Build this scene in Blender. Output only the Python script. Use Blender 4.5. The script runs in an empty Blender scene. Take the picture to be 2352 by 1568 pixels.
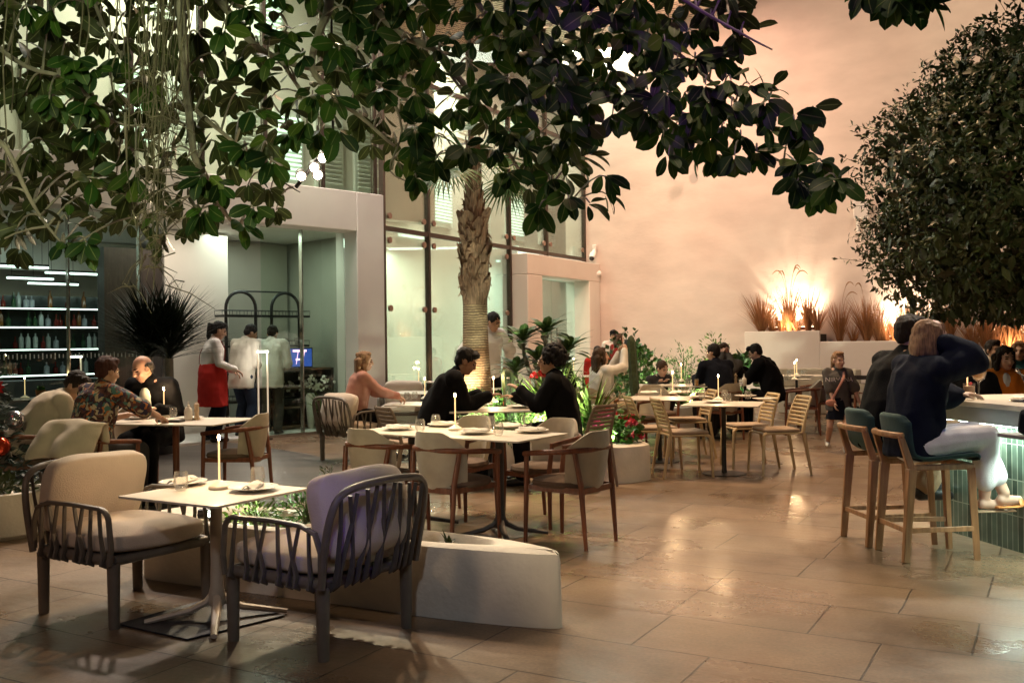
import bpy, bmesh, math, random
from mathutils import Vector as V, Matrix, Euler, noise
R = math.radians
PI = math.pi
rnd = random.Random(7)
sc = bpy.context.scene
col = sc.collection
F, CAMH, ROLL = 2221.0, 1.45, 0.012

# ---- measured points of the photograph (2352 wide) turned into world points
def ray(u, v):
    a = (u - 1176) / F; b = (784 - v) / F
    c, s = math.cos(ROLL), math.sin(ROLL)
    return V((a*c + b*s, 1, -a*s + b*c))
def at_z(u, v, z=0.0):
    r = ray(u, v); t = (z - CAMH) / r.z
    return V((r.x*t, t, z))
def at_d(u, v, d):
    r = ray(u, v)
    return V((r.x*d, d, CAMH + r.z*d))

# ---------------------------------------------------------------- mesh builder
def frame(d, up=V((0, 0, 1))):
    d = d.normalized()
    x = up.cross(d)
    if x.length < 1e-4: x = V((1, 0, 0)).cross(d)
    x.normalize()
    return x, d.cross(x).normalized(), d       # columns x, y, z=d
def rot_to(d, up=V((0, 0, 1))):
    x, y, z = frame(d, up)
    return Matrix((x, y, z)).transposed()

class MB:
    def __init__(self):
        self.v = []; self.f = []; self.uv = {}; self.mi = {}
    def face(self, idx, mi=0, uv=None):
        if mi: self.mi[len(self.f)] = mi
        if uv: self.uv[len(self.f)] = uv
        self.f.append(tuple(idx))
    def verts(self, pts):
        n = len(self.v); self.v.extend(tuple(p) for p in pts); return n
    def box(self, c, s, rz=0.0, rot=None, taper=1.0, mi=0):
        c = V(c); hx, hy, hz = s[0]/2, s[1]/2, s[2]/2
        M = rot if rot is not None else Matrix.Rotation(rz, 3, 'Z')
        p = []
        for z in (-1, 1):
            k = taper if z > 0 else 1.0
            for x, y in ((-1, -1), (1, -1), (1, 1), (-1, 1)):
                p.append(c + M @ V((x*hx*k, y*hy*k, z*hz)))
        n = self.verts(p)
        for q in ((3, 2, 1, 0), (4, 5, 6, 7), (0, 1, 5, 4), (1, 2, 6, 5), (2, 3, 7, 6), (3, 0, 4, 7)):
            self.face([n+i for i in q], mi)
        return self
    def bar(self, a, b, w, h=None, up=V((0, 0, 1)), w2=None, mi=0):
        """square bar from a to b, optionally tapering"""
        a, b = V(a), V(b); h = h or w; w2 = w2 or 1.0
        x, y, z = frame(b-a, V(up))
        p = []
        for c, k in ((a, 1.0), (b, w2)):
            for sx, sy in ((-1, -1), (1, -1), (1, 1), (-1, 1)):
                p.append(c + x*sx*w/2*k + y*sy*h/2*k)
        n = self.verts(p)
        for q in ((3, 2, 1, 0), (4, 5, 6, 7), (0, 1, 5, 4), (1, 2, 6, 5), (2, 3, 7, 6), (3, 0, 4, 7)):
            self.face([n+i for i in q], mi)
        return self
    def tube(self, pts, r, n=8, flat=1.0, up=V((0, 0, 1)), cap=True, mi=0):
        pts = [V(p) for p in pts]; m = len(pts)
        rr = list(r) if hasattr(r, '__len__') else [r]*m
        base = len(self.v); px = None
        for i, p in enumerate(pts):
            d = (pts[min(i+1, m-1)] - pts[max(i-1, 0)])
            if d.length < 1e-9: d = V((0, 0, 1))
            d.normalize()
            if px is None:
                x, y, _ = frame(d, V(up))
            else:
                x = px - d*px.dot(d)
                if x.length < 1e-5: x, y, _ = frame(d, V(up))
                x.normalize(); y = d.cross(x)
            px = x
            for k in range(n):
                a = 2*PI*k/n
                self.v.append(tuple(p + (x*math.cos(a) + y*math.sin(a)*flat)*rr[i]))
        for i in range(m-1):
            for k in range(n):
                a = base+i*n+k; b = base+i*n+(k+1) % n
                self.face((a, b, b+n, a+n), mi)
        if cap:
            self.face([base+k for k in range(n)][::-1], mi)
            self.face([base+(m-1)*n+k for k in range(n)], mi)
        return self
    def lathe(self, prof, n=24, c=(0, 0, 0), rot=None, closed=False, mi=0):
        c = V(c); base = len(self.v); m = len(prof)
        for r, z in prof:
            for k in range(n):
                a = 2*PI*k/n; p = V((r*math.cos(a), r*math.sin(a), z))
                if rot is not None: p = rot @ p
                self.v.append(tuple(c + p))
        for i in range(m-1):
            for k in range(n):
                a = base+i*n+k; b = base+i*n+(k+1) % n
                self.face((a, b, b+n, a+n), mi)
        if prof[0][0] > 1e-5: self.face([base+k for k in range(n)][::-1], mi)
        if prof[-1][0] > 1e-5: self.face([base+(m-1)*n+k for k in range(n)], mi)
        return self
    def ell(self, c, ax, rot=None, nu=14, nv=9, mi=0):
        c = V(c); base = len(self.v)
        for j in range(nv+1):
            t = PI*j/nv
            for k in range(nu):
                a = 2*PI*k/nu
                p = V((ax[0]*math.sin(t)*math.cos(a), ax[1]*math.sin(t)*math.sin(a), -ax[2]*math.cos(t)))
                if rot is not None: p = rot @ p
                self.v.append(tuple(c+p))
        for j in range(nv):
            for k in range(nu):
                a = base+j*nu+k; b = base+j*nu+(k+1) % nu
                self.face((a, b, b+nu, a+nu), mi)
        return self
    def cone(self, a, b, ra, rb, n=12):
        """round cone: capsule with two radii"""
        a, b = V(a), V(b)
        if (b-a).length > 1e-6: self.tube([a, b], [ra, rb], n)
        self.ell(a, (ra, ra, ra), nu=n, nv=8); self.ell(b, (rb, rb, rb), nu=n, nv=8)
        return self
    def prism(self, poly, z0, z1, mi=0):
        n = len(poly); base = self.verts([(p[0], p[1], z0) for p in poly] + [(p[0], p[1], z1) for p in poly])
        self.face([base+i for i in range(n)][::-1], mi); self.face([base+n+i for i in range(n)], mi)
        for i in range(n):
            j = (i+1) % n
            self.face((base+i, base+j, base+n+j, base+n+i), mi)
        return self
    def quad(self, a, b, c, d, mi=0):
        n = self.verts([a, b, c, d]); self.face((n, n+1, n+2, n+3), mi); return self
    def leaf(self, p, d, nrm, L, W, curl=0.3, fold=0.15, ns=4, prof=None, stem=0.0):
        """a leaf blade with midrib fold; uv u across, v along"""
        p = V(p); d = V(d).normalized(); nrm = V(nrm); nrm = (nrm - d*nrm.dot(d))
        if nrm.length < 1e-4: nrm = V((0.3, 0.2, 1)).cross(d)
        nrm.normalize(); s = d.cross(nrm)
        prof = prof or (0.12, 0.8, 1.0, 0.78, 0.06)
        base = len(self.v); c = V(p)+d*stem; step = L/ns
        dd = d.copy(); nn = nrm.copy()
        for i in range(ns+1):
            w = W/2*prof[min(i, len(prof)-1)]
            self.v.append(tuple(c - s*w + nn*w*fold)); self.v.append(tuple(c)); self.v.append(tuple(c + s*w + nn*w*fold))
            q = Matrix.Rotation(-curl/ns, 3, s)
            dd = q @ dd; nn = q @ nn
            c = c + dd*step
        for i in range(ns):
            a = base+3*i; v0, v1 = i/ns, (i+1)/ns
            self.face((a, a+1, a+4, a+3), 0, ((0, v0), (.5, v0), (.5, v1), (0, v1)))
            self.face((a+1, a+2, a+5, a+4), 0, ((.5, v0), (1, v0), (1, v1), (.5, v1)))
        return self
    def mesh(self, name, mats, smooth=True, auto=None):
        me = bpy.data.meshes.new(name)
        me.from_pydata(self.v, [], self.f)
        for m in (mats if isinstance(mats, (list, tuple)) else [mats]): me.materials.append(m)
        if self.mi:
            for k, i in self.mi.items(): me.polygons[k].material_index = i
        if self.uv:
            ul = me.uv_layers.new(name='UVMap')
            for k, uv in self.uv.items():
                for li, c in zip(me.polygons[k].loop_indices, uv): ul.data[li].uv = c
        me.update()
        if smooth:
            me.polygons.foreach_set('use_smooth', [True]*len(me.polygons))
            if auto: me.set_sharp_from_angle(angle=R(auto))
        return me
    def obj(self, name, mats, parent=None, loc=None, rz=0.0, smooth=True, auto=40, bevel=0.0, subd=0):
        me = self.mesh(name, mats, smooth, auto)
        o = bpy.data.objects.new(name, me); col.objects.link(o)
        if loc is not None: o.location = loc
        if rz: o.rotation_euler.z = rz
        if parent is not None: o.parent = parent
        if bevel:
            b = o.modifiers.new('bevel', 'BEVEL'); b.width = bevel; b.segments = 2; b.limit_method = 'ANGLE'; b.angle_limit = R(35)
        if subd:
            s = o.modifiers.new('sub', 'SUBSURF'); s.levels = subd; s.render_levels = subd
        return o

def tag(o, label=None, cat=None, group=None, kind=None):
    if label: o['label'] = label
    if cat: o['category'] = cat
    if group: o['group'] = group
    if kind: o['kind'] = kind
    return o
def empty(name, loc=(0, 0, 0), rz=0.0, label=None, cat=None, group=None):
    o = bpy.data.objects.new(name, None); o.empty_display_size = .1
    col.objects.link(o); o.location = loc; o.rotation_euler.z = rz
    return tag(o, label, cat, group)
def copy_tree(o, loc=None, rz=None, label=None, group=None, parent=None):
    c = o.copy(); col.objects.link(c); c.parent = parent
    if loc is not None: c.location = loc
    if rz is not None: c.rotation_euler.z = rz
    if label: c['label'] = label
    if group: c['group'] = group
    for ch in list(o.children): copy_tree(ch, parent=c)
    return c
def arc(c, r, a0, a1, n, plane='xz'):
    out = []
    for i in range(n+1):
        a = a0+(a1-a0)*i/n
        if plane == 'xz': out.append(V((c[0]+r*math.cos(a), c[1], c[2]+r*math.sin(a))))
        elif plane == 'yz': out.append(V((c[0], c[1]+r*math.cos(a), c[2]+r*math.sin(a))))
        else: out.append(V((c[0]+r*math.cos(a), c[1]+r*math.sin(a), c[2])))
    return out
def bez(p0, p1, p2, p3, n):
    p0, p1, p2, p3 = V(p0), V(p1), V(p2), V(p3); o = []
    for i in range(n+1):
        t = i/n; u = 1-t
        o.append(p0*u**3 + p1*3*u*u*t + p2*3*u*t*t + p3*t**3)
    return o
def catmull(pts, k=5):
    pts = [V(p) for p in pts]; o = []
    for i in range(len(pts)-1):
        a = pts[max(i-1, 0)]; b = pts[i]; c = pts[i+1]; d = pts[min(i+2, len(pts)-1)]
        for j in range(k):
            t = j/k
            o.append(.5*((2*b)+(c-a)*t+(2*a-5*b+4*c-d)*t*t+(-a+3*b-3*c+d)*t**3))
    o.append(pts[-1]); return o

# ---------------------------------------------------------------- materials
def new_mat(name):
    m = bpy.data.materials.new(name); m.use_nodes = True
    nt = m.node_tree; b = nt.nodes['Principled BSDF']
    return m, nt, b
def N(nt, t, **kw):
    n = nt.nodes.new(t)
    for k, v in kw.items():
        if k.startswith('i_'):
            n.inputs[k[2:].replace('_', ' ')].default_value = v
        else: setattr(n, k, v)
    return n
def mat(name, c, rough=.6, var=.12, scale=8.0, bump=0.0, bscale=60.0, metal=0.0, spec=.5, c2=None, coat=0.0, stretch=None, sheen=0.0, sss=0.0):
    m, nt, b = new_mat(name); L = nt.links
    b.inputs['Roughness'].default_value = rough; b.inputs['Metallic'].default_value = metal
    b.inputs['Specular IOR Level'].default_value = spec
    if coat: b.inputs['Coat Weight'].default_value = coat
    if sheen: b.inputs['Sheen Weight'].default_value = sheen
    if sss:
        b.inputs['Subsurface Weight'].default_value = sss; b.inputs['Subsurface Radius'].default_value = (.02, .008, .004)
    tc = N(nt, 'ShaderNodeTexCoord')
    src = tc.outputs['Object']
    if stretch:
        mp = N(nt, 'ShaderNodeMapping'); mp.inputs['Scale'].default_value = stretch
        L.new(src, mp.inputs[0]); src = mp.outputs[0]
    nz = N(nt, 'ShaderNodeTexNoise'); nz.inputs['Scale'].default_value = scale; nz.inputs['Detail'].default_value = 5
    L.new(src, nz.inputs['Vector'])
    rp = N(nt, 'ShaderNodeValToRGB')
    c = V(c[:3]); d = V(c2) if c2 else c*(1-var*1.6)
    e = c*(1+var) if not c2 else c
    rp.color_ramp.elements[0].position = .3; rp.color_ramp.elements[1].position = .7
    rp.color_ramp.elements[0].color = (*d, 1); rp.color_ramp.elements[1].color = (*[min(1, x) for x in e], 1)
    L.new(nz.outputs['Fac'], rp.inputs[0]); L.new(rp.outputs[0], b.inputs['Base Color'])
    if bump:
        n2 = N(nt, 'ShaderNodeTexNoise'); n2.inputs['Scale'].default_value = bscale; n2.inputs['Detail'].default_value = 4
        L.new(src, n2.inputs['Vector'])
        bp = N(nt, 'ShaderNodeBump'); bp.inputs['Strength'].default_value = bump; bp.inputs['Distance'].default_value = .01
        L.new(n2.outputs['Fac'], bp.inputs['Height']); L.new(bp.outputs[0], b.inputs['Normal'])
    return m
def emis(name, c, s):
    m, nt, b = new_mat(name)
    b.inputs['Base Color'].default_value = (*c, 1); b.inputs['Emission Color'].default_value = (*c, 1); b.inputs['Emission Strength'].default_value = s
    return m
def glassy(name, tint=(.9, .95, .92), f0=.06, rough=0.0, k=1.0, milk=0.0):
    m, nt, b = new_mat(name); nt.nodes.remove(b); L = nt.links
    out = [n for n in nt.nodes if n.type == 'OUTPUT_MATERIAL'][0]
    tr = N(nt, 'ShaderNodeBsdfTransparent'); tr.inputs[0].default_value = (*tint, 1)
    gl = N(nt, 'ShaderNodeBsdfGlossy'); gl.inputs['Roughness'].default_value = rough
    fr = N(nt, 'ShaderNodeFresnel'); fr.inputs[0].default_value = 1.5
    ad = N(nt, 'ShaderNodeMath', operation='MULTIPLY_ADD'); ad.inputs[1].default_value = k; ad.inputs[2].default_value = f0
    ad.use_clamp = True
    L.new(fr.outputs[0], ad.inputs[0])
    mx = N(nt, 'ShaderNodeMixShader'); L.new(ad.outputs[0], mx.inputs[0]); L.new(tr.outputs[0], mx.inputs[1]); L.new(gl.outputs[0], mx.inputs[2])
    if milk:
        df = N(nt, 'ShaderNodeBsdfDiffuse'); df.inputs[0].default_value = (.85, .85, .82, 1); m3 = N(nt, 'ShaderNodeMixShader'); m3.inputs[0].default_value = milk
        L.new(mx.outputs[0], m3.inputs[1]); L.new(df.outputs[0], m3.inputs[2]); mx = m3
    L.new(mx.outputs[0], out.inputs['Surface'])
    return m
def leafmat(name, cols, under, rough=.4, vein=(.12, .15, .04), trans=.0, coat=.0, veinw=.035):
    """per-leaf colour (random per island), paler midrib from uv, other colour underneath"""
    m, nt, b = new_mat(name); L = nt.links
    geo = N(nt, 'ShaderNodeNewGeometry')
    rp = N(nt, 'ShaderNodeValToRGB'); els = rp.color_ramp.elements
    while len(els) < len(cols): els.new(.5)
    for i, c in enumerate(cols):
        els[i].position = i/max(1, len(cols)-1); els[i].color = (*c, 1)
    L.new(geo.outputs['Random Per Island'], rp.inputs[0])
    mb = N(nt, 'ShaderNodeMix', data_type='RGBA'); mb.inputs[7].default_value = (*under, 1)
    L.new(geo.outputs['Backfacing'], mb.inputs[0]); L.new(rp.outputs[0], mb.inputs[6])
    uv = N(nt, 'ShaderNodeUVMap'); sx = N(nt, 'ShaderNodeSeparateXYZ'); L.new(uv.outputs[0], sx.inputs[0])
    s1 = N(nt, 'ShaderNodeMath', operation='SUBTRACT'); s1.inputs[1].default_value = .5; L.new(sx.outputs[0], s1.inputs[0])
    s2 = N(nt, 'ShaderNodeMath', operation='ABSOLUTE'); L.new(s1.outputs[0], s2.inputs[0])
    s3 = N(nt, 'ShaderNodeMath', operation='LESS_THAN'); s3.inputs[1].default_value = veinw; L.new(s2.outputs[0], s3.inputs[0])
    s4 = N(nt, 'ShaderNodeMath', operation='MULTIPLY'); s4.inputs[1].default_value = .7; L.new(s3.outputs[0], s4.inputs[0])
    mv = N(nt, 'ShaderNodeMix', data_type='RGBA'); mv.inputs[7].default_value = (*vein, 1)
    L.new(s4.outputs[0], mv.inputs[0]); L.new(mb.outputs[2], mv.inputs[6])
    tcn = N(nt, 'ShaderNodeTexCoord'); nz = N(nt, 'ShaderNodeTexNoise'); nz.inputs['Scale'].default_value = 14; L.new(tcn.outputs['Object'], nz.inputs[0])
    mm = N(nt, 'ShaderNodeMix', data_type='RGBA', blend_type='MULTIPLY'); mm.inputs[0].default_value = .35
    L.new(mv.outputs[2], mm.inputs[6]); L.new(nz.outputs['Color'], mm.inputs[7])
    L.new(mv.outputs[2], b.inputs['Base Color'])
    b.inputs['Roughness'].default_value = rough; b.inputs['Specular IOR Level'].default_value = .3
    if coat: b.inputs['Coat Weight'].default_value = coat
    if trans:
        out = [n for n in nt.nodes if n.type == 'OUTPUT_MATERIAL'][0]
        t = N(nt, 'ShaderNodeBsdfTranslucent'); L.new(mv.outputs[2], t.inputs[0])
        mx = N(nt, 'ShaderNodeMixShader'); mx.inputs[0].default_value = trans
        L.new(b.outputs[0], mx.inputs[1]); L.new(t.outputs[0], mx.inputs[2]); L.new(mx.outputs[0], out.inputs[0])
    return m

M = {}
M['plaster'] = mat('plaster', (.65, .56, .50), .88, .07, 1.1, .28, 7.0, stretch=(1, 1, 2.2))
M['pale_plaster'] = mat('pale_plaster', (.72, .67, .61), .8, .06, .8, .2, 5.0)
M['planter_white'] = mat('planter_white', (.76, .70, .61), .75, .08, 3.0, .5, 30)
M['soil'] = mat('soil', (.03, .022, .015), .95, .4, 30, .8, 40)
M['taupe_metal'] = mat('taupe_metal', (.145, .122, .10), .42, .08, 20, .08, 200)
M['taupe_strap'] = mat('taupe_strap', (.115, .097, .08), .5, .1, 20, .1, 150)
M['cushion'] = mat('cushion', (.60, .50, .41), .92, .06, 5, .35, 160, sheen=.2)
M['black_metal'] = mat('black_metal', (.015, .015, .016), .35, .2, 20)
M['tabletop'] = mat('tabletop', (.60, .54, .46), .4, .06, 6)
M['teak'] = mat('teak', (.24, .115, .055), .42, .25, 4, .1, 30, stretch=(8, 8, 1))
M['red_wood'] = mat('red_wood', (.17, .055, .025), .38, .25, 4, .1, 30, stretch=(8, 8, 1))
M['stool_wood'] = mat('stool_wood', (.36, .185, .085), .42, .25, 4, .12, 30, stretch=(8, 8, 1))
M['beige_fabric'] = mat('beige_fabric', (.42, .37, .29), .9, .08, 10, .3, 160, sheen=.15)
M['brown_fabric'] = mat('brown_fabric', (.13, .085, .06), .9, .1, 10, .3, 160)
M['tan_plastic'] = mat('tan_plastic', (.50, .37, .21), .45, .06, 10)
M['taupe_plastic'] = mat('taupe_plastic', (.20, .145, .105), .5, .06, 10)
M['tan_cushion'] = mat('tan_cushion', (.36, .27, .2), .9, .08, 10, .3, 120)
M['porcelain'] = mat('porcelain', (.74, .70, .63), .25, .02, 5)
M['napkin'] = mat('napkin', (.76, .72, .66), .9, .04, 10, .3, 80)
M['steel'] = mat('steel', (.55, .52, .48), .25, .05, 10, metal=1.0)
M['tumbler'] = glassy('tumbler', (.97, .97, .96), .03, k=.35, milk=.07)
M['pane'] = glassy('pane', (.90, .97, .92), .02, k=.5)
M['bottle_glass'] = glassy('bottle_glass', (.9, .94, .92), .05, k=.4, milk=.12)
M['lamp_body'] = mat('lamp_body', (.74, .68, .56), .4, .03, 5)
M['lamp_glow'] = emis('lamp_glow', (1.0, .72, .38), 45.0)
M['stem_glow'] = emis('stem_glow', (1.0, .66, .30), .9)
M['bronze'] = mat('bronze', (.065, .045, .032), .45, .15, 20, metal=.4)
M['copper_bolt'] = mat('copper_bolt', (.30, .19, .14), .4, .1, 20, metal=.5)
M['teal_fabric'] = mat('teal_fabric', (.012, .05, .048), .85, .12, 8, .3, 150, sheen=.1)
M['white_paint'] = mat('white_paint', (.74, .72, .68), .6, .04, 3)
M['grey_paint'] = mat('grey_paint', (.3, .3, .3), .55, .06, 4)
M['dark_grey'] = mat('dark_grey', (.045, .045, .048), .5, .15, 6)
M['dark_wood'] = mat('dark_wood', (.035, .024, .018), .5, .3, 3, .1, 20, stretch=(10, 10, 1))
M['shelf_wood'] = mat('shelf_wood', (.16, .10, .06), .5, .25, 3, .1, 20)
M['terracotta'] = mat('terracotta', (.42, .15, .06), .7, .1, 10)
# ================================================================ camera
cam = bpy.data.cameras.new('camera'); cam.lens = 34.0; cam.sensor_width = 36.0
cam.clip_start = .05; cam.clip_end = 800
co = bpy.data.objects.new('camera', cam); col.objects.link(co)
co.location = (0, 0, CAMH); co.rotation_euler = (PI/2, ROLL, 0)
sc.camera = co

# ================================================================ floor
def floor_mat():
    m, nt, b = new_mat('stone_paving'); L = nt.links
    tc = N(nt, 'ShaderNodeTexCoord')
    mp = N(nt, 'ShaderNodeMapping'); mp.inputs['Rotation'].default_value = (0, 0, R(29.5)); mp.inputs['Location'].default_value = (.35, .21, 0)
    L.new(tc.outputs['Object'], mp.inputs[0])
    wn = N(nt, 'ShaderNodeTexNoise'); wn.inputs['Scale'].default_value = 2.2; wn.inputs['Detail'].default_value = 4
    L.new(mp.outputs[0], wn.inputs[0])
    wv = N(nt, 'ShaderNodeMix', data_type='VECTOR'); wv.inputs[0].default_value = .022
    L.new(mp.outputs[0], wv.inputs[4]); L.new(wn.outputs['Color'], wv.inputs[5])
    br = N(nt, 'ShaderNodeTexBrick'); br.offset = .37; br.offset_frequency = 2; br.squash = .7; br.squash_frequency = 3
    for k, v in (('Scale', 1.0), ('Mortar Size', .0058), ('Mortar Smooth', .4), ('Brick Width', 1.02), ('Row Height', .55), ('Bias', 0.0)): br.inputs[k].default_value = v
    br.inputs['Color1'].default_value = (1, 1, 1, 1); br.inputs['Color2'].default_value = (.80, .82, .84, 1); br.inputs['Mortar'].default_value = (.2, .16, .13, 1)
    L.new(wv.outputs[1], br.inputs['Vector'])
    n1 = N(nt, 'ShaderNodeTexNoise'); n1.inputs['Scale'].default_value = 1.1; n1.inputs['Detail'].default_value = 7; n1.inputs['Roughness'].default_value = .62
    L.new(mp.outputs[0], n1.inputs[0])
    rp = N(nt, 'ShaderNodeValToRGB'); e = rp.color_ramp.elements
    e[0].position = .3; e[0].color = (.125, .078, .046, 1); e[1].position = .72; e[1].color = (.33, .225, .142, 1)
    L.new(n1.outputs['Fac'], rp.inputs[0])
    mx = N(nt, 'ShaderNodeMix', data_type='RGBA', blend_type='MULTIPLY'); mx.inputs[0].default_value = 1
    L.new(rp.outputs[0], mx.inputs[6]); L.new(br.outputs['Color'], mx.inputs[7])
    # broad stains
    n3 = N(nt, 'ShaderNodeTexNoise'); n3.inputs['Scale'].default_value = .45; n3.inputs['Detail'].default_value = 5; L.new(mp.outputs[0], n3.inputs[0])
    r3 = N(nt, 'ShaderNodeValToRGB'); r3.color_ramp.elements[0].position = .35; r3.color_ramp.elements[0].color = (.68, .66, .64, 1); r3.color_ramp.elements[1].position = .6; r3.color_ramp.elements[1].color = (1, 1, 1, 1)
    L.new(n3.outputs['Fac'], r3.inputs[0])
    m2 = N(nt, 'ShaderNodeMix', data_type='RGBA', blend_type='MULTIPLY'); m2.inputs[0].default_value = 1
    L.new(mx.outputs[2], m2.inputs[6]); L.new(r3.outputs[0], m2.inputs[7]); n5 = N(nt, 'ShaderNodeTexNoise'); n5.inputs['Scale'].default_value = 55; n5.inputs['Detail'].default_value = 5; L.new(mp.outputs[0], n5.inputs[0])
    r5 = N(nt, 'ShaderNodeValToRGB'); r5.color_ramp.elements[0].position = .3; r5.color_ramp.elements[0].color = (.72, .72, .72, 1); r5.color_ramp.elements[1].position = .7; r5.color_ramp.elements[1].color = (1.12, 1.12, 1.12, 1); L.new(n5.outputs['Fac'], r5.inputs[0])
    m5 = N(nt, 'ShaderNodeMix', data_type='RGBA', blend_type='MULTIPLY'); m5.inputs[0].default_value = 1
    L.new(m2.outputs[2], m5.inputs[6]); L.new(r5.outputs[0], m5.inputs[7]); L.new(m5.outputs[2], b.inputs['Base Color'])
    # roughness patches: polished, a little damp
    n2 = N(nt, 'ShaderNodeTexNoise'); n2.inputs['Scale'].default_value = .8; n2.inputs['Detail'].default_value = 6; L.new(mp.outputs[0], n2.inputs[0])
    rr = N(nt, 'ShaderNodeMapRange'); rr.inputs[1].default_value = .35; rr.inputs[2].default_value = .65; rr.inputs[3].default_value = .19; rr.inputs[4].default_value = .5
    L.new(n2.outputs['Fac'], rr.inputs[0]); L.new(rr.outputs[0], b.inputs['Roughness'])
    # cleft bump + joints
    mp2 = N(nt, 'ShaderNodeMapping'); mp2.inputs['Scale'].default_value = (4, 7, 1); L.new(mp.outputs[0], mp2.inputs[0])
    n4 = N(nt, 'ShaderNodeTexNoise'); n4.inputs['Scale'].default_value = 1.3; n4.inputs['Detail'].default_value = 6; L.new(mp2.outputs[0], n4.inputs[0])
    ad = N(nt, 'ShaderNodeMath', operation='MULTIPLY_ADD'); ad.inputs[1].default_value = .55
    L.new(n4.outputs['Fac'], ad.inputs[0])
    iv = N(nt, 'ShaderNodeMath', operation='SUBTRACT'); iv.inputs[0].default_value = 1; L.new(br.outputs['Fac'], iv.inputs[1]); L.new(iv.outputs[0], ad.inputs[2])
    bp = N(nt, 'ShaderNodeBump'); bp.inputs['Strength'].default_value = .6; bp.inputs['Distance'].default_value = .014
    L.new(ad.outputs[0], bp.inputs['Height']); L.new(bp.outputs[0], b.inputs['Normal'])
    return m
mb = MB(); mb.quad((-150, -60, 0), (150, -60, 0), (150, 200, 0), (-150, 200, 0))
tag(mb.obj('floor', floor_mat(), smooth=False), kind='structure')

def plank_mat():
    m, nt, b = new_mat('dark_planks'); L = nt.links
    tc = N(nt, 'ShaderNodeTexCoord'); mp = N(nt, 'ShaderNodeMapping'); mp.inputs['Rotation'].default_value = (0, 0, R(12))
    L.new(tc.outputs['Object'], mp.inputs[0])
    br = N(nt, 'ShaderNodeTexBrick'); br.offset = .4
    for k, v in (('Scale', 1.0), ('Mortar Size', .006), ('Brick Width', 2.2), ('Row Height', .11)): br.inputs[k].default_value = v
    br.inputs['Color1'].default_value = (.10, .088, .078, 1); br.inputs['Color2'].default_value = (.062, .055, .05, 1); br.inputs['Mortar'].default_value = (.012, .011, .01, 1)
    L.new(mp.outputs[0], br.inputs[0])
    mp2 = N(nt, 'ShaderNodeMapping'); mp2.inputs['Scale'].default_value = (2, 40, 1); L.new(mp.outputs[0], mp2.inputs[0])
    nz = N(nt, 'ShaderNodeTexNoise'); nz.inputs['Scale'].default_value = 1.5; nz.inputs['Detail'].default_value = 6; L.new(mp2.outputs[0], nz.inputs[0])
    rp = N(nt, 'ShaderNodeValToRGB'); rp.color_ramp.elements[0].color = (.6, .6, .6, 1); rp.color_ramp.elements[1].color = (1.3, 1.25, 1.2, 1); L.new(nz.outputs['Fac'], rp.inputs[0])
    mx = N(nt, 'ShaderNodeMix', data_type='RGBA', blend_type='MULTIPLY'); mx.inputs[0].default_value = 1
    L.new(br.outputs[0], mx.inputs[6]); L.new(rp.outputs[0], mx.inputs[7]); L.new(mx.outputs[2], b.inputs['Base Color'])
    b.inputs['Roughness'].default_value = .38
    bp = N(nt, 'ShaderNodeBump'); bp.inputs['Strength'].default_value = .35; bp.inputs['Distance'].default_value = .008
    L.new(nz.outputs['Fac'], bp.inputs['Height']); L.new(bp.outputs[0], b.inputs['Normal'])
    return m
deck_poly = catmull([(-4.25, 14.35, 0), (-3.3, 13.4, 0), (-2.5, 12.4, 0), (-1.9, 11.1, 0), (-1.75, 9.6, 0), (-2.3, 8.3, 0), (-3.3, 7.75, 0), (-4.6, 7.9, 0), (-6.2, 8.6, 0), (-7.6, 10.6, 0)], 5)
mb = MB(); mb.prism([(p.x, p.y) for p in deck_poly][::-1], -.02, .006)
tag(mb.obj('deck', plank_mat(), smooth=False), kind='structure')

# ================================================================ right wall with the raised planter in front
CORNER = V((1.8, 23.7, 0)); WD = V((.87, -.493, 0)); WN = V((-.493, -.87, 0))      # along the wall / towards the court
def W(s, n=0.0, z=0.0): return CORNER + WD*s + WN*n + V((0, 0, z))
WANG = math.atan2(WD.y, WD.x)
WROT = Matrix.Rotation(WANG, 3, 'Z')
mb = MB(); c = W(13, -.3, 7); mb.box(c, (27, .6, 14), rot=WROT)
tag(mb.obj('plaster_wall', M['plaster'], smooth=False), 'tall peach plaster wall lit from below behind the row of grasses', 'wall')

SOFZ = 8.85
def soffit_mat():
    m, nt, b = new_mat('perforated_soffit'); L = nt.links
    tc = N(nt, 'ShaderNodeTexCoord'); mp = N(nt, 'ShaderNodeMapping'); mp.inputs['Rotation'].default_value = (0, 0, R(29.5)); L.new(tc.outputs['Object'], mp.inputs[0])
    nz = N(nt, 'ShaderNodeTexNoise'); nz.inputs['Scale'].default_value = 3.0; L.new(mp.outputs[0], nz.inputs[0])
    wv = N(nt, 'ShaderNodeMix', data_type='VECTOR'); wv.inputs[0].default_value = .03
    L.new(mp.outputs[0], wv.inputs[4]); L.new(nz.outputs['Color'], wv.inputs[5])
    br = N(nt, 'ShaderNodeTexBrick'); br.offset = .5
    for k, v in (('Scale', 1.0), ('Mortar Size', .035), ('Mortar Smooth', 0.0), ('Brick Width', .34), ('Row Height', .115)): br.inputs[k].default_value = v
    br.inputs['Color1'].default_value = (.03, .02, .016, 1); br.inputs['Color2'].default_value = (.5, .4, .32, 1); br.inputs['Mortar'].default_value = (.62, .5, .41, 1); br.inputs['Bias'].default_value = -.35
    L.new(wv.outputs[1], br.inputs[0]); L.new(br.outputs[0], b.inputs['Base Color']); b.inputs['Roughness'].default_value = .7
    return m
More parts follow.
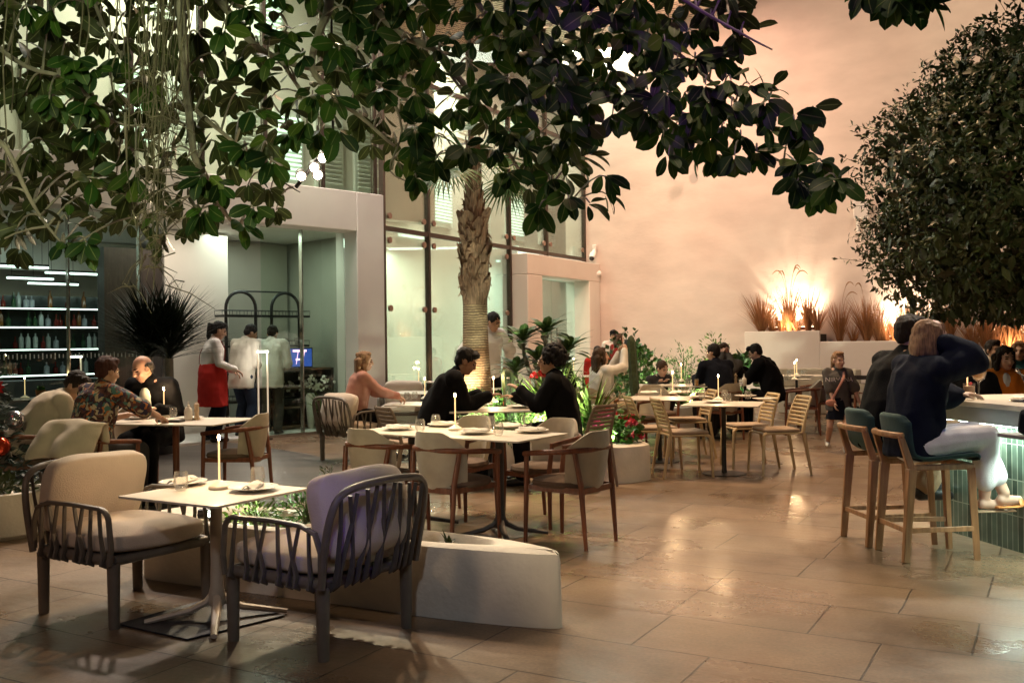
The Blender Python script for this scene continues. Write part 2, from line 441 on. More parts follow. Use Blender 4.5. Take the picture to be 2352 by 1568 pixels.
# soffit panel hangs over the corner between glass front and wall
FD = V((.493, .87, 0)); FN = V((.87, -.493, 0))    # glass front: runs to the corner / faces the court
def Fp(t, n=0.0, z=0.0): return CORNER - FD*t + FN*n + V((0, 0, z))
so = empty('soffit', (0, 0, 0), label='perforated ceiling canopy high over the court, lit peach', cat='ceiling')
mb = MB(); mb.prism([tuple(W(-1, 0.02).xy), tuple(W(-1, 11.5).xy), tuple((W(3.7, 11.5)).xy), tuple(W(3.7, .02).xy)], SOFZ, SOFZ+.15)
mb.obj('panel', soffit_mat(), so, smooth=False)
mb = MB(); mb.box(W(3.78, 5.8, SOFZ+.08), (.14, 11.6, .34), rot=WROT); mb.obj('edge_beam', M['grey_paint'], so, smooth=False)

# planter stepped in three levels
pl = empty('raised_planter', W(4.15, .7), label='long pale raised planter stepping down in three levels along the plaster wall', cat='planter')
def pbox(mb, s0, s1, n0, n1, z0, z1): mb.box(W((s0+s1)/2, (n0+n1)/2, (z0+z1)/2), (s1-s0, n1-n0, z1-z0), rot=WROT)
LV = [(4.15, 5.74, 1.60), (5.742, 8.37, 1.37), (8.372, 14.5, 1.19)]
for i, (s0, s1, z) in enumerate(LV):
    mb = MB(); pbox(mb, s0, s1, .62, .72, 0, z); pbox(mb, s0, s0+.1, .0, .618, 0, z)
    if i == 2: pbox(mb, s1-.1, s1, 0, .618, 0, z)
    o = mb.obj('planter_wall', M['pale_plaster'], None, bevel=.012); o.parent = pl; o.matrix_parent_inverse = Matrix.Translation(-pl.location)
    mb = MB(); pbox(mb, s0+.102, s1-.002, .01, .618, .2, z-.07)
    o = mb.obj('soil_bed', M['soil'], None); o.parent = pl; o.matrix_parent_inverse = Matrix.Translation(-pl.location)
def lvl(s): return [z for a, b_, z in LV if a <= s <= b_][0]-.07

# light bars standing in the planter, throwing light up the wall
M['bar_red'] = mat('bar_red', (.22, .05, .02), .5, .1, 10)
M['bar_glow'] = emis('bar_glow', (1, .78, .5), 14)
def light(kind, name, loc, power, color, size=.05, target=None, spot=60, blend=.5, size_y=None, spread=None):
    l = bpy.data.lights.new(name, kind); l.energy = power; l.color = color
    if kind in ('POINT', 'SPOT'): l.shadow_soft_size = size
    if kind == 'SPOT': l.spot_size = R(spot); l.spot_blend = blend
    if kind == 'AREA':
        l.size = size
        if size_y: l.shape = 'RECTANGLE'; l.size_y = size_y
        if spread: l.spread = R(spread)
    o = bpy.data.objects.new(name, l); col.objects.link(o); o.location = loc
    if target is not None:
        d = V(target)-V(loc); o.rotation_euler = d.to_track_quat('-Z', 'Y').to_euler()
    return o
WARM = (1.0, .62, .33); PEACH = (1.0, .58, .37)
bars = [(5.05, 1.0, 1.0, 'light bar in the top step of the long planter behind tall grasses'),
        (7.25, .9, 1.0, 'light bar in the middle step of the long planter among grasses'),
        (9.35, .9, .85, 'light bar in the lowest planter step under the clipped tree'),
        (11.4, .9, .85, 'light bar at the far right of the lowest planter step')]
for s, ln, pw, lab in bars:
    z = lvl(s)+.13
    e = empty('light_bar', W(s, .20, z), WANG, lab, 'lamp', 'light bars in the long planter')
    MB().box((0, -.03, 0), (ln, .05, .06)).obj('housing', M['bar_red'], e, bevel=.006)
    MB().box((0, .003, .033), (ln*.96, .03, .006)).obj('lens', M['bar_glow'], e, smooth=False)
    mbb = MB()
    for x in (-.4, .4): mbb.box((x*ln, -.03, -.0775), (.03, .03, .095))
    mbb.obj('bracket', M['black_metal'], e)
    for q in (-.3*ln, .02, .3*ln):
        light('SPOT', 'light_bar_lamp', W(s+q, .20, z+.06), 175*pw, (1.0, .74, .50), .03, W(s+q, -.02, z+1.2), 105, .9)
    light('SPOT', 'light_bar_lamp', W(s, .58, z-.06), 26*pw, (1.0, .62, .34), .05, W(s, .05, z+.7), 150, .9)  # extra spot apart from the bar, added to light the grasses

# wall lamp + cameras
e = empty('wall_lamp', W(6.5, .0, 4.15), WANG, 'small box wall lamp with two short tubes, high on the peach wall', 'wall lamp')
MB().box((0, -.09, 0), (.3, .17, .38)).obj('lamp_box', M['white_paint'], e, bevel=.012)
for x in (-.07, .07): MB().tube([(x, -.09, -.19), (x, -.09, -.47)], .035, 12).obj('tube', M['white_paint'], e)
def sec_cam(name, base, lab, dome):
    e = empty(name, base, WANG, lab, 'camera', 'security cameras on the wall')
    if dome:
        MB().box((0, -.05, 0.10), (.10, .09, .14)).obj('mount', M['white_paint'], e, bevel=.01)
        MB().tube([(0, -.07, .035), (0, -.09, -.02), (0, -.15, -.06), (0, -.22, -.16)], [.05, .06, .075, .075], 14).obj('body', M['white_paint'], e)
        MB().ell((0, -.225, -.17), (.062, .062, .062)).obj('lens', M['black_metal'], e)
    else:
        MB().box((0, -.04, 0), (.06, .08, .06)).obj('mount', M['white_paint'], e)
        MB().tube([(.02, -.07, .02), (-.1, -.24, -.03)], .07, 14).obj('body', M['white_paint'], e)
        MB().ell((-.103, -.245, -.031), (.05, .05, .05)).obj('lens', M['black_metal'], e)
sec_cam('security_camera', W(.30, 0, 3.60), 'white security camera hanging from a wall bracket, upper one of two', True)
sec_cam('security_camera', W(.42, 0, 3.05), 'white security camera with black lens, lower one of two', False)

# ================================================================ glass front up to the corner, with the portal
gf = empty('glass_wall', Fp(4, 0), label='tall glass front with bronze mullions and round bolts beside the palm', cat='glass wall')
def addp(o, p):
    o.parent = p; bpy.context.view_layer.update(); o.matrix_parent_inverse = p.matrix_world.inverted(); return o
FANG = math.atan2(FD.y, FD.x); FROT = Matrix.Rotation(FANG, 3, 'Z')
ts = [.02, 2.03, 3.73, 5.2, 6.76, 8.12]; HM = 3.43; HT = SOFZ-.02
for i, t in enumerate(ts):
    z0 = 3.32 if i < 2 else 0
    addp(MB().box(Fp(t, 0, (HT+z0)/2), (.055, .10, HT-z0), rot=FROT).obj('mullion', M['bronze']), gf)
for a, b_ in zip(ts[:-1], ts[1:]):
    for z in (HM, 6.2):
        addp(MB().box(Fp((a+b_)/2, 0, z), (b_-a-.074, .08, .08), rot=FROT).obj('transom', M['bronze']), gf)
    for z0, z1 in ((0.02, HM-.045), (HM+.045, 6.155), (6.245, HT)):
        if z0 < 1 and b_ < 3.8: z0 = 3.33
        if z1-z0 < .15: continue
        addp(MB().box(Fp((a+b_)/2, 0, (z0+z1)/2), (b_-a-.075, .02, z1-z0), rot=FROT).obj('glass_pane', M['pane'], smooth=False), gf)
for t0, t1 in zip(ts[:-1], ts[1:]):
    for t in (t0+.16, t1-.16):
        for z in (HM-.2, HM+.22, 2.05):
            if z < 3 and t1 < 3.8: continue
            addp(MB().tube([Fp(t, .012, z), Fp(t, .05, z)], .055, 14).obj('bolt', M['copper_bolt']), gf)
# portal: thick plaster frame with a double glass door
po = empty('door_portal', Fp(1.9, 0), label='pale plaster portal framing a double glass door in the corner', cat='doorway')
def fbox(t0, t1, n0, n1, z0, z1): return MB().box(Fp((t0+t1)/2, (n0+n1)/2, (z0+z1)/2), (t1-t0, n1-n0, z1-z0), rot=FROT)
addp(fbox(.03, .62, -.2, .42, 0, 2.86).obj('jamb', M['pale_plaster'], bevel=.015), po)
addp(fbox(3.02, 3.69, -.2, .42, 0, 2.86).obj('jamb', M['pale_plaster'], bevel=.015), po)
addp(fbox(.03, 3.69, -.2, .42, 2.862, 3.3).obj('lintel', M['pale_plaster'], bevel=.015), po)
for t0, t1, h in ((.63, 1.81, 1.68), (1.83, 3.01, 1.96)):
    d = addp(fbox(t0, t1, .0, .02, .02, 2.85).obj('door', M['pane'], smooth=False), po)
    mbh = MB(); mbh.tube([Fp(h, .07, .75), Fp(h, .07, 1.75)], .018, 10)
    for z in (.85, 1.65): mbh.tube([Fp(h, .02, z), Fp(h, .07, z)], .012, 8)
    hh = mbh.obj('handle', M['steel']); addp(hh, d)

# building behind the glass: wall with shuttered windows, a lit floor strip
M['in_wall'] = mat('in_wall', (.62, .57, .48), .85, .06, .6)
M['shutter'] = mat('shutter', (.66, .68, .6), .6, .05, 3)
bk = empty('inner_building', Fp(6, -3.4), label='pale inner house wall with shuttered windows seen through the glass', cat='building')
addp(MB().box(Fp(-2.6, -3.6, 4.5), (13.4, .3, 9), rot=FROT).obj('wall', M['in_wall'], smooth=False), bk)
M['win_glow'] = emis('win_glow', (.84, 1.0, .86), .9)
for k, (t, z, lit) in enumerate(((3.0, 5.0, 0), (1.2, 5.0, 1), (-.7, 5.0, 0), (-2.6, 5.0, 1), (-4.6, 5.0, 0), (-6.6, 5.0, 1), (2.2, 7.4, 1), (0, 7.4, 0), (-2.4, 7.4, 1), (-5, 7.4, 0))):
    w = addp(MB().box(Fp(t, -3.41, z), (1.0, .08, 1.3), rot=FROT).obj('window', M['shutter'], smooth=False), bk)
    mm = MB()
    for j in range(13): mm.box(Fp(t, -3.34, z-.5+j*.083), (.8, .05, .03), rot=FROT @ Matrix.Rotation(R(30), 3, 'X'))
    addp(mm.obj('slats', M['win_glow'] if lit else M['shutter'], smooth=False), w)
for t, z in ((2.4, 4.05), (-.2, 4.05), (-3.4, 4.05)):
    addp(MB().box(Fp(t, -3.40, z), (1.1, .1, .16), rot=FROT).obj('lit_strip', M['win_glow'], smooth=False), bk)
addp(MB().box(Fp(-.4, -1.72, .06), (15, 3.34, .16), rot=FROT).obj('inner_floor', M['white_paint'], smooth=False), bk)
light('AREA', 'corridor_lamp', Fp(1, -1.7, 8.5), 1050, (1, .97, .82), 8, Fp(1, -1.7, 0), size_y=1.5)
light('AREA', 'corridor_lamp', Fp(-1.5, -1.6, 3.6), 110, (.62, 1, .9), 3, Fp(-1.5, -1.6, 0), size_y=.6)
light('AREA', 'corridor_lamp', Fp(2.9, -1.9, 3.6), 115, (.8, 1, .84), 3, Fp(2.9, -1.9, 0), size_y=.6)

# ================================================================ white restaurant box on the left
C0 = V((-2.12, 16.17, 0)); BU = V((-.702, -.712, 0)); BN = V((.712, -.702, 0))     # to the left / to the court
def B(s, n=0.0, z=0.0): return C0 + BU*s + BN*n + V((0, 0, z))
BANG = math.atan2(BU.y, BU.x); BROT = Matrix.Rotation(BANG, 3, 'Z')
def bb(s0, s1, n0, n1, z0, z1): return MB().box(B((s0+s1)/2, (n0+n1)/2, (z0+z1)/2), (s1-s0, n1-n0, z1-z0), rot=BROT)
bx = empty('restaurant_box', B(3, 0), label='white plaster restaurant front with a wide lintel above its glass', cat='building')
addp(bb(0, .55, -.6, 0, 0, 3.92).obj('column', M['pale_plaster'], bevel=.012), bx)
addp(bb(.552, 9.5, -.45, 0, 3.28, 3.92).obj('lintel', M['pale_plaster'], bevel=.012), bx)
addp(bb(0, 9.5, -6, -.602, 3.75, 3.9).obj('roof', M['pale_plaster'], smooth=False), bx)
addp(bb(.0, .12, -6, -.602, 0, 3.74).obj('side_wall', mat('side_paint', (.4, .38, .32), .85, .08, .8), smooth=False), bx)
addp(bb(.13, 9.5, -6, -5.85, 0, 3.74).obj('back_wall', M['in_wall'], smooth=False), bx)
addp(bb(.13, 9.5, -5.84, -.4, .0, .03).obj('inner_floor', M['white_paint'], smooth=False), bx)
addp(bb(.13, 9.5, -5.84, -.62, 3.3, 3.34).obj('ceiling', M['pale_plaster'], smooth=False), bx)
addp(bb(1.9, 3.0, -1.9, -1.75, .03, 3.28).obj('inner_wall', M['pale_plaster'], smooth=False), bx)
addp(bb(3.05, 3.95, -2.0, -1.75, .03, 2.95).obj('dark_panel', M['dark_wood'], smooth=False), bx)
M['greige'] = mat('greige', (.33, .31, .26), .85, .08, .8)
addp(bb(.2, 2.25, -2.75, -2.65, .03, 3.28).obj('inner_wall', M['greige'], smooth=False), bx)
addp(bb(2.2, 9.4, -4.45, -4.35, 2.75, 3.28).obj('bulkhead', M['white_paint'], smooth=False), bx)
gn = -.35
gw = empty('glass_wall', B(4, gn), label='frameless glass screen closing the front of the white restaurant box', cat='glass wall')
for s0, s1 in ((.56, 1.38), (1.40, 2.12), (4.05, 5.0), (5.02, 6.2), (6.22, 7.6), (7.62, 9.4)):
    addp(bb(s0, s1, gn-.008, gn+.008, .04, 3.27).obj('glass_pane', M['pane'], smooth=False), gw)
for s in (1.39, 4.045, 5.01, 6.21):
    addp(bb(s-.008, s+.008, gn-.06, gn+.03, .02, 3.27).obj('fin', M['steel'], smooth=False), gw)
addp(bb(.56, 2.12, gn-.03, gn+.03, .0, .04).obj('floor_rail', M['steel'], smooth=False), gw)
# frieze of small dashes etched on the glass
M['etch'] = mat('etch', (.7, .75, .7), .6, .02)
mb = MB()
for i in range(64):
    s = 4.1+i*.052; mb.box(B(s, gn+.012, 1.33), (.012, .003, .05 if i % 3 else .08), rot=BROT)
addp(mb.obj('etched_dashes', M['etch'], smooth=False), gw)
# upper glass front above the box
ug = empty('glass_wall', B(4, -.2, 3.92), label='upper glazing above the white box with slim bronze mullions', cat='glass wall')
for i in range(9):
    s = .05+i*1.04
    addp(bb(s-.03, s+.03, -.24, -.14, 3.925, HT).obj('mullion', M['bronze']), ug)
    addp(bb(s+.032, s+1.008, -.2, -.18, 3.925, HT).obj('glass_pane', M['pane'], smooth=False), ug)
ub = empty('upper_house_wall', B(4, -2.6, 3.95), label='cream house wall with pale louvred shutters behind the upper glazing', cat='building')
addp(bb(-3.4, 10, -2.9, -2.6, 3.95, 9).obj('wall', M['in_wall'], smooth=False), ub)
for s, z, lit in ((-1.9, 5.0, 0), (-1.0, 5.0, 0), (-.1, 5.0, 1), (.8, 5.2, 0), (1.9, 5.2, 0), (2.8, 5.3, 1), (4.2, 5.0, 0), (-1.2, 7.5, 0), (.3, 7.5, 1), (2.2, 7.5, 0), (4.4, 7.5, 0)):
    w = addp(bb(s, s+.62, -2.6, -2.52, z-.6, z+.75).obj('window', M['shutter'], smooth=False), ub)
    mm = MB()
    for j in range(14): mm.box(B(s+.31, -2.5, z-.5+j*.085), (.5, .04, .028), rot=BROT @ Matrix.Rotation(R(-30), 3, 'X'))
    addp(mm.obj('slats', M['win_glow'] if lit else M['shutter'], smooth=False), w)
for s, ln in ((-1.7, .8), (-.4, .6), (1.0, .5), (2.9, .9)):
    addp(bb(s, s+ln, -2.6, -2.5, 4.06, 4.2).obj('lit_strip', M['win_glow'], smooth=False), ub)
light('AREA', 'upper_lamp', B(2.5, -1.4, 8.6), 850, (1, .93, .78), 7, B(3.5, -1.4, 0), size_y=1.0)
# ================================================================ furniture prototypes (front = +Y)
def make_lounge(cush):
    """outdoor armchair: round legs, arms and back of crossing straps, thick cushions"""
    t = empty('lounge_chair')
    W2, D2 = .30, .30
    for sx in (-1, 1):
        for sy, top in ((1, .335), (-1, .335)):
            MB().tube([(sx*W2, sy*D2, 0), (sx*W2, sy*D2, .012), (sx*W2, sy*D2, top)], [.026, .028, .033], 14).obj('leg', M['taupe_metal'], t)
    mb = MB()
    for sx in (-1, 1): mb.tube([(sx*W2, -D2, .345), (sx*W2, D2, .345)], .03, 12)
    for sy in (-1, 1): mb.tube([(-W2, sy*D2, .345), (W2, sy*D2, .345)], .027, 12)
    mb.box((0, 0, .352), (.56, .56, .02))
    mb.obj('seat_frame', M['taupe_metal'], t)
    for sx in (-1, 1):
        x = sx*.335
        fr = [(x, .315, .33), (x, .33, .42), (x, .315, .545)] + [tuple(p) for p in arc((x, .245, .545), .07, 0, PI/2, 5, 'yz')][1:] + [(x, .0, .622), (x, -.2, .615), (x, -.29, .585), (x, -.325, .5), (x, -.325, .36)]
        a = MB().tube(fr, .0165, 8, flat=.8).obj('armrest', M['taupe_metal'], t)
        mb = MB()
        ys = [(.235, .27), (.17, .16), (.10, .045), (.03, .10), (-.05, -.06), (-.115, -.17), (-.19, -.125), (-.25, -.26)]
        for y0, y1 in ys:
            mb.tube([(x, y0, .612), (x+sx*.004, (y0*.5+y1*.5), .48), (x, y1, .375), (x+sx*.012, y1, .335), (x-sx*.022, y1, .310)], [.0125, .013, .016, .018, .006], 8, flat=.55, up=V((0, 1, 0)))
        mb.obj('strap', M['taupe_strap'], a)
    bf = [(-.34, -.33, .34), (-.35, -.37, .56), (-.335, -.40, .70), (-.29, -.415, .765), (-.2, -.425, .79), (0, -.43, .80), (.2, -.425, .79), (.29, -.415, .765), (.335, -.40, .70), (.35, -.37, .56), (.34, -.33, .34)]
    b = MB().tube(catmull(bf, 3), .0185, 9).obj('back_frame', M['taupe_metal'], t)
    mb = MB()
    for x0, x1 in ((-.30, -.27), (-.24, -.17), (-.19, -.25), (-.12, -.06), (-.05, -.12), (.0, .03), (.08, .01), (.12, .15), (.19, .23), (.24, .18), (.29, .27)):
        mb.tube([(x0, -.42, .785-abs(x0)*.12), (x0*.6+x1*.4, -.405, .62), (x1, -.365, .42), (x1, -.345, .345), (x1, -.315, .310)], [.0125, .013, .017, .019, .006], 8, flat=.55, up=V((1, 0, 0)))
    mb.obj('strap', M['taupe_strap'], b)
    def cushion(name, c, s, rot, seed, m, puff=.03):
        bm = bmesh.new(); bmesh.ops.create_cube(bm, size=1.0)
        bmesh.ops.subdivide_edges(bm, edges=bm.edges[:], cuts=9, use_grid_fill=True)
        for v in bm.verts:
            p = v.co*2; q = V((p.x, p.y, p.z))
            # superellipse corners + pillow puff
            r = .18
            for i in range(3):
                pass
            k = (1-abs(p.x)**4)*(1-abs(p.y)**4)
            q.z = p.z*(.72+.28*min(1, k*1.6))
            rx = 1-.09*abs(p.y)**6; ry = 1-.09*abs(p.x)**6
            q.x *= rx*(1-.05*p.z**4); q.y *= ry*(1-.05*p.z**4)
            w = V((q.x*s[0]/2, q.y*s[1]/2, q.z*s[2]/2 + (puff*k if p.z > 0 else 0)))
            w += V((noise.noise(w*5+V((seed, 0, 0))), noise.noise(w*5+V((0, seed, 0))), noise.noise(w*5+V((0, 0, seed)))))*.009
            w += v.co.normalized()*noise.noise(w*13+V((seed, seed, 0)))*.004
            v.co = V(c) + rot @ w
        me = bpy.data.meshes.new(name); bm.to_mesh(me); bm.free(); me.materials.append(m)
        me.polygons.foreach_set('use_smooth', [True]*len(me.polygons))
        o = bpy.data.objects.new(name, me); col.objects.link(o); o.parent = t
        s_ = o.modifiers.new('sub', 'SUBSURF'); s_.levels = 1; s_.render_levels = 1
        return o
    cushion('seat_cushion', (0, .02, .425), (.62, .66, .125), Matrix.Identity(3), 1.3, cush, .025)
    cushion('back_cushion', (0, -.275, .635), (.62, .42, .145), Matrix.Rotation(R(76), 3, 'X'), 4.1, cush, .03)
    return t

def make_tub(fab, seatm, wood):
    """dining armchair: curved upholstered shell, wooden rail running round it, four tapered legs"""
    t = empty('tub_chair')
    # legs
    for sx in (-1, 1):
        MB().tube([(sx*.235, .225, 0), (sx*.225, .215, .45), (sx*.245, .20, .655)], [.014, .02, .017], 10).obj('leg', wood, t)
        MB().tube([(sx*.20, -.27, 0), (sx*.205, -.235, .45), (sx*.225, -.20, .67)], [.014, .021, .018], 10).obj('leg', wood, t)
    rail = []
    for i in range(25):
        a = PI*i/24
        x = .285*math.cos(a); y = -.04-.245*math.sin(a)
        rail.append((x, y, .675+.015*math.sin(a)))
    rail = [(.248, .22, .645), (.272, .12, .66)] + rail + [(-.272, .12, .66), (-.248, .22, .645)]
    MB().tube(rail, .0155, 10, flat=1.25).obj('rail', wood, t)
    # shell: wraps round the back
    mb = MB(); nA, nZ = 22, 8; th = .035
    A0, A1 = R(20), R(160); grid = {}
    for side in (0, 1):
        for i in range(nA+1):
            u = i/nA; a = A0+(A1-A0)*u
            s = math.sin((u)*PI)
            ztop = .70+.115*min(1, s*1.25); zbot = .365+.03*(1-s)
            for j in range(nZ+1):
                w = j/nZ; z = zbot+(ztop-zbot)*w
                rr = (.255 if side else .255-th)*(1-.16*(1-w)) + .012*math.sin(w*PI)
                edge = (1-(abs(2*u-1))**8)*(1-.0*w)
                p = V((rr*math.cos(a), -.02-rr*1.02*math.sin(a)-.03*w, z))
                if j in (0, nZ): 
                    rm = .255-th/2; q = V((rm*(1-.16*(1-w))*math.cos(a), -.02-rm*(1-.16*(1-w))*1.02*math.sin(a)-.03*w, z)); p = p.lerp(q, .45)
                grid[side, i, j] = mb.verts([p])
    for i in range(nA):
        for j in range(nZ):
            mb.face((grid[1, i, j], grid[1, i, j+1], grid[1, i+1, j+1], grid[1, i+1, j]))
            mb.face((grid[0, i, j], grid[0, i+1, j], grid[0, i+1, j+1], grid[0, i, j+1]))
        for j in (0, nZ):
            q = (grid[0, i, j], grid[1, i, j], grid[1, i+1, j], grid[0, i+1, j]); mb.face(q if j == nZ else q[::-1])
    for i in (0, nA):
        for j in range(nZ):
            q = (grid[0, i, j], grid[0, i, j+1], grid[1, i, j+1], grid[1, i, j]); mb.face(q if i == nA else q[::-1])
    mb.obj('backrest', fab, t, auto=60)
    prof = [(0, .40), (.19, .40), (.235, .415), (.245, .435), (.235, .458), (.18, .472), (0, .478)]
    mb = MB(); mb.lathe(prof, 28)
    for k, p in enumerate(mb.v): 
        x, y, z = p; e = 1+.08*abs(math.sin(2*math.atan2(y, x)))
        mb.v[k] = (x*e, y*e*.98+.01, z)
    mb.obj('seat', seatm, t)
    mb = MB()
    for sx in (-1, 1): mb.bar((sx*.22, .215, .405), (sx*.205, -.235, .405), .022, .04)
    mb.bar((-.22, .215, .402), (.22, .215, .402), .022, .04); mb.bar((-.2, -.235, .40), (.2, -.235, .40), .022, .04)
    mb.obj('seat_frame', wood, t)
    return t

def make_slat(pl_, cushm):
    """plastic garden chair with seven-slat back"""
    t = empty('slat_chair')
    for sx in (-1, 1):
        MB().tube([(sx*.215, .235, 0), (sx*.20, .215, .42), (sx*.185, .18, .445)], [.0135, .019, .02], 9).obj('leg', pl_, t)
        MB().tube([(sx*.215, -.30, 0), (sx*.205, -.225, .44)], [.0135, .023], 9).obj('leg', pl_, t)
    mb = MB(); n = 10
    mb.box((0, 0, .44), (.40, .43, .022)); mb.obj('seat', pl_, t, bevel=.009)
    mb = MB()
    for sx in (-1, 1):
        mb.tube(catmull([(sx*.205, -.215, .44), (sx*.205, -.235, .56), (sx*.20, -.275, .70), (sx*.185, -.315, .80), (sx*.165, -.325, .82)], 3), [.022]*3+[.019]*3+[.016]*3+[.014]*4, 8, flat=.8)
    for k in range(8):
        z = .525+k*.041; y = -.222-.105*((z-.5)/.32)**1.5
        h = .031 if k < 7 else .034
        pts = [(x, y-.022*(1-(x/.2)**2), z) for x in (-.198, -.12, 0, .12, .198)]
        if k == 7: pts = [(p[0]*.88, p[1], p[2]) for p in pts]
        mb.tube(pts, h/2, 8, flat=.42, up=V((0, 1, 0)))
    mb.obj('backrest', pl_, t)
    mb = MB(); mb.box((0, .005, .470), (.385, .40, .034)); mb.obj('seat_pad', cushm, t, bevel=.014)
    return t

def make_stool():
    t = empty('bar_stool'); wd = M['stool_wood']
    # side frames: leg, seat rail, back upright in one bent line
    for sx in (-1, 1):
        MB().bar((sx*.175, .235, 0), (sx*.165, .205, .60), .026, .036, w2=1.25).obj('leg', wd, t)
        mb = MB(); mb.bar((sx*.195, -.255, 0), (sx*.185, -.205, .60), .03, .045, w2=1.35)
        mb.bar((sx*.185, -.205, .595), (sx*.185, -.275, .815), .034, .05, w2=.75); mb.obj('leg', wd, t, bevel=.005)
        MB().bar((sx*.165, .22, .607), (sx*.185, -.22, .607), .032, .038).obj('side_rail', wd, t, bevel=.008)
        MB().bar((sx*.172, .225, .205), (sx*.192, -.235, .205), .018, .032).obj('footrest', wd, t, bevel=.003)
    MB().bar((-.19, -.2445, .205), (.19, -.2445, .205), .018, .032).obj('footrest', wd, t, bevel=.003)
    MB().bar((-.158, .212, .607), (.158, .212, .607), .03, .036).obj('front_rail', wd, t, bevel=.006)
    mb = MB(); mb.tube([(-.20, -.262, .815), (-.16, -.295, .815), (0, -.312, .815), (.16, -.295, .815), (.20, -.262, .815)], .017, 8, flat=1.2); mb.obj('back_rail', wd, t)
    # upholstered shell: seat curving up into the back
    mb = MB(); prof = [(.245, .645), (.23, .672), (.12, .668), (-.02, .655), (-.12, .655), (-.185, .68), (-.215, .74), (-.235, .82), (-.255, .90), (-.27, .945)]
    nx = 10; th = .045; rows = []
    pts = catmull([(0, y, z) for y, z in prof], 3)
    for side in (1, -1):
        for i, p in enumerate(pts):
            d = (pts[min(i+1, len(pts)-1)]-pts[max(i-1, 0)]).normalized(); nn = V((0, d.z, -d.y))*-1
            if i == 0: nn = V((0, .2, 1)).normalized()
            row = []
            for k in range(nx+1):
                x = -1+2*k/nx; up = max(0, (p.z-.66)/.29)
                wd_ = .205+.0*up; rr = (1-abs(x)**6)
                cc = p + nn*(-side)*th/2*(.35+.65*rr)*(.5 if i in (0, len(pts)-1) else 1)*(-1)
                cc.x = x*wd_*(1 if up < .85 else 1-.25*(up-.85)/.15*abs(x)**3); cc.y += .045*up*abs(x)**2; cc.z += .012*(x*x)*(1-up) - .03*max(0, up-.8)*5*abs(x)**6
                row.append(mb.verts([cc]))
            rows.append(row)
    m_ = len(pts)
    for i in range(m_-1):
        for k in range(nx):
            a = rows[i]; b = rows[i+1]; mb.face((a[k], a[k+1], b[k+1], b[k]))
            a = rows[m_+i]; b = rows[m_+i+1]; mb.face((a[k], b[k], b[k+1], a[k+1]))
    for i in range(m_-1):
        for k in (0, nx): mb.face((rows[i][k], rows[i+1][k], rows[m_+i+1][k], rows[m_+i][k]) if k == 0 else (rows[i][k], rows[m_+i][k], rows[m_+i+1][k], rows[i+1][k]))
    for k in range(nx):
        mb.face((rows[0][k], rows[m_][k], rows[m_][k+1], rows[0][k+1])); mb.face((rows[m_-1][k], rows[m_-1][k+1], rows[2*m_-1][k+1], rows[2*m_-1][k]))
    o = mb.obj('seat_shell', M['teal_fabric'], t, auto=80)
    return t

def rrect(w, d, r, n=4):
    out = []
    for cx, cy, a0 in ((w/2-r, d/2-r, 0), (-w/2+r, d/2-r, PI/2), (-w/2+r, -d/2+r, PI), (w/2-r, -d/2+r, 1.5*PI)):
        for i in range(n+1):
            a = a0+PI/2*i/n; out.append((cx+r*math.cos(a), cy+r*math.sin(a)))
    return out
def make_table(w, d, h, base, topm, basem, label=None, cat='table', group=None, poles=(0,)):
    t = empty('table')
    if label: tag(t, label, cat, group)
    t['h'] = h
    MB().prism(rrect(w, d, .012), h-.012, h).obj('tabletop', topm, t, bevel=.002)
    for px in poles:
        if base == 'star':
            MB().lathe([(.05, h-.016), (.032, h-.05), (.03, .30), (.034, .18), (.05, .11), (.04, .08)][::-1], 16, (px, 0, 0)).obj('column', basem, t)
            for k in range(4):
                a = PI/4+PI/2*k
                dx, dy = math.cos(a), math.sin(a)
                MB().tube([(px, 0, .17), (px+dx*.05, dy*.05, .10), (px+dx*.13, dy*.13, .062), (px+dx*.36, dy*.36, .018)], [.022, .026, .024, .017], 8, flat=.8).obj('foot', basem, t)
        else:
            MB().lathe([(.0, .0), (.235, 0), (.235, .008), (.03, .014), (.026, .05), (.024, h-.06), (.05, h-.014), (0, h-.013)], 28, (px, 0, 0)).obj('pedestal', basem, t)
        MB().box((px, 0, h-.022), (min(w, .5), .05, .016)).obj('top_support', basem, t)
    return t

# ---- table ware
def make_plate():
    t = MB().lathe([(0, .006), (.075, .006), (.08, .009), (.128, .020), (.130, .023), (.127, .024), (.082, .013), (.07, .0105), (0, .0105)], 36).obj('plate', M['porcelain'], smooth=True, auto=50)
    return t
def make_napkin(seed=0):
    mb = MB(); nx, ny = 12, 7; g = {}
    for i in range(nx+1):
        for j in range(ny+1):
            x = -.105+.21*i/nx; y = -.045+.09*j/ny
            z = .014+.010*noise.noise(V((x*16+seed, y*22, seed)))+.007*math.cos(y*60+x*8)+.012*math.exp(-(y/.03)**2)
            g[i, j] = mb.verts([(x+.01*noise.noise(V((x*20, y*20, seed+3))), y*(1-.25*abs(x)/.1)+.015*math.sin(x*14+seed), max(.004, z))])
    for i in range(nx):
        for j in range(ny): mb.face((g[i, j], g[i+1, j], g[i+1, j+1], g[i, j+1]))
    o = mb.obj('napkin', M['napkin'])
    s = o.modifiers.new('th', 'SOLIDIFY'); s.thickness = .004
    return o
def make_fork():
    mb = MB()
    mb.tube([(0, -.10, .008), (0, -.02, .006), (0, .03, .010), (0, .05, .009)], [.0045, .003, .003, .008], 6, flat=.4)
    for x in (-.0075, -.0025, .0025, .0075): mb.tube([(x, .05, .009), (x, .075, .006), (x, .095, .009)], .0016, 5)
    return mb.obj('fork', M['steel'])
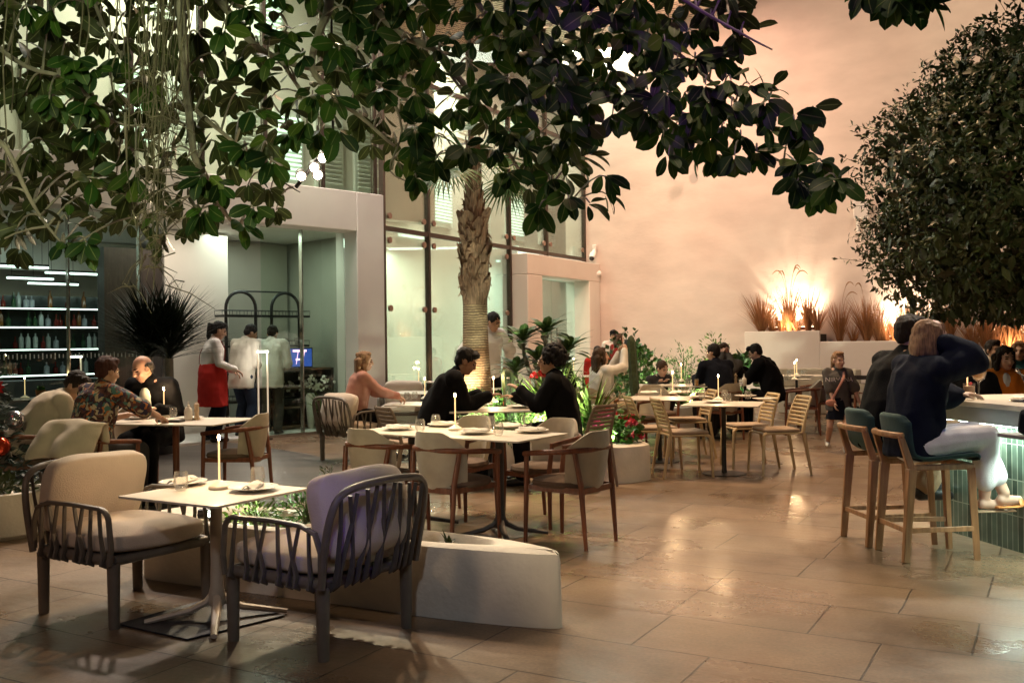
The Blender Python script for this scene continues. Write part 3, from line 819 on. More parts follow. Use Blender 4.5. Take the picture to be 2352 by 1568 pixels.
def make_glass(h=.10, r=.038):
    pr = [(0, .004), (r*.72, .004), (r*.95, h*.22), (r*1.05, h*.45), (r*.98, h*.75), (r*.84, h), (r*.80, h), (r*.94, h*.75), (r*1.0, h*.45), (r*.88, h*.22), (r*.6, .014), (0, .014)]
    return MB().lathe(pr, 24).obj('tumbler', M['tumbler'], auto=60)
def make_lamp():
    t = empty('table_lamp')
    MB().lathe([(0, 0), (.055, 0), (.058, .006), (.055, .016), (.02, .038), (.006, .046), (0, .046)], 28).obj('base', M['lamp_body'], t)
    MB().tube([(0, 0, .044), (0, 0, .262)], [.0055, .0048], 10).obj('stem', M['stem_glow'], t)
    MB().lathe([(0, .262), (.0062, .262), (.0075, .272), (.006, .288), (0, .292)], 12).obj('bulb', M['lamp_glow'], t)
    return t

LOUNGE = make_lounge(M['cushion'])
TUB = make_tub(M['beige_fabric'], M['brown_fabric'], M['red_wood'])
SLAT = make_slat(M['tan_plastic'], M['tan_cushion'])
SLATD = make_slat(M['taupe_plastic'], M['tan_cushion'])
STOOL = make_stool()
PLATE, NAP, FORK, GLASS, LAMP = make_plate(), make_napkin(2.2), make_fork(), make_glass(), make_lamp()
PROTO = [LOUNGE, TUB, SLAT, SLATD, STOOL, PLATE, NAP, FORK, GLASS, LAMP]
_used = set()
def put(proto, loc, rz, label, cat, group=None, name=None):
    k = proto.name
    if k not in _used and not (k.split('.')[0] in ()):
        _used.add(k); o = proto; o.location = loc; o.rotation_euler.z = rz; o['label'] = label
        if group: o['group'] = group
    else: o = copy_tree(proto, loc, rz, label, group)
    o['category'] = cat
    return o
def face_to(a, b): return math.atan2(b[1]-a[1], b[0]-a[0])-PI/2
LAMPS = []
def lamp(loc, label, power=2.6):
    o = put(LAMP, loc, rnd.uniform(0, 6), label, 'table lamp', 'slim glowing table lamps')
    l = light('POINT', 'table_lamp_light', V(loc)+V((0, 0, .30)), power, (1.0, .66, .34), .012)
    return o
class Tbl:
    def __init__(s, t, desc): s.t = t; s.h = t['h']; s.desc = desc; bpy.context.view_layer.update(); s.M = t.matrix_world.copy()
    def p(s, x, y, z=0): return s.M @ V((x, y, s.h+.001+z))
    def plate(s, x, y, where, nap=True, fork=True, a=0.0):
        rz = s.t.rotation_euler.z+a
        put(PLATE, s.p(x, y), rz, 'white plate %s' % where, 'plate', 'white dinner plates')
        if nap: put(NAP, s.p(x, y, .009), rz+.5+rnd.uniform(-.4, .4), 'folded white napkin on the plate %s' % where, 'napkin', 'napkins on the plates')
        if fork: put(FORK, s.p(x+.05*math.cos(a), y+.05*math.sin(a), .026), rz+.3+rnd.uniform(-.5, .5), 'steel fork on the plate %s' % where, 'fork', 'forks on the plates')
    def glass(s, x, y, where): return put(GLASS, s.p(x, y), 0, 'clear tumbler %s' % where, 'glass', 'clear water tumblers')
    def lamp(s, x, y, where, power=2.6): return lamp(s.p(x, y), 'slim candle-like lamp glowing %s' % where, power)
def table_at(x, y, rz, w, d, h, base, basem, label, desc, poles=(0,), topm=None):
    t = make_table(w, d, h, base, topm or M['tabletop'], basem, label, 'table', 'restaurant tables', poles)
    t.location = (x, y, 0); t.rotation_euler.z = rz
    return Tbl(t, desc)
def ang(dx, dy): return math.atan2(dy, dx)

# ================================================================ foreground: low table and two lounge chairs
MB().prism([tuple(at_z(270, 1436).xy), tuple(at_z(430, 1472).xy), tuple(at_z(655, 1416).xy), tuple(at_z(500, 1372).xy)], .004, .012).obj('floor_mat', mat('mat_rubber', (.02, .02, .028), .6, .3, 20, .2, 80), bevel=.003)
tag(bpy.data.objects['floor_mat'], 'dark flat service hatch mat under the low table base', 'mat')
M['light_taupe'] = mat('light_taupe', (.42, .36, .29), .45, .06, 10)
ft = table_at(-1.575, 5.11, ang(.56, .325)+R(0), .66, .72, .675, 'star', M['light_taupe'], 'low square bistro table with pale top and star foot between two lounge chairs', 'front table')
ft.t.rotation_euler.z = ang(.33, .56)-0.0; ft = Tbl(ft.t, '')
def on(tb, u, v):      # table-local xy of a photographed point
    p = tb.M.inverted() @ at_z(u, v, tb.h); return p.x, p.y
ft.plate(*on(ft, 421, 1113), 'left of the lamp on the low front table'); ft.plate(*on(ft, 582, 1126), 'right of the lamp on the low front table')
ft.glass(*on(ft, 416, 1126), 'beside the left plate on the low front table'); ft.glass(*on(ft, 592, 1114), 'behind the right plate on the low front table')
ft.lamp(*on(ft, 504, 1122), 'on the low front table between two lounge chairs', 9.0)
lc1 = put(LOUNGE, (-2.16, 5.38, 0), ang(.85, -.52)-PI/2, 'lounge chair with big cream cushions, seen from its front left, at the low table', 'armchair', 'strap lounge chairs')
lc2 = put(LOUNGE, (-.97, 4.84, 0), ang(-.84, .54)-PI/2, 'lounge chair seen from behind with blue light on its strap back', 'armchair', 'strap lounge chairs')

# long table with six tub chairs
rt = table_at(-.45, 7.40, R(-34), 1.62, .68, .76, 'star', M['dark_grey'], 'long pale table set for six among tub chairs in the middle of the court', 'long table', poles=(-.42, .42))
c = lambda u, v: on(rt, u, v)
rt.plate(*c(915, 987), 'at the far left end of the long table'); rt.plate(*c(1018, 979), 'behind the lamp on the long table')
rt.plate(*c(1093, 996), 'right of the lamp on the long table'); rt.plate(*c(1172, 983), 'at the back right of the long table', fork=False)
rt.plate(*c(1222, 993), 'nearest the right end of the long table')
for u, v, w in ((965, 992, 'left of the lamp on the long table'), (1128, 984, 'behind the other tumbler on the long table'), (1145, 1000, 'at the front of the pair right of the lamp on the long table'), (1212, 980, 'at the right end of the long table')): rt.glass(*c(u, v), w)
g = put(GLASS, rt.p(*c(1001, 978), .10), 0, 'clear tumbler standing upside down on the long table', 'glass', 'clear water tumblers'); g.rotation_euler.x = PI
rt.lamp(*c(1046, 988), 'on the long table set for six', 6.0)
GT = 'tub chairs around the long table'
tl = rt.t.rotation_euler.z
for x, y, rz, lab, dz in ((-.98, 7.42, tl-.05, 'tub chair at the near left corner of the long table', 0), (-.43, 7.08, tl-.08, 'tub chair at the near side of the long table, middle, seen from behind', 0),
                       (.40, 7.0, R(53), 'tub chair at the near right corner of the long table, turned outward', 0), (.24, 7.76, tl+PI-.1, 'tub chair on the far side of the long table, right', 0), (-.46, 8.12, tl+PI, 'tub chair on the far side of the long table, middle', 0)):
    put(TUB, (x, y, 0), rz, lab, 'armchair', GT)

# couple's table (centre)
ct = table_at(-.22, 9.9, R(4), .86, .72, .76, 'star', M['dark_grey'], 'small square table between the couple in black', 'couple')
cc = lambda u, v: on(ct, u, v)
ct.plate(*cc(1105, 932), 'left on the table of the couple in black'); ct.plate(*cc(1192, 936), 'right on the table of the couple in black', nap=False)
ct.glass(*cc(1118, 930), 'by the lamp of the couple in black'); ct.glass(*cc(1180, 932), 'in front of the woman with curly hair')
ct.lamp(*cc(1134, 924), 'between the man and woman in black', 7.5)
b = MB().lathe([(0, .0), (.034, .0), (.036, .01), (.036, .17), (.030, .2), (.013, .235), (.013, .268), (.016, .27), (.016, .285), (0, .285)], 20).obj('water_bottle', M['bottle_glass'])
b.location = ct.p(*cc(1168, 930)); tag(b, 'clear glass water bottle with printed letters on the couple in black\'s table', 'bottle')
MB().tube([(0, 0, .286), (0, 0, .302)], .0165, 12).obj('cap', M['porcelain'], b)
mbl = MB()
for k in range(9): mbl.box((-.012+.003*(k % 2), -.0365, .045+k*.013), (.014, .002, .009 if k % 3 else .006))
mbl.obj('lettering', M['porcelain'], b, smooth=False)
put(SLATD, (-1.0, 9.62, 0), R(-58), 'brown slat chair of the man in black, left of the couple\'s table', 'chair', 'brown slat chairs')
put(SLATD, (.66, 9.62, 0), R(50), 'brown slat chair of the curly-haired woman, back toward us', 'chair', 'brown slat chairs')

# two slat-chair tables (right of centre)
mt = table_at(*at_z(1672, 1090).xy, R(-20), .80, .80, .755, 'disc', M['black_metal'], 'square white table on a black disc foot with four tan slat chairs', 'near slat table')
mt.t.location = (2.27, 10.42, 0); mt = Tbl(mt.t, '')
mc = lambda u, v: on(mt, u, v)
mt.plate(*mc(1605, 914), 'at the left of the near slat-chair table', nap=False); mt.plate(*mc(1640, 925), 'at the front left of the near slat-chair table', nap=False)
mt.plate(*mc(1712, 912), 'at the back of the near slat-chair table', nap=False); mt.plate(*mc(1755, 919), 'at the right of the near slat-chair table', nap=False)
for u, v, w in ((1612, 917, 'left on the near slat-chair table'), (1665, 915, 'behind the lamp of the near slat-chair table'), (1672, 923, 'in front of the lamp on the near slat-chair table'), (1718, 917, 'right on the near slat-chair table')): mt.glass(*mc(u, v), w)
mt.lamp(*mc(1650, 919), 'on the near slat-chair table', 6.0)
mt2 = table_at(1.75, 11.55, R(-20), .80, .80, .755, 'disc', M['black_metal'], 'white table on a black disc foot just behind the near slat-chair table', 'far slat table')
m2 = lambda u, v: on(mt2, u, v)
mt2.plate(*m2(1490, 905), 'left on the second slat-chair table'); mt2.plate(*m2(1565, 904), 'right on the second slat-chair table')
mt2.glass(*m2(1520, 908), 'left of the lamp on the second slat-chair table'); mt2.glass(*m2(1572, 906), 'right of the lamp on the second slat-chair table')
mt2.lamp(*m2(1545, 905), 'on the second slat-chair table', 6.0)
GS = 'tan slat chairs'
for x, y, rz, lab in ((1.83, 10.32, R(-82), 'tan slat chair left of the near white table, front one of two'), (1.60, 10.85, R(-84), 'tan slat chair left of the near white table, rear one of two'),
                      (2.84, 10.45, R(97), 'tan slat chair at right of the near white table, nearest the girl'), (2.66, 11.02, R(96), 'tan slat chair at right of the near white table, behind its twin'),
                      (2.15, 11.95, R(95), 'tan slat chair facing the second white table'), (1.12, 11.9, R(-85), 'tan slat chair turned its back to the flower planter')):
    put(SLAT, (x, y, 0), rz, lab, 'chair', GS)
# tub chairs farther back
GB = 'tub chairs at the rear tables'
for x, y, rz, lab in ((2.0, 13.4, R(190), 'brown tub chair of the child'), (3.0, 14.0, R(30), 'tub chair of the man in the dark pullover'), (4.35, 14.6, R(75), 'red-railed tub chair of the man with glasses'),
                      (4.85, 15.6, R(70), 'tub chair standing empty behind the girl, left one'), (5.4, 16.4, R(80), 'tub chair standing empty beside the planter wall'), (1.05, 13.2, R(-20), 'tub chair of the woman holding up her phone'), (1.65, 12.6, R(120), 'tub chair with pale pad left of the second slat-chair table')):
    put(TUB, (x, y, 0), rz, lab, 'armchair', GB)
t3 = table_at(2.55, 14.4, R(-15), 1.5, .85, .77, 'disc', M['black_metal'], 'rear table with child, juice and pepper mills', 'family table', poles=(-.4, .4))
f3 = lambda u, v: on(t3, u, v)
t3.lamp(*f3(1628, 880), 'on the family table behind the dark pullover', 6.0) if False else t3.lamp(*f3(1565, 876), 'on the family table beside the child', 6.0)
t3.glass(*f3(1555, 884), 'near the child on the family table'); t3.glass(*f3(1580, 886), 'left of the juice on the family table'); t3.plate(*f3(1620, 886), 'in the middle of the family table', nap=False); t3.plate(*f3(1525, 889), 'in front of the child', nap=True, fork=False)
j = MB().lathe([(0, .004), (.03, .004), (.034, .11), (.031, .11), (.028, .012), (0, .012)], 20).obj('juice_glass', M['tumbler']); j.location = t3.p(*f3(1600, 887)); tag(j, 'glass of orange juice on the family table', 'glass')
MB().lathe([(0, .013), (.0275, .013), (.0295, .085), (0, .085)], 18).obj('juice', mat('juice', (.75, .35, .04), .3, .05), j)
def mill(loc, lab, m, s=1.0):
    o = MB().lathe([(0, 0), (.027*s, 0), (.029*s, .012*s), (.02*s, .04*s), (.017*s, .06*s), (.025*s, .085*s), (.02*s, .10*s), (.017*s, .112*s), (.024*s, .13*s), (.022*s, .15*s), (.008*s, .158*s), (.01*s, .168*s), (0, .172*s)], 20).obj('pepper_mill', m)
    o.location = loc; tag(o, lab, 'pepper mill', 'wooden pepper mills'); return o
M['mill_wood'] = mat('mill_wood', (.55, .40, .25), .4, .12, 15)
mill(t3.p(*f3(1690, 884)), 'pale pepper mill on the family table', M['mill_wood']); 
def oilb(loc, lab):
    o = MB().lathe([(0, 0), (.034, 0), (.037, .01), (.037, .085), (.03, .11), (.012, .125), (.012, .14), (.006, .145), (.004, .175), (0, .176)], 20).obj('oil_bottle', M['porcelain'])
    o.location = loc; tag(o, lab, 'bottle', 'white oil bottles'); return o
oilb(t3.p(*f3(1709, 886)), 'white oil bottle on the family table')
t4 = table_at(3.75, 15.6, R(-20), 1.0, .8, .77, 'disc', M['black_metal'], 'rear table of the man with glasses', 'glasses table')
f4 = lambda u, v: on(t4, u, v)
t4.lamp(*f4(1825, 872), 'at the table of the man with glasses', 6.0); t4.glass(*f4(1806, 874), 'at the table of the man with glasses'); t4.plate(*f4(1845, 874), 'at the table of the man with glasses', nap=False, fork=False)
t5 = table_at(5.2, 17.7, R(-20), 1.0, .8, .77, 'disc', M['black_metal'], 'rearmost table by the stepped planter', 'rear table')
f5 = lambda u, v: on(t5, u, v)
t5.lamp(*f5(1944*.9408+1, 862), 'at the rearmost table by the stepped planter', 6.0); t5.glass(*f5(1812, 863), 'left on the rearmost table'); t5.glass(*f5(1845, 863), 'right on the rearmost table'); t5.plate(*f5(1852, 865), 'on the rearmost table', nap=False, fork=False)
# curved pale bench behind that table
mb = MB()
for r0, r1, z0, z1 in ((.55, .95, 0, .5), (.83, .95, .502, .86)):
    n = 16; pts = []
    for i in range(n+1): a = R(-10)+R(120)*i/n; pts.append((r1*math.cos(a), r1*math.sin(a)))
    for i in range(n, -1, -1): a = R(-10)+R(120)*i/n; pts.append((r0*math.cos(a), r0*math.sin(a)))
    mb.prism(pts, z0, z1)
o = mb.obj('curved_bench', M['beige_fabric'], bevel=.02); o.location = (5.5, 18.0, 0); tag(o, 'curved pale upholstered bench end behind the rearmost table', 'bench')
o = put(LOUNGE, (-1.95, 12.05, 0), R(-42), 'pinkish lounge chair of the blonde woman near the white column', 'armchair', 'strap lounge chairs')
t6 = table_at(-1.1, 12.2, R(-15), .8, .8, .68, 'star', M['dark_grey'], 'low table in front of the blonde woman', 'blonde table')
f6 = lambda u, v: on(t6, u, v)
t6.lamp(*f6(976, 916), 'on the low table of the blonde woman', 6.0); t6.glass(*f6(935, 918), 'left on the blonde woman\'s table'); t6.glass(*f6(953, 916), 'right on the blonde woman\'s table')
t7 = table_at(-1.35, 14.6, R(-15), 1.0, .8, .70, 'star', M['dark_grey'], 'low table by the glass front behind the blonde woman', 'glass table')
f7 = lambda u, v: on(t7, u, v)
t7.lamp(*f7(962, 882), 'on the low table by the glass front', 6.0); t7.plate(*f7(925, 880), 'left on the low table by the glass front'); t7.plate(*f7(990, 880), 'right on the low table by the glass front'); t7.glass(*f7(966, 878), 'on the low table by the glass front')
put(LOUNGE, (-1.75, 15.3, 0), R(180), 'pinkish lounge chair by the glass front, left of the palm', 'armchair', 'strap lounge chairs')
put(LOUNGE, (-.75, 15.2, 0), R(175), 'pinkish lounge chair by the glass front, half behind the man in black', 'armchair', 'strap lounge chairs')
t8 = table_at(.05, 14.4, R(10), .8, .8, .76, 'disc', M['black_metal'], 'small table right of the palm trunk', 'palm table')
f8 = lambda u, v: on(t8, u, v)
t8.lamp(*f8(1166, 868), 'on the small table right of the palm', 6.0); t8.glass(*f8(1160, 868), 'on the small table right of the palm'); t8.plate(*f8(1150, 872), 'on the small table right of the palm', nap=False, fork=False)
t9 = table_at(1.35, 18.4, R(10), .9, .8, .78, 'disc', M['black_metal'], 'far table in front of the portal with small lamp', 'portal table')
f9 = lambda u, v: on(t9, u, v)
t9.lamp(*f9(1318, 852), 'at the far table in front of the portal', 6.0); t9.plate(*f9(1330, 852), 'at the far table in front of the portal', nap=False, fork=False)

# left table group
lt = table_at(-3.12, 8.95, R(-14), 1.25, .80, .755, 'star', M['red_wood'], 'wood-legged table of the three guests at left', 'left table')
fl = lambda u, v: on(lt, u, v)
lt.plate(*fl(318, 962), 'with salad in front of the woman in the floral shirt', nap=False); lt.plate(*fl(435, 963), 'beside the oil bottle at the left table', nap=False, fork=False)
lt.lamp(*fl(377, 958), 'on the table of the three guests at left', 5.0); lt.glass(*fl(398, 959), 'on the table of the three guests at left')
oilb(lt.p(*fl(433, 965)), 'white oil bottle on the table of the three guests at left'); mill(lt.p(*fl(452, 964)), 'carved pepper mill on the table of the three guests at left', M['mill_wood'])
ph = MB().box((0, 0, .012), (.24, .10, .02)).obj('card_tray', M['black_metal'], bevel=.004); ph.location = lt.p(*fl(392, 969)); ph.rotation_euler.z = R(-14); tag(ph, 'thin black bill folder at the front edge of the left table', 'folder')
sal = MB()
for k in range(40):
    a = rnd.uniform(0, 6.3); r = .075*math.sqrt(rnd.random())
    sal.leaf((r*math.cos(a), r*math.sin(a), .014+.02*rnd.random()), (rnd.uniform(-1, 1), rnd.uniform(-1, 1), .5), (0, 0, 1), .05, .03, .6)
M['salad'] = leafmat('salad', [(.12, .16, .03), (.3, .26, .06), (.35, .22, .08)], (.2, .2, .06))
so_ = sal.obj('salad', M['salad']); so_.location = lt.p(*fl(318, 962), .008); tag(so_, 'green salad on the plate of the woman in the floral shirt', 'food')
GL = 'tub chairs at the left table'
put(TUB, (-4.38, 8.62, 0), R(-55), 'tub chair of the man in the cream sweater', 'armchair', GL); put(TUB, (-3.45, 8.02, 0), R(-20), 'tub chair with a cream hooded jacket hung over it', 'armchair', GL)
put(TUB, (-2.58, 9.0, 0), R(82), 'empty tub chair at the right end of the left table', 'armchair', GL); put(TUB, (-3.9, 9.95, 0), R(196), 'tub chair of the old man', 'armchair', GL)
# ================================================================ people
SKIN = {}
def skinm(name, c): 
    SKIN[name] = [mat('skin_'+name, c, .5, .07, 12, .08, 120, sss=.06), mat('eye', (.02, .015, .012), .2, .02), mat('lips', tuple(x*y for x, y in zip(c, (.75, .42, .42))), .45, .03), mat('brow', (.03, .02, .015), .8, .02)]
    return SKIN[name]
skinm('fair', (.58, .36, .26)); skinm('tan', (.42, .24, .15)); skinm('brown', (.28, .14, .08)); skinm('pink', (.60, .33, .24))
def cloth(name, c, var=.1, **k): 
    if name not in M: M[name] = mat(name, c, .9, var, 6, .35, 140, spec=.15, **k)
    return M[name]
HAIR = {n: mat('hair_'+n, c, .6, .3, 3, .5, 60, spec=.25, stretch=(40, 40, 3)) for n, c in (('black', (.008, .006, .006)), ('dark', (.02, .012, .008)), ('brown', (.06, .03, .015)), ('blonde', (.30, .17, .09)), ('fair', (.34, .20, .11)), ('grey', (.10, .085, .075)), ('auburn', (.055, .016, .01)))}
M['shoe_black'] = mat('shoe_black', (.012, .012, .013), .3, .1, 10); M['shoe_white'] = mat('shoe_white', (.62, .6, .56), .6, .08, 20); M['shoe_brown'] = mat('shoe_brown', (.12, .05, .02), .4, .1, 10)

def ik(a, t, l1, l2, pole):
    d = t-a; L = min(d.length, (l1+l2)*.995); d.normalize(); t2 = a+d*L
    x = (l1*l1-l2*l2+L*L)/(2*L); h = math.sqrt(max(0, l1*l1-x*x))
    p = pole-d*pole.dot(d); p.normalize()
    return a+d*x+p*h, t2
def fuse(mb, name, mats, parent, voxel, smooth=6, wr=0.0, wscale=9.0, seed=0.0, paint=None, strand=0.0, stretch=V((1, 1, 1))):
    """one continuous skin over overlapping forms"""
    o = mb.obj('form', mats)
    r = o.modifiers.new('r', 'REMESH'); r.mode = 'VOXEL'; r.voxel_size = voxel; r.use_smooth_shade = True
    if smooth:
        s = o.modifiers.new('s', 'SMOOTH'); s.factor = .5; s.iterations = smooth
    dg = bpy.context.evaluated_depsgraph_get(); dg.update()
    me = bpy.data.meshes.new_from_object(o.evaluated_get(dg)); old = o.data
    bpy.data.objects.remove(o); bpy.data.meshes.remove(old)
    me.name = name
    if wr or strand:
        sv = V((seed*3.1, seed*1.7, seed))
        ns = [v.normal.copy() for v in me.vertices]
        for v, n in zip(me.vertices, ns):
            p = v.co
            d = 0
            if wr:
                q = V((p.x*stretch.x, p.y*stretch.y, p.z*stretch.z))*wscale+sv
                a = noise.noise(q); b_ = noise.noise(q*2.1)
                d += wr*((1-abs(a)*2.2)*.7 + b_*.45)
            if strand:
                d += strand*noise.noise(V((p.x*70, p.y*70, p.z*9))+sv) + strand*.8*noise.noise(p*26+sv)
            v.co = p+n*d
    while len(me.materials): me.materials.pop()
    for m_ in (mats if isinstance(mats, (list, tuple)) else [mats]): me.materials.append(m_)
    mi = [0]*len(me.polygons)
    if paint:
        for i, p in enumerate(me.polygons):
            for k, c, r_ in paint:
                q = p.center-c[0]
                if (q.x if False else (c[1].inverted() @ q)).length < 0: pass
                l = c[1].inverted() @ q
                if (l.x/r_[0])**2+(l.y/r_[1])**2+(l.z/r_[2])**2 < 1: mi[i] = k
    me.polygons.foreach_set('material_index', mi)
    me.polygons.foreach_set('use_smooth', [True]*len(me.polygons)); me.update()
    ob = bpy.data.objects.new(name, me); col.objects.link(ob); ob.parent = parent
    return ob

def person(label, loc, rz, s=1.0, skin='fair', hz=.93, lean=0, side=0, twist=0, curve=10, head=(0, 0, 0), handR=None, handL=None, poleR=None, poleL=None,
           footR=None, footL=None, sit=False, kneeR=None, kneeL=None, top=None, topm=None, sleeve='long', fit=1.0, bottom='trousers', botm=None, botlen='full', hair='short', hairm='black',
           shoes='shoe_black', vox=.011, curl=.5, female=False, extras=None, group=None, gripR=None, toeout=8, hem=.0, hsc=1.0):
    """builds a person; local frame: faces +Y, right hand +X, origin on the ground under the pelvis"""
    t = empty('person', loc, rz, label, 'person', group)
    t.scale = (s, s, s)
    P = V((0, 0, hz)); Rl = Matrix.Rotation(R(-lean), 3, 'X') @ Matrix.Rotation(R(side), 3, 'Y')
    Rm = Matrix.Rotation(R(-lean-curve), 3, 'X') @ Matrix.Rotation(R(side), 3, 'Y') @ Matrix.Rotation(R(twist*.5), 3, 'Z')
    Ru = Matrix.Rotation(R(-lean-curve*1.8), 3, 'X') @ Matrix.Rotation(R(side), 3, 'Y') @ Matrix.Rotation(R(twist), 3, 'Z')
    waist = P+Rl @ V((0, .0, .17)); chest = waist+Rm @ V((0, 0, .17)); neck = chest+Ru @ V((0, -.01, .185))
    sw = .165 if female else .185
    sh = {1: chest+Ru @ V((sw, -.01, .125)), -1: chest+Ru @ V((-sw, -.01, .125))}
    hp = {1: P+V((.095, 0, -.02)), -1: P+V((-.095, 0, -.02))}
    yaw, pitch, roll = head
    Rh = Matrix.Rotation(R(yaw), 3, 'Z') @ Matrix.Rotation(R(-pitch), 3, 'X') @ Matrix.Rotation(R(roll), 3, 'Y')
    Rh = Rh*hsc
    nk2 = neck + (Ru @ V((0, .0, .03))).lerp(Rh @ V((0, .0, .03)), .5)
    hc = nk2 + Rh @ V((0, .018, .105))
    ua, fa = .285, .25; th_, sn = .43, .42
    handR = V(handR) if handR else V((.25, .06, hz-.14)); handL = V(handL) if handL else V((-.25, .06, hz-.14))
    poleR = V(poleR) if poleR else V((.35, -1, -.3)); poleL = V(poleL) if poleL else V((-.35, -1, -.3))
    el = {}; wr = {}
    el[1], wr[1] = ik(sh[1], handR, ua, fa, poleR); el[-1], wr[-1] = ik(sh[-1], handL, ua, fa, poleL)
    if footR is None: footR = (.10, .42, .085) if sit else (.105, 0, .085)
    if footL is None: footL = (-.10, .40, .085) if sit else (-.105, .03, .085)
    kn = {}; an = {}
    kn[1], an[1] = ik(hp[1], V(footR), th_, sn, V(kneeR) if kneeR else V((.1, 1, .4))); kn[-1], an[-1] = ik(hp[-1], V(footL), th_, sn, V(kneeL) if kneeL else V((-.1, 1, .4)))
    k = .92 if female else 1.0
    def torso(mb, e=0.0, lo=0.0):
        if e:
            w_ = e-.014     # cloth hangs straight between chest and hip
            secs = [(P+Rl @ V((0, -.005, -.10+lo)), Rl, .168*k+e, .125+e), (P+Rl @ V((0, -.005, .02)), Rl, .168*k+e, .125+e), (waist, Rm, (.150 if female else .160)*k+e*1.25, .118+e*1.2), (chest+Ru @ V((0, .005, -.03)), Ru, .172*k+e, (.128 if female else .122)+e), (chest+Ru @ V((0, 0, .07)), Ru, .180*k+e, .112+e), (chest+Ru @ V((0, -.005, .135)), Ru, .150*k+e*.7, .085+e*.6), (chest+Ru @ V((0, -.008, .175)), Ru, .085*k, .062)]
            base = len(mb.v); n_ = 24
            for c_, r_, ax, ay in secs:
                for i_ in range(n_):
                    a_ = 2*PI*i_/n_; mb.v.append(tuple(c_+r_ @ V((ax*math.copysign(abs(math.cos(a_))**.85, math.cos(a_)), ay*math.copysign(abs(math.sin(a_))**.85, math.sin(a_)), 0))))
            for j_ in range(len(secs)-1):
                for i_ in range(n_): q_ = base+j_*n_+i_; q2 = base+j_*n_+(i_+1) % n_; mb.face((q_, q2, q2+n_, q_+n_))
            mb.face([base+i_ for i_ in range(n_)][::-1]); mb.face([base+(len(secs)-1)*n_+i_ for i_ in range(n_)])
            for sx in (1, -1): mb.cone(chest+Ru @ V((sx*.05, -.01, .12)), sh[sx], .075+e*.5, .056*k+e)
            return
        mb.ell(P+Rl @ V((0, -.01, -.01+lo)), (.165*k+e+(.012 if female else 0), .115+e, .125+e*.5), Rl)
        mb.ell(waist, (.142*k+e, .102+e, .15), Rm)
        mb.ell(chest+Ru @ V((0, .0, .02)), (.165*k+e, .112+e, .165+e*.5), Ru)
        if female: 
            for sx in (-1, 1): mb.ell(chest+Ru @ V((sx*.065, .085, .0)), (.06+e, .05+e, .06+e), Ru)
        for sx in (1, -1):
            mb.cone(chest+Ru @ V((sx*.06, -.01, .15)), sh[sx], .068+e*.7, .058*k+e)
            mb.cone(neck+Ru @ V((0, -.005, -.03)), sh[sx], .056+e*.5, .05*k+e*.8)
    def arm(mb, sx, e=0.0, upto=1.0):
        a, b_, c_ = sh[sx], el[sx], wr[sx]
        if upto <= .6: mb.cone(a, a.lerp(b_, upto/.5 if upto < .5 else 1), .055*k+e, .047*k+e*1.15); return
        mb.cone(a, b_, .053*k+e, .042*k+e); mb.cone(b_, b_.lerp(c_, (upto-.5)*2 if upto < 1 else .97), .042*k+e, .029*k+e*.8)
    def leg(mb, sx, e=0.0, upto=1.0, flare=0.0):
        a, b_, c_ = hp[sx], kn[sx], an[sx]
        if upto <= .5: mb.cone(a, a.lerp(b_, upto*2), .088+e, .075+e+flare); return
        mb.cone(a, b_, .088+e, .056+e); 
        u = (upto-.5)*2
        cb = b_.lerp(c_, .3)
        mb.cone(b_, cb, .056+e, .056*.97+e+flare*.4); mb.cone(cb, b_.lerp(c_, u), .055+e+flare*.4, .036+e+flare)
    # ---- body
    mb = MB(); torso(mb)
    mb.cone(neck-Ru @ V((0, .0, .03)), nk2+Rh @ V((0, .012, .05)), .058*k, .052*k)
    H = lambda x, y, z: hc+Rh @ V((x, y, z))
    mb.ell(H(0, -.012, .03), (.074, .094, .092), Rh); mb.ell(H(0, .022, -.03), (.062, .07, .09), Rh); mb.ell(H(0, .045, -.088), (.038, .04, .03), Rh)
    mb.cone(H(0, .088, .012), H(0, .105, -.028), .012, .0155); mb.ell(H(0, .078, .024), (.05, .02, .014), Rh); mb.ell(H(0, .083, -.064), (.024, .013, .011), Rh)
    for sx in (-1, 1):
        mb.ell(H(sx*.077, -.008, -.012), (.011, .022, .032), Rh); mb.ell(H(sx*.038, .062, -.032), (.022, .022, .018), Rh)
    for sx in (1, -1):
        arm(mb, sx); leg(mb, sx)
        d = (wr[sx]-el[sx]).normalized()
        g_ = gripR if (sx == 1 and gripR) else None
        dirh = V(g_).normalized() if g_ else (d+V((0, 0, -.12))).normalized()
        nrm = V((0, 0, 1)); 
        if abs(dirh.z) > .8: nrm = V((sx, 0, 0))*1.0
        x_, y_, z_ = frame(dirh, nrm); lat = x_*(-sx if abs(dirh.z) <= .8 else 1)   # towards the thumb
        pal = -y_
        lat = x_ if (x_.dot(V((-sx, .3, 0))) > 0) else -x_
        w0 = wr[sx]; rp = Matrix((lat, pal, dirh)).transposed()
        mb.ell(w0+dirh*.05, (.038, .016, .052), rp)
        for f_, (off, ln) in enumerate(((.029, .070), (.010, .080), (-.010, .074), (-.028, .058))):
            b0 = w0+dirh*.088+lat*off; c1 = curl*(.8+.15*f_)
            d1 = (dirh*math.cos(c1*.7)+pal*math.sin(c1*.7)); m1 = b0+d1*ln*.5
            d2 = (dirh*math.cos(c1*1.7)+pal*math.sin(c1*1.7)); mb.cone(b0-dirh*.015, m1, .0098, .0092, 8); mb.cone(m1, m1+d2*ln*.5, .0092, .008, 8)
        tb = w0+dirh*.03+lat*.032; t1 = tb+(dirh*.7+lat*.55+pal*.35).normalized()*.042; mb.cone(tb, t1, .0125, .0105, 8); mb.cone(t1, t1+(dirh*.9+pal*.45).normalized()*.03, .0105, .0085, 8)
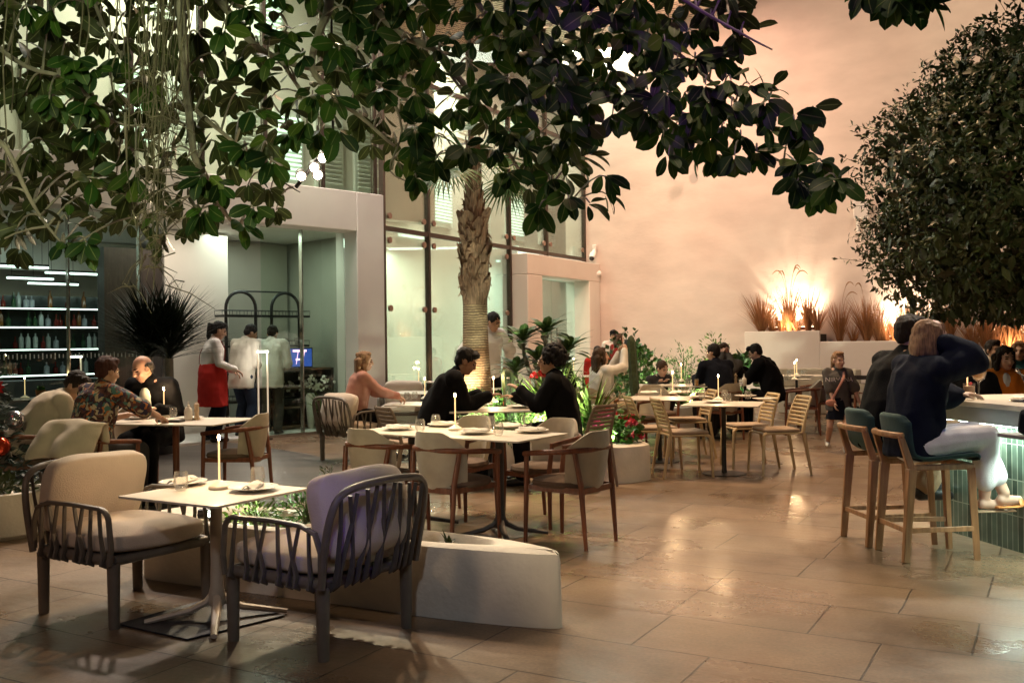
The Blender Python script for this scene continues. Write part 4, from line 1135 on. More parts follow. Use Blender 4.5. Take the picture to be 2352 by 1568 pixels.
        # foot
        fd = (V((math.sin(R(toeout))*sx, 1, 0)) if True else 0); sh_d = (an[sx]-kn[sx]).normalized()
        if sh_d.z > -.5: fd = (V((0, 0, -.6))+V((0, .8, 0))*1)
        fd = fd.normalized()
        mb.cone(an[sx]+V((0, -.02, -.045)), an[sx]+fd*.15+V((0, 0, -.055)), .034, .026)
    paint = [(1, (H(sx*.031, .078, .004), Rh), (.0135, .03, .0075)) for sx in (-1, 1)] + [(2, (H(0, .09, -.064), Rh), (.024, .022, .0085))] + [(3, (H(sx*.032, .085, .027), Rh), (.021, .03, .006)) for sx in (-1, 1)]
    body = fuse(mb, 'body', SKIN[skin], t, min(vox, .0085), 3, paint=paint)
    # ---- clothing
    e = .018*fit
    if topm:
        mb = MB(); torso(mb, e, -.01-hem)
        for sx in (1, -1): arm(mb, sx, e*(1.0), {'long': 1.0, 'short': .46, 'half': .55, 'rolled': .72, 'puff': 1.0}[sleeve])
        if sleeve == 'puff':
            for sx in (1, -1): mb.cone(sh[sx].lerp(el[sx], .3), el[sx].lerp(wr[sx], .25), .058+e, .070+e); mb.cone(el[sx].lerp(wr[sx], .2), wr[sx].lerp(el[sx], .2), .064+e, .042+e)
        mb.cone(neck+Ru @ V((0, -.012, -.03)), neck+Ru @ V((0, -.004, .005)), .064+e*.4, .058+e*.3)
        fuse(mb, top or 'shirt', topm, t, vox, 9, .0105*min(fit, 1.7), 7, hz+lean+s*7, stretch=V((1, 1, .6)))
    if botm:
        mb = MB(); eb = .014
        if bottom == 'skirt':
            mb.ell(P+V((0, 0, -.02)), (.175, .13, .12)); 
            mb.lathe([(.17, -.30), (.20, -.31), (.175, -.1), (.165, .08), (.1, .10)], 24, P+V((0, 0, -.02)))
        else:
            mb.ell(P+V((0, -.015, -.02)), (.172*k+eb, .125+eb, .125))
            for sx in (1, -1): leg(mb, sx, eb+.006, {'full': .97, 'crop': .86, 'shorts': .35}[botlen], .016)
        fuse(mb, bottom, botm, t, vox, 6, .007, 6, hz*3+s, stretch=V((1, 1, .6)))
    if shoes:
        for sx in (1, -1):
            mb = MB(); a_ = an[sx]; fd = V((math.sin(R(toeout))*sx, 1, 0)).normalized()
            mb.cone(a_+V((0, -.028, -.04)), a_+fd*.06+V((0, 0, -.035)), .042, .043); mb.cone(a_+fd*.06+V((0, 0, -.04)), a_+fd*.165+V((0, 0, -.05)), .042, .034); mb.cone(a_+V((0, -.01, .03)), a_+V((0, -.02, -.03)), .045, .042)
            fuse(mb, 'shoe', M[shoes], t, .012, 3)
    # ---- hair
    if hair:
        mb = MB(); hs = .006
        mb.ell(H(0, -.022, .046), (.081, .098, .088), Rh)
        if hair in ('short', 'crew', 'cap', 'fringe'):
            mb.ell(H(0, -.055, .0), (.07, .056, .075), Rh)
            for sx in (-1, 1): mb.ell(H(sx*.068, -.0, .03), (.016, .038, .045), Rh)
            if hair == 'fringe': mb.ell(H(.01, .062, .09), (.062, .04, .034), Rh); mb.ell(H(-.03, .05, .10), (.05, .045, .03), Rh)
            if hair == 'short': mb.ell(H(0, .04, .095), (.06, .05, .035), Rh)
        if hair == 'balding':
            mb = MB(); mb.ell(H(0, -.062, .0), (.072, .05, .06), Rh)
            for sx in (-1, 1): mb.ell(H(sx*.070, -.035, .015), (.014, .042, .034), Rh)
        if hair == 'curly':
            rr = random.Random(3); hs = .008
            mb.ell(H(0, -.05, .05), (.095, .10, .10), Rh)
            for i in range(95):
                a = rr.uniform(0, 6.283); zc = rr.uniform(-.75, 1); q = math.sqrt(1-zc*zc)
                p = V((.112*q*math.cos(a), -.055+.115*q*math.sin(a), .05+.115*zc))
                if p.y > .03 and p.z < .075: continue
                mb.ell(H(*p), (.026, .026, .026), None, 8, 6)
        if hair in ('long', 'ponytail', 'bob', 'half'):
            mb.ell(H(0, -.05, .0), (.074, .062, .085), Rh)
            if hair == 'bob':
                mb.ell(H(0, -.05, -.035), (.088, .07, .135), Rh)
                for sx in (-1, 1): mb.ell(H(sx*.074, -.004, -.03), (.026, .062, .125), Rh); mb.cone(H(sx*.04, .055, .095), H(sx*.082, .04, -.06), .022, .016)
            ln = {'long': .30, 'ponytail': 0, 'bob': 0, 'half': .27}[hair]
            mb.ell(H(0, .03, .10), (.06, .05, .03), Rh)
            if ln:
                for sx in (-1, 1):
                    mb.cone(H(sx*.066, .012, .05), H(sx*.084, -.0, -.05), .026, .026); mb.cone(H(sx*.084, -.01, -.05), H(sx*.074, -.03, -.06)+V((0, 0, -ln*.75)), .03, .024)
                for x in (-.062, -.04, -.02, 0, .02, .04, .062):
                    mb.cone(H(x, -.085, .0), H(x*1.15, -.10, -.05)+V((0, 0, -ln*(1-.2*abs(x)/.06))), .042, .022)
            if hair == 'ponytail':
                q0 = H(0, -.105, .055); q1 = H(0, -.15, .03); q2 = q1+V((0, -.015, -.16)); q3 = q2+V((0, .015, -.15))
                mb.cone(H(0, -.09, .05), q1, .024, .03); mb.cone(q1, q2, .032, .034); mb.cone(q2, q3, .034, .012)
            if hair == 'half': mb.ell(H(0, -.10, .075), (.03, .025, .03), Rh)
        fuse(mb, 'hair', HAIR[hairm], t, .0075, 2, strand=hs, seed=lean+hz)
    J = dict(P=P, waist=waist, chest=chest, neck=neck, sh=sh, el=el, wr=wr, hp=hp, kn=kn, an=an, hc=hc, Rh=Rh, Ru=Ru, Rm=Rm, H=H, t=t)
    return t, J
def glasses_on(J, m):
    mb = MB(); H = J['H']
    for sx in (-1, 1):
        mb.tube([H(sx*.033+.022*math.cos(a), .108, .002+.018*math.sin(a)) for a in [2*PI*i/14 for i in range(15)]], .0022, 5)
        mb.tube([H(sx*.055, .106, .006), H(sx*.078, .0, .0)], .002, 5)
    mb.tube([H(-.011, .11, .004), H(.011, .11, .004)], .002, 5)
    o = mb.obj('glasses', m); o.parent = J['t']; return o

BLK = cloth('black_cloth', (.004, .004, .005)); CREAM = cloth('cream_cloth', (.55, .47, .37)); WHITE = cloth('white_cloth', (.72, .69, .65)); OFFW = cloth('offwhite_cloth', (.60, .56, .48)); NAVY = cloth('navy_cloth', (.006, .008, .016)); DENIM = cloth('dark_denim', (.02, .03, .055)); GREYT = cloth('grey_cloth', (.09, .085, .078)); CHAR = cloth('charcoal_cloth', (.05, .048, .05)); RED = cloth('red_cloth', (.42, .025, .02)); DRED = cloth('dark_red_cloth', (.2, .015, .012)); BEIGE = cloth('beige_cloth', (.42, .31, .2)); PINKC = cloth('pink_cloth', (.5, .25, .2)); ORANGE = cloth('orange_cloth', (.72, .22, .03)); 
WPANTS = cloth('white_trousers', (.74, .74, .76)); DKB = cloth('dark_blue_jacket', (.007, .010, .022))
def floral():
    m, nt, b = new_mat('floral_cloth'); L = nt.links
    tc = N(nt, 'ShaderNodeTexCoord'); vo = N(nt, 'ShaderNodeTexVoronoi'); vo.inputs['Scale'].default_value = 38; 
    nz = N(nt, 'ShaderNodeTexNoise'); nz.inputs['Scale'].default_value = 12; mv = N(nt, 'ShaderNodeMix', data_type='VECTOR'); mv.inputs[0].default_value = .12
    L.new(tc.outputs['Object'], nz.inputs[0]); L.new(tc.outputs['Object'], mv.inputs[4]); L.new(nz.outputs['Color'], mv.inputs[5]); L.new(mv.outputs[1], vo.inputs['Vector'])
    rp = N(nt, 'ShaderNodeValToRGB'); e = rp.color_ramp.elements
    for p, c_ in ((.0, (.03, .012, .012)), (.25, (.10, .035, .03)), (.42, (.03, .02, .05)), (.55, (.38, .30, .2)), (.68, (.06, .14, .12)), (.8, (.42, .13, .03)), (.9, (.10, .03, .03)), (1, (.45, .38, .28))):
        if p in (0., 1): x = e[0] if p == 0 else e[len(e)-1]
        else: x = e.new(p)
        x.color = (*c_, 1)
    rp.color_ramp.interpolation = 'CONSTANT'
    sp = N(nt, 'ShaderNodeSeparateColor'); L.new(vo.outputs['Color'], sp.inputs[0]); L.new(sp.outputs[0], rp.inputs[0]); L.new(rp.outputs[0], b.inputs['Base Color']); b.inputs['Roughness'].default_value = .85
    return m
FLORAL = floral()
SEAT = .565

# --- left table
person('man in a cream sweater hunched over the left table, back to us', (-4.42, 8.72, 0), R(-58), 1.04, 'tan', SEAT, sit=True, lean=30, curve=12, head=(-38, 40, 0), handR=(.10, .62, .80), handL=(-.12, .60, .80), top='sweater', topm=CREAM, fit=1.5, botm=CHAR, hair='short', hairm='dark')
person('woman in a floral short-sleeved shirt eating at the left table, back to us', (-3.66, 8.33, 0), R(-28), 1.03, 'tan', SEAT, sit=True, lean=10, curve=8, head=(-5, 12, 0), handR=(.32, .46, .80), handL=(-.1, .5, .80), poleR=(1, -.4, -.2), top='shirt', topm=FLORAL, sleeve='half', fit=1.5, botm=CHAR, hair='short', hairm='auburn', female=True)
p, J = person('smiling old man with bald head in a black jacket across the left table', (-3.56, 9.80, 0), R(170), 1.05, 'pink', SEAT, sit=True, lean=14, curve=10, head=(-32, 22, 4), handR=(-.05, .42, .80), handL=(-.2, .42, .80), top='jacket', topm=BLK, fit=1.5, botm=BLK, hair='balding', hairm='grey')
mb = MB(); mb.ell(J['chest']+J['Ru'] @ V((.01, .10, .03)), (.075, .06, .15), J['Ru']); o = mb.obj('shirt_front', WHITE); o.parent = p
# --- staff by the glass
p, J = person('waitress in white shirt and red apron with a long black ponytail', (-4.50, 14.45, 0), R(-62), 1.06, 'tan', .93, lean=2, curve=5, head=(-6, 22, 0), handR=(.16, .30, 1.02), handL=(-.1, .32, 1.0), topm=WHITE, fit=1.1, botm=NAVY, hair='ponytail', hairm='black', female=True, footR=(.09, .02, .085), footL=(-.08, -.02, .085))
mb = MB()
mb.lathe([(.235, -.42), (.235, -.40), (.235, -.15), (.225, .05), (.19, .17), (.17, .18)], 28, J['P']+V((0, .02, 0)))
mb.v = [(x, y*.86, z) for x, y, z in mb.v]
fuse(mb, 'apron', RED, p, .012, 4, .008, 7)
mb = MB(); mb.tube(catmull([J['waist']+V((.05, .16, .0)), J['chest']+V((.06, .15, .05)), J['neck']+V((.07, .03, .01)), J['neck']+V((.02, -.085, -.03)), J['chest']+V((-.05, -.16, .0)), J['waist']+V((-.10, -.15, .0))], 4), .011, 6, flat=.5); o = mb.obj('apron_strap', DRED); o.parent = p
person('man in an off-white overshirt and dark jeans, head bowed by the open glass door', (-4.22, 15.1, 0), R(-30), 1.05, 'tan', .93, lean=3, curve=8, head=(-22, 30, 0), handR=(.12, .3, 1.05), handL=(-.15, .28, 1.0), topm=OFFW, fit=1.7, hem=.08, botm=DENIM, hair='crew', hairm='black', sleeve='rolled')
person('man in a white jacket and grey trousers, back to us behind the glass', (-3.85, 15.35, 0), R(-3), 1.04, 'tan', .93, lean=3, curve=9, head=(0, 26, 0), handR=(.2, .28, 1.08), handL=(-.22, .24, 1.05), top='jacket', topm=WHITE, fit=1.9, hem=.08, botm=GREYT, hair='crew', hairm='dark')
# --- blonde woman
person('blonde woman in a pink top in a lounge chair, looking at her phone', (-1.95, 12.0, 0), R(-72), .98, 'fair', .60, sit=True, lean=4, curve=7, head=(0, 6, 0), handR=(.1, .52, .80), handL=(-.08, .50, .80), topm=PINKC, fit=1.2, botm=BLK, hair='half', hairm='blonde', female=True, curl=.9)
# --- couple in black
person('man in a black sweater leaning over the candlelit table', (-.80, 9.82, 0), R(-86), 1.09, 'brown', .565, sit=True, lean=17, curve=10, head=(4, 26, 0), handR=(.02, .50, .82), handL=(-.18, .42, .82), top='sweater', topm=BLK, fit=1.7, botm=BLK, hair='fringe', hairm='black', vox=.010)
p, J = person('woman with curly black hair and glasses in a black coat, one hand raised', (.52, 9.74, 0), R(84), 1.03, 'tan', .565, sit=True, lean=6, curve=8, head=(-4, 4, 0), handR=(.12, .50, .86), handL=(-.1, .42, .93), top='coat', topm=BLK, fit=1.7, botm=BLK, hair='curly', hairm='black', female=True, vox=.010, curl=.35)
glasses_on(J, M['steel'])
# --- rear guests
person('waiter in a white shirt half hidden by the palm trunk', (-.40, 14.6, 0), R(-150), 1.12, 'tan', .93, lean=5, curve=8, head=(30, 25, 0), handR=(.24, .12, .98), handL=(-.24, .16, .98), poleR=(1, -.5, 0), poleL=(-1, -.5, 0), topm=WHITE, fit=1.6, botm=BLK, hair='crew', hairm='black')
p, J = person('long-haired woman in white holding up her phone for a picture', (1.22, 13.3, 0), R(-62), 1.0, 'fair', .565, sit=True, lean=-2, curve=4, head=(-8, -10, 0), handR=(.05, .36, 1.30), handL=(-.09, .35, 1.27), poleR=(.3, .2, -1), poleL=(-.3, .2, -1), topm=WHITE, fit=1.4, botm=BEIGE, hair='long', hairm='brown', female=True, curl=1.1)
ph = MB().box((0, 0, 0), (.075, .009, .15)).obj('phone', M['black_metal'], bevel=.003); tag(ph, 'black phone held up by the woman in white', 'phone'); ph.location = p.matrix_world @ V((0, 0, 0)); 
bpy.context.view_layer.update(); ph.location = p.matrix_world @ ((J['wr'][1]+J['wr'][-1])/2+V((0, .07, .10))); ph.rotation_euler = (R(-10), 0, R(-62))
person('girl with brown hair in a dark red top and beige trousers by the tall cactus', (2.26, 20.6, 0), R(-50), .93, 'fair', .93, lean=0, curve=4, head=(-20, 0, 0), topm=DRED, fit=1.3, botm=BEIGE, hair='long', hairm='brown', female=True, vox=.014, handR=(.18, .2, 1.0))
p, J = person('waiter in a white shirt and black cap by the peach wall', (2.28, 21.8, 0), R(180), .98, 'tan', .93, topm=WHITE, fit=1.4, botm=BLK, hair='short', hairm='black', vox=.014)
mb = MB(); mb.ell(J['H'](0, -.01, .075), (.088, .105, .07), J['Rh']); mb.ell(J['H'](0, .10, .055), (.06, .06, .012), J['Rh']); o = mb.obj('cap', BLK); o.parent = p
person('person in a red coat with a dark fringe sitting far back at the wall', (1.72, 19.6, 0), R(180), 1.0, 'tan', .565, sit=True, topm=RED, fit=1.5, botm=BLK, hair='short', hairm='black', head=(0, 10, 0), vox=.014)
person('woman with hooded hair standing behind the glass door of the portal', (.52, 22.1, .14), R(200), 1.04, 'tan', .93, topm=cloth('brown_cloth', (.12, .07, .045)), fit=1.6, botm=BLK, hair='long', hairm='brown', female=True, vox=.014)
person('diner in black half hidden behind the leafy plant near the portal', (1.0, 17.6, 0), R(120), .98, 'tan', .565, sit=True, topm=BLK, fit=1.5, botm=BLK, hair='short', hairm='black', vox=.014, lean=8)
person('small child with fair hair leaning on the family table', (2.22, 14.95, 0), R(195), .80, 'fair', .62, sit=True, lean=12, curve=8, head=(20, 22, 0), handR=(.05, .28, 1.0), handL=(-.06, .28, 1.0), topm=CHAR, fit=1.2, botm=CHAR, hair='crew', hairm='brown', footR=(.1, .3, .3), footL=(-.1, .3, .3), hsc=1.2)
person('man in a dark navy pullover at the family table, back to us', (3.00, 13.95, 0), R(18), 1.04, 'fair', .565, sit=True, lean=8, curve=8, head=(25, 8, 0), handR=(.14, .46, .84), handL=(-.14, .46, .84), top='pullover', topm=NAVY, fit=1.5, botm=CHAR, hair='crew', hairm='black')
p, J = person('man with glasses facing us behind the family table, chin on his hands', (3.35, 15.25, 0), R(165), 1.07, 'pink', .52, sit=True, lean=6, curve=6, head=(-16, 8, 0), handR=(.02, .27, 1.13), handL=(-.06, .25, 1.12), poleR=(.5, 0, -1), poleL=(-.5, 0, -1), topm=GREYT, fit=1.3, botm=CHAR, hair='short', hairm='brown', curl=1.3)
glasses_on(J, M['black_metal'])
p, J = person('young man in black with glasses reading a menu at a rear table', (4.02, 14.9, 0), R(58), 1.06, 'fair', .565, sit=True, lean=8, curve=14, head=(8, 28, 0), handR=(.10, .50, .92), handL=(-.1, .50, .92), top='jacket', topm=BLK, fit=1.7, botm=BLK, hair='fringe', hairm='black')
glasses_on(J, M['steel'])
# --- walking girl
p, J = person('little girl walking in a grey printed t-shirt, dark skirt and white trainers', (4.10, 12.2, 0), R(172), .735, 'fair', .90, lean=1, curve=2, head=(22, 4, 0), handR=(.10, .20, .86), handL=(-.34, .10, .86), poleL=(-.6, -.6, 0), topm=cloth('grey_tee', (.10, .095, .09)), sleeve='half', fit=2.0, hem=.06, hsc=1.2, botm=NAVY, bottom='skirt', hair='ponytail', hairm='fair', footR=(.13, -.26, .16), footL=(-.10, .10, .085), shoes='shoe_white', vox=.010, female=True)
mb = MB(); ch = J['chest']; Q = lambda x, z: ch+V((x, .165, z))
o = None
cu = bpy.data.curves.new('print', 'FONT'); cu.body = 'NIRVANA'; cu.size = .105; cu.align_x = 'CENTER'; cu.extrude = .0015
ob = bpy.data.objects.new('print', cu); col.objects.link(ob); bpy.context.view_layer.update()
me = bpy.data.meshes.new_from_object(ob.evaluated_get(bpy.context.evaluated_depsgraph_get())); bpy.data.objects.remove(ob)
for v in me.vertices: x, y, z = v.co; v.co = V((-x, .182+z-1.2*x*x, ch.z-.015+y))
me.materials.append(WHITE); ob = bpy.data.objects.new('shirt_print', me); col.objects.link(ob); ob.parent = p
mb = MB(); mb.tube(catmull([J['neck']+V((-.09, .06, -.02)), ch+V((-.06, .20, .05)), ch+V((.03, .215, -.12)), J['P']+V((.13, .20, .02))], 4), .02, 6, flat=.3); o = mb.obj('bag_strap', PINKC); o.parent = p
bag = MB().ell(J['P']+V((.15, .20, -.03)), (.09, .035, .06)).obj('shoulder_bag', PINKC); bag.parent = p
# --- bar couple
p, J = person('blonde woman in a shiny dark blue jacket and white trousers on a bar stool', (2.66, 6.42, 0), R(-84), 1.02, 'fair', .75, sit=True, lean=4, curve=5, twist=8, head=(10, 10, 0), handR=(.07, .15, 1.38), handL=(-.16, .40, 1.03), poleR=(.35, .75, -.8), poleL=(-.6, -.4, -.8), top='jacket', topm=DKB, sleeve='puff', fit=1.9, gripR=(-.2, -.1, 1), botm=WPANTS, botlen='crop', hair='bob', hairm='blonde', shoes=None, female=True,
              footR=(.02, .47, .37), footL=(.06, .58, .40), kneeR=(.25, 1, .8), kneeL=(.1, 1, 1), vox=.0095)
M['sandal'] = mat('sandal', (.55, .22, .06), .45, .08, 10); M['sandal_pale'] = mat('sandal_pale', (.40, .27, .17), .5, .08, 10)
for sx, mm in ((1, M['sandal_pale']), (-1, M['sandal'])):
    a_ = J['an'][sx]; fd = V((math.sin(R(8))*sx, 1, 0)).normalized(); mb = MB()
    mb.tube([a_+V((0, -.06, -.093)), a_+fd*.06+V((0, 0, -.093)), a_+fd*.19+V((0, 0, -.09))], [.036, .038, .034], 10, flat=.25, up=V((0, 0, 1)))
    mb.tube([a_+fd*.11+V((x, 0, z)) for x, z in ((-.042, -.085), (-.03, -.05), (0, -.035), (.03, -.05), (.042, -.085))], .016, 6, flat=.4)
    o = mb.obj('sandal', mm); o.parent = p
person('man in black on the far bar stool, his head above the blonde woman', (2.66, 6.92, 0), R(-80), 1.10, 'tan', .70, sit=True, lean=10, curve=8, head=(-8, 10, 0), handR=(-.05, .42, 1.08), handL=(-.16, .40, 1.06), top='sweater', topm=BLK, fit=1.7, botm=BEIGE, botlen='full', hair='short', hairm='dark', shoes='shoe_black', footR=(.08, .22, .34), footL=(-.12, .36, .34), kneeR=(.1, 1, .8), kneeL=(-.2, 1, .8), vox=.010)
# --- people across the bar
p, J = person('dark-haired woman in an orange shirt over a white top across the bar', (5.12, 10.1, 0), R(168), 1.0, 'fair', .56, sit=True, lean=2, curve=4, head=(14, 8, 0), topm=ORANGE, fit=1.5, botm=CHAR, hair='long', hairm='dark', female=True, handR=(.1, .4, .82), handL=(-.1, .4, .82))
mb = MB(); mb.ell(J['chest']+V((0, .085, .02)), (.055, .07, .15), J['Ru']); o = mb.obj('undershirt', WHITE); o.parent = p
person('black-haired guest in black across the bar, back to us', (4.62, 9.65, 0), R(-10), 1.0, 'tan', .55, sit=True, lean=4, head=(-10, 4, 0), topm=BLK, fit=1.5, botm=BLK, hair='bob', hairm='black', female=True)
person('man in a pale shirt far behind the bar guests', (6.0, 12.2, 0), R(195), 1.0, 'tan', .62, sit=True, topm=OFFW, fit=1.4, botm=CHAR, hair='short', hairm='dark')
person('fair-haired guest at the right edge behind the bar', (6.35, 12.1, 0), R(150), 1.0, 'fair', .60, sit=True, topm=cloth('teal_cloth', (.03, .1, .12)), fit=1.4, botm=CHAR, hair='bob', hairm='fair', female=True)
person('diner bowing low between the bar couple and the planter', (5.05, 13.4, 0), R(-60), 1.0, 'fair', .52, sit=True, topm=BEIGE, fit=1.4, botm=CHAR, hair='short', hairm='fair', lean=18, head=(0, 20, 0))
# jacket over the chair back
mb = MB(); g = {}; nx, ny = 22, 20
for i in range(nx+1):
    for j in range(ny+1):
        u = -1+2*i/nx; w = j/ny
        x = u*.30; y = -.27+.14*math.cos(w*2.6)*(1-.0*u)-.02; z = .83-.10*abs(w*2-.75)**1.3*(1.9)-.03*u*u
        n_ = noise.noise(V((x*9, w*6, 1.3))); y += -.06*(1-u*u)+.02*n_+.03*math.sin(u*5+w*3); z += .012*noise.noise(V((x*7+4, w*5, 2)))+.03*math.sin(w*3.1)
        g[i, j] = mb.verts([(x+.015*noise.noise(V((w*7, x*6, 5))), y, z)])
for i in range(nx):
    for j in range(ny): mb.face((g[i, j], g[i+1, j], g[i+1, j+1], g[i, j+1]))
o = mb.obj('hooded_jacket', CREAM, loc=(-3.45, 8.02, 0), rz=R(-20)); sd = o.modifiers.new('t', 'SOLIDIFY'); sd.thickness = .022; sb = o.modifiers.new('s', 'SUBSURF'); sb.levels = 1; sb.render_levels = 1
tag(o, 'cream hooded jacket draped over the back of a tub chair', 'jacket')
# ================================================================ plants
def uv_(a): return V((math.cos(a), math.sin(a), 0))
def sph(r=rnd):
    z = r.uniform(-1, 1); a = r.uniform(0, 2*PI); q = math.sqrt(1-z*z); return V((q*math.cos(a), q*math.sin(a), z))
M['bark'] = mat('bark', (.25, .235, .205), .85, .3, 5, .5, 60, stretch=(2, 2, 1))
M['root_bark'] = mat('root_bark', (.13, .12, .085), .85, .35, 12, .5, 60)
M['ficus'] = leafmat('ficus', [(.008, .026, .007), (.02, .062, .010), (.011, .034, .012), (.042, .105, .014), (.014, .04, .008), (.075, .125, .016)], (.03, .045, .014), .5, (.16, .19, .07), trans=.2)
M['grass_red'] = leafmat('grass_red', [(.30, .13, .05), (.40, .19, .08), (.22, .09, .04)], (.34, .15, .06), .7, (.2, .1, .04))
M['plume'] = mat('plume', (.42, .26, .15), .9, .2, 40)
M['topiary'] = leafmat('topiary', [(.022, .040, .010), (.035, .06, .014), (.028, .038, .014), (.05, .072, .02), (.05, .038, .018)], (.05, .065, .025), .42, (.07, .08, .03))
M['shrub'] = leafmat('shrub', [(.04, .13, .015), (.07, .20, .02), (.025, .09, .015)], (.06, .14, .03), .4, (.1, .2, .05))
M['blade'] = leafmat('blade', [(.09, .16, .02), (.13, .2, .035), (.06, .12, .02)], (.1, .16, .03), .45, (.16, .22, .06))
M['frangi'] = leafmat('frangi', [(.02, .075, .02), (.035, .10, .025)], (.05, .1, .03), .4, (.16, .22, .08), veinw=.05)
M['yucca'] = leafmat('yucca', [(.006, .014, .008), (.010, .02, .010), (.014, .024, .010)], (.012, .02, .01), .5, (.015, .025, .012))
M['petal_red'] = mat('petal_red', (.55, .015, .015), .5, .2, 30); M['petal_pink'] = mat('petal_pink', (.72, .08, .32), .5, .2, 30); M['petal_yel'] = mat('petal_yel', (.8, .35, .03), .5, .2, 30)
M['cactus'] = mat('cactus', (.05, .08, .03), .6, .25, 20)
M['stemg'] = mat('stemg', (.09, .10, .04), .7, .2, 20)

def plant(name, loc, label, cat='plant', group=None): return empty(name, loc, 0, label, cat, group)

# ---- ornamental grasses in the long planter
def grass(s, n, h, spread, nb, lab, plumes=0, seed=0, dn=-.02):
    nb = int(nb*1.5); spread *= 1.4
    rr = random.Random(100+seed); e = plant('ornamental_grass', W(s, .36+dn, lvl(s)-.0), lab, 'grass', 'ornamental grasses in the long planter')
    mb = MB()
    for i in range(nb):
        a = rr.uniform(0, 2*PI); out = spread*rr.random()**.6; hh = h*rr.uniform(.5, 1.0)
        p0 = uv_(a)*rr.uniform(0, .045); p3 = p0+uv_(a+rr.uniform(-.5, .5))*out+V((0, 0, hh)); p1 = p0+V((0, 0, hh*.4))+uv_(a)*out*.15; p2 = p0.lerp(p3, .7)+V((0, 0, hh*.12))
        pts = bez(p0, p1, p2, p3, 6); w = rr.uniform(.006, .0105)
        mb.tube(pts, [w, w, w*.9, w*.8, w*.6, w*.4, w*.1], 3, flat=.5, cap=False)
    mb.obj('blades', M['grass_red'], e)
    for i in range(plumes):
        mb = MB(); a = rr.uniform(-.6, .6)+(0 if rr.random() < .5 else PI)+WANG; out = rr.uniform(.22, .5); hh = h*rr.uniform(1.15, 1.45)
        p3 = uv_(a)*out+V((0, 0, hh*.93)); top = uv_(a)*out*.45+V((0, 0, hh*1.12))
        pts = bez((0, 0, .1), uv_(a)*.03+V((0, 0, hh*.8)), top, p3, 12)
        mb.tube(pts[:8], .004, 4); mb.tube(pts[7:], [.006, .013, .016, .014, .010, .003], 6); mb.obj('plume', M['plume'], e)
    return e
GR = [(4.42, .95, .42, 130, 'leftmost ornamental grass clump on the top step of the long planter, arching left', 0), (4.66, .45, .18, 40, 'small grass tuft right of the leftmost clump on the top planter step', 0),
      (5.02, 1.05, .25, 120, 'tall upright grass clump with drooping plumes in front of the brightest wall glow', 5), (5.2, .4, .15, 30, 'small grass tuft between the two tall clumps on the top planter step', 0), (5.42, 1.0, .22, 90, 'slim upright grass clump at the right end of the top planter step', 0),
      (6.08, .95, .22, 110, 'grass clump at the left start of the middle planter step with one bent plume', 2), (6.35, .45, .16, 40, 'small grass tuft in the dark part of the middle planter step', 0), (6.62, 1.05, .34, 150, 'dense dark grass clump in the middle planter step', 1), (6.98, .55, .2, 60, 'short grass tuft right of the dense dark clump', 0),
      (7.38, .95, .27, 110, 'grass clump standing before the second wall glow', 0), (7.8, .8, .22, 80, 'grass clump just left of the head of the man at the bar', 0), (8.2, .95, .22, 90, 'grass clump just right of the head of the man at the bar', 0),
      (8.85, .85, .36, 110, 'grass clump on the lowest planter step left of the pepper mill', 0), (9.25, .95, .34, 130, 'grass clump on the lowest planter step above the man in a pale shirt', 0), (9.75, .85, .3, 110, 'grass clump above the orange-shirted woman', 0), (10.2, .9, .3, 100, 'grass clump at the right edge of the view on the lowest planter step', 0)]
GR += [(4.85, .7, .2, 60, 'thin grass tuft just left of the tallest plumed clump', 0), (5.62, .7, .2, 60, 'thin grass tuft at the very end of the top planter step', 0), (6.85, .9, .24, 80, 'grass clump squeezed right behind the dense dark clump', 0), (7.18, .75, .22, 70, 'grass clump before the lamp bar of the middle step', 0), (7.6, .9, .24, 80, 'grass clump right of the second wall glow', 0), (8.0, .7, .24, 70, 'low grass clump behind the head of the man at the bar', 0), (8.6, .8, .28, 80, 'grass clump at the left start of the lowest planter step', 0), (9.05, .9, .3, 90, 'grass clump between the pepper mill and the man in a pale shirt', 0), (9.5, .8, .28, 80, 'grass clump between the man in a pale shirt and the orange-shirted woman', 0), (9.98, .8, .3, 90, 'grass clump above the right shoulder of the orange-shirted woman', 0)]
for i, (s, h, sp, nb, lab, plm) in enumerate(GR): grass(s, 0, h, sp, nb, lab, plm, i)

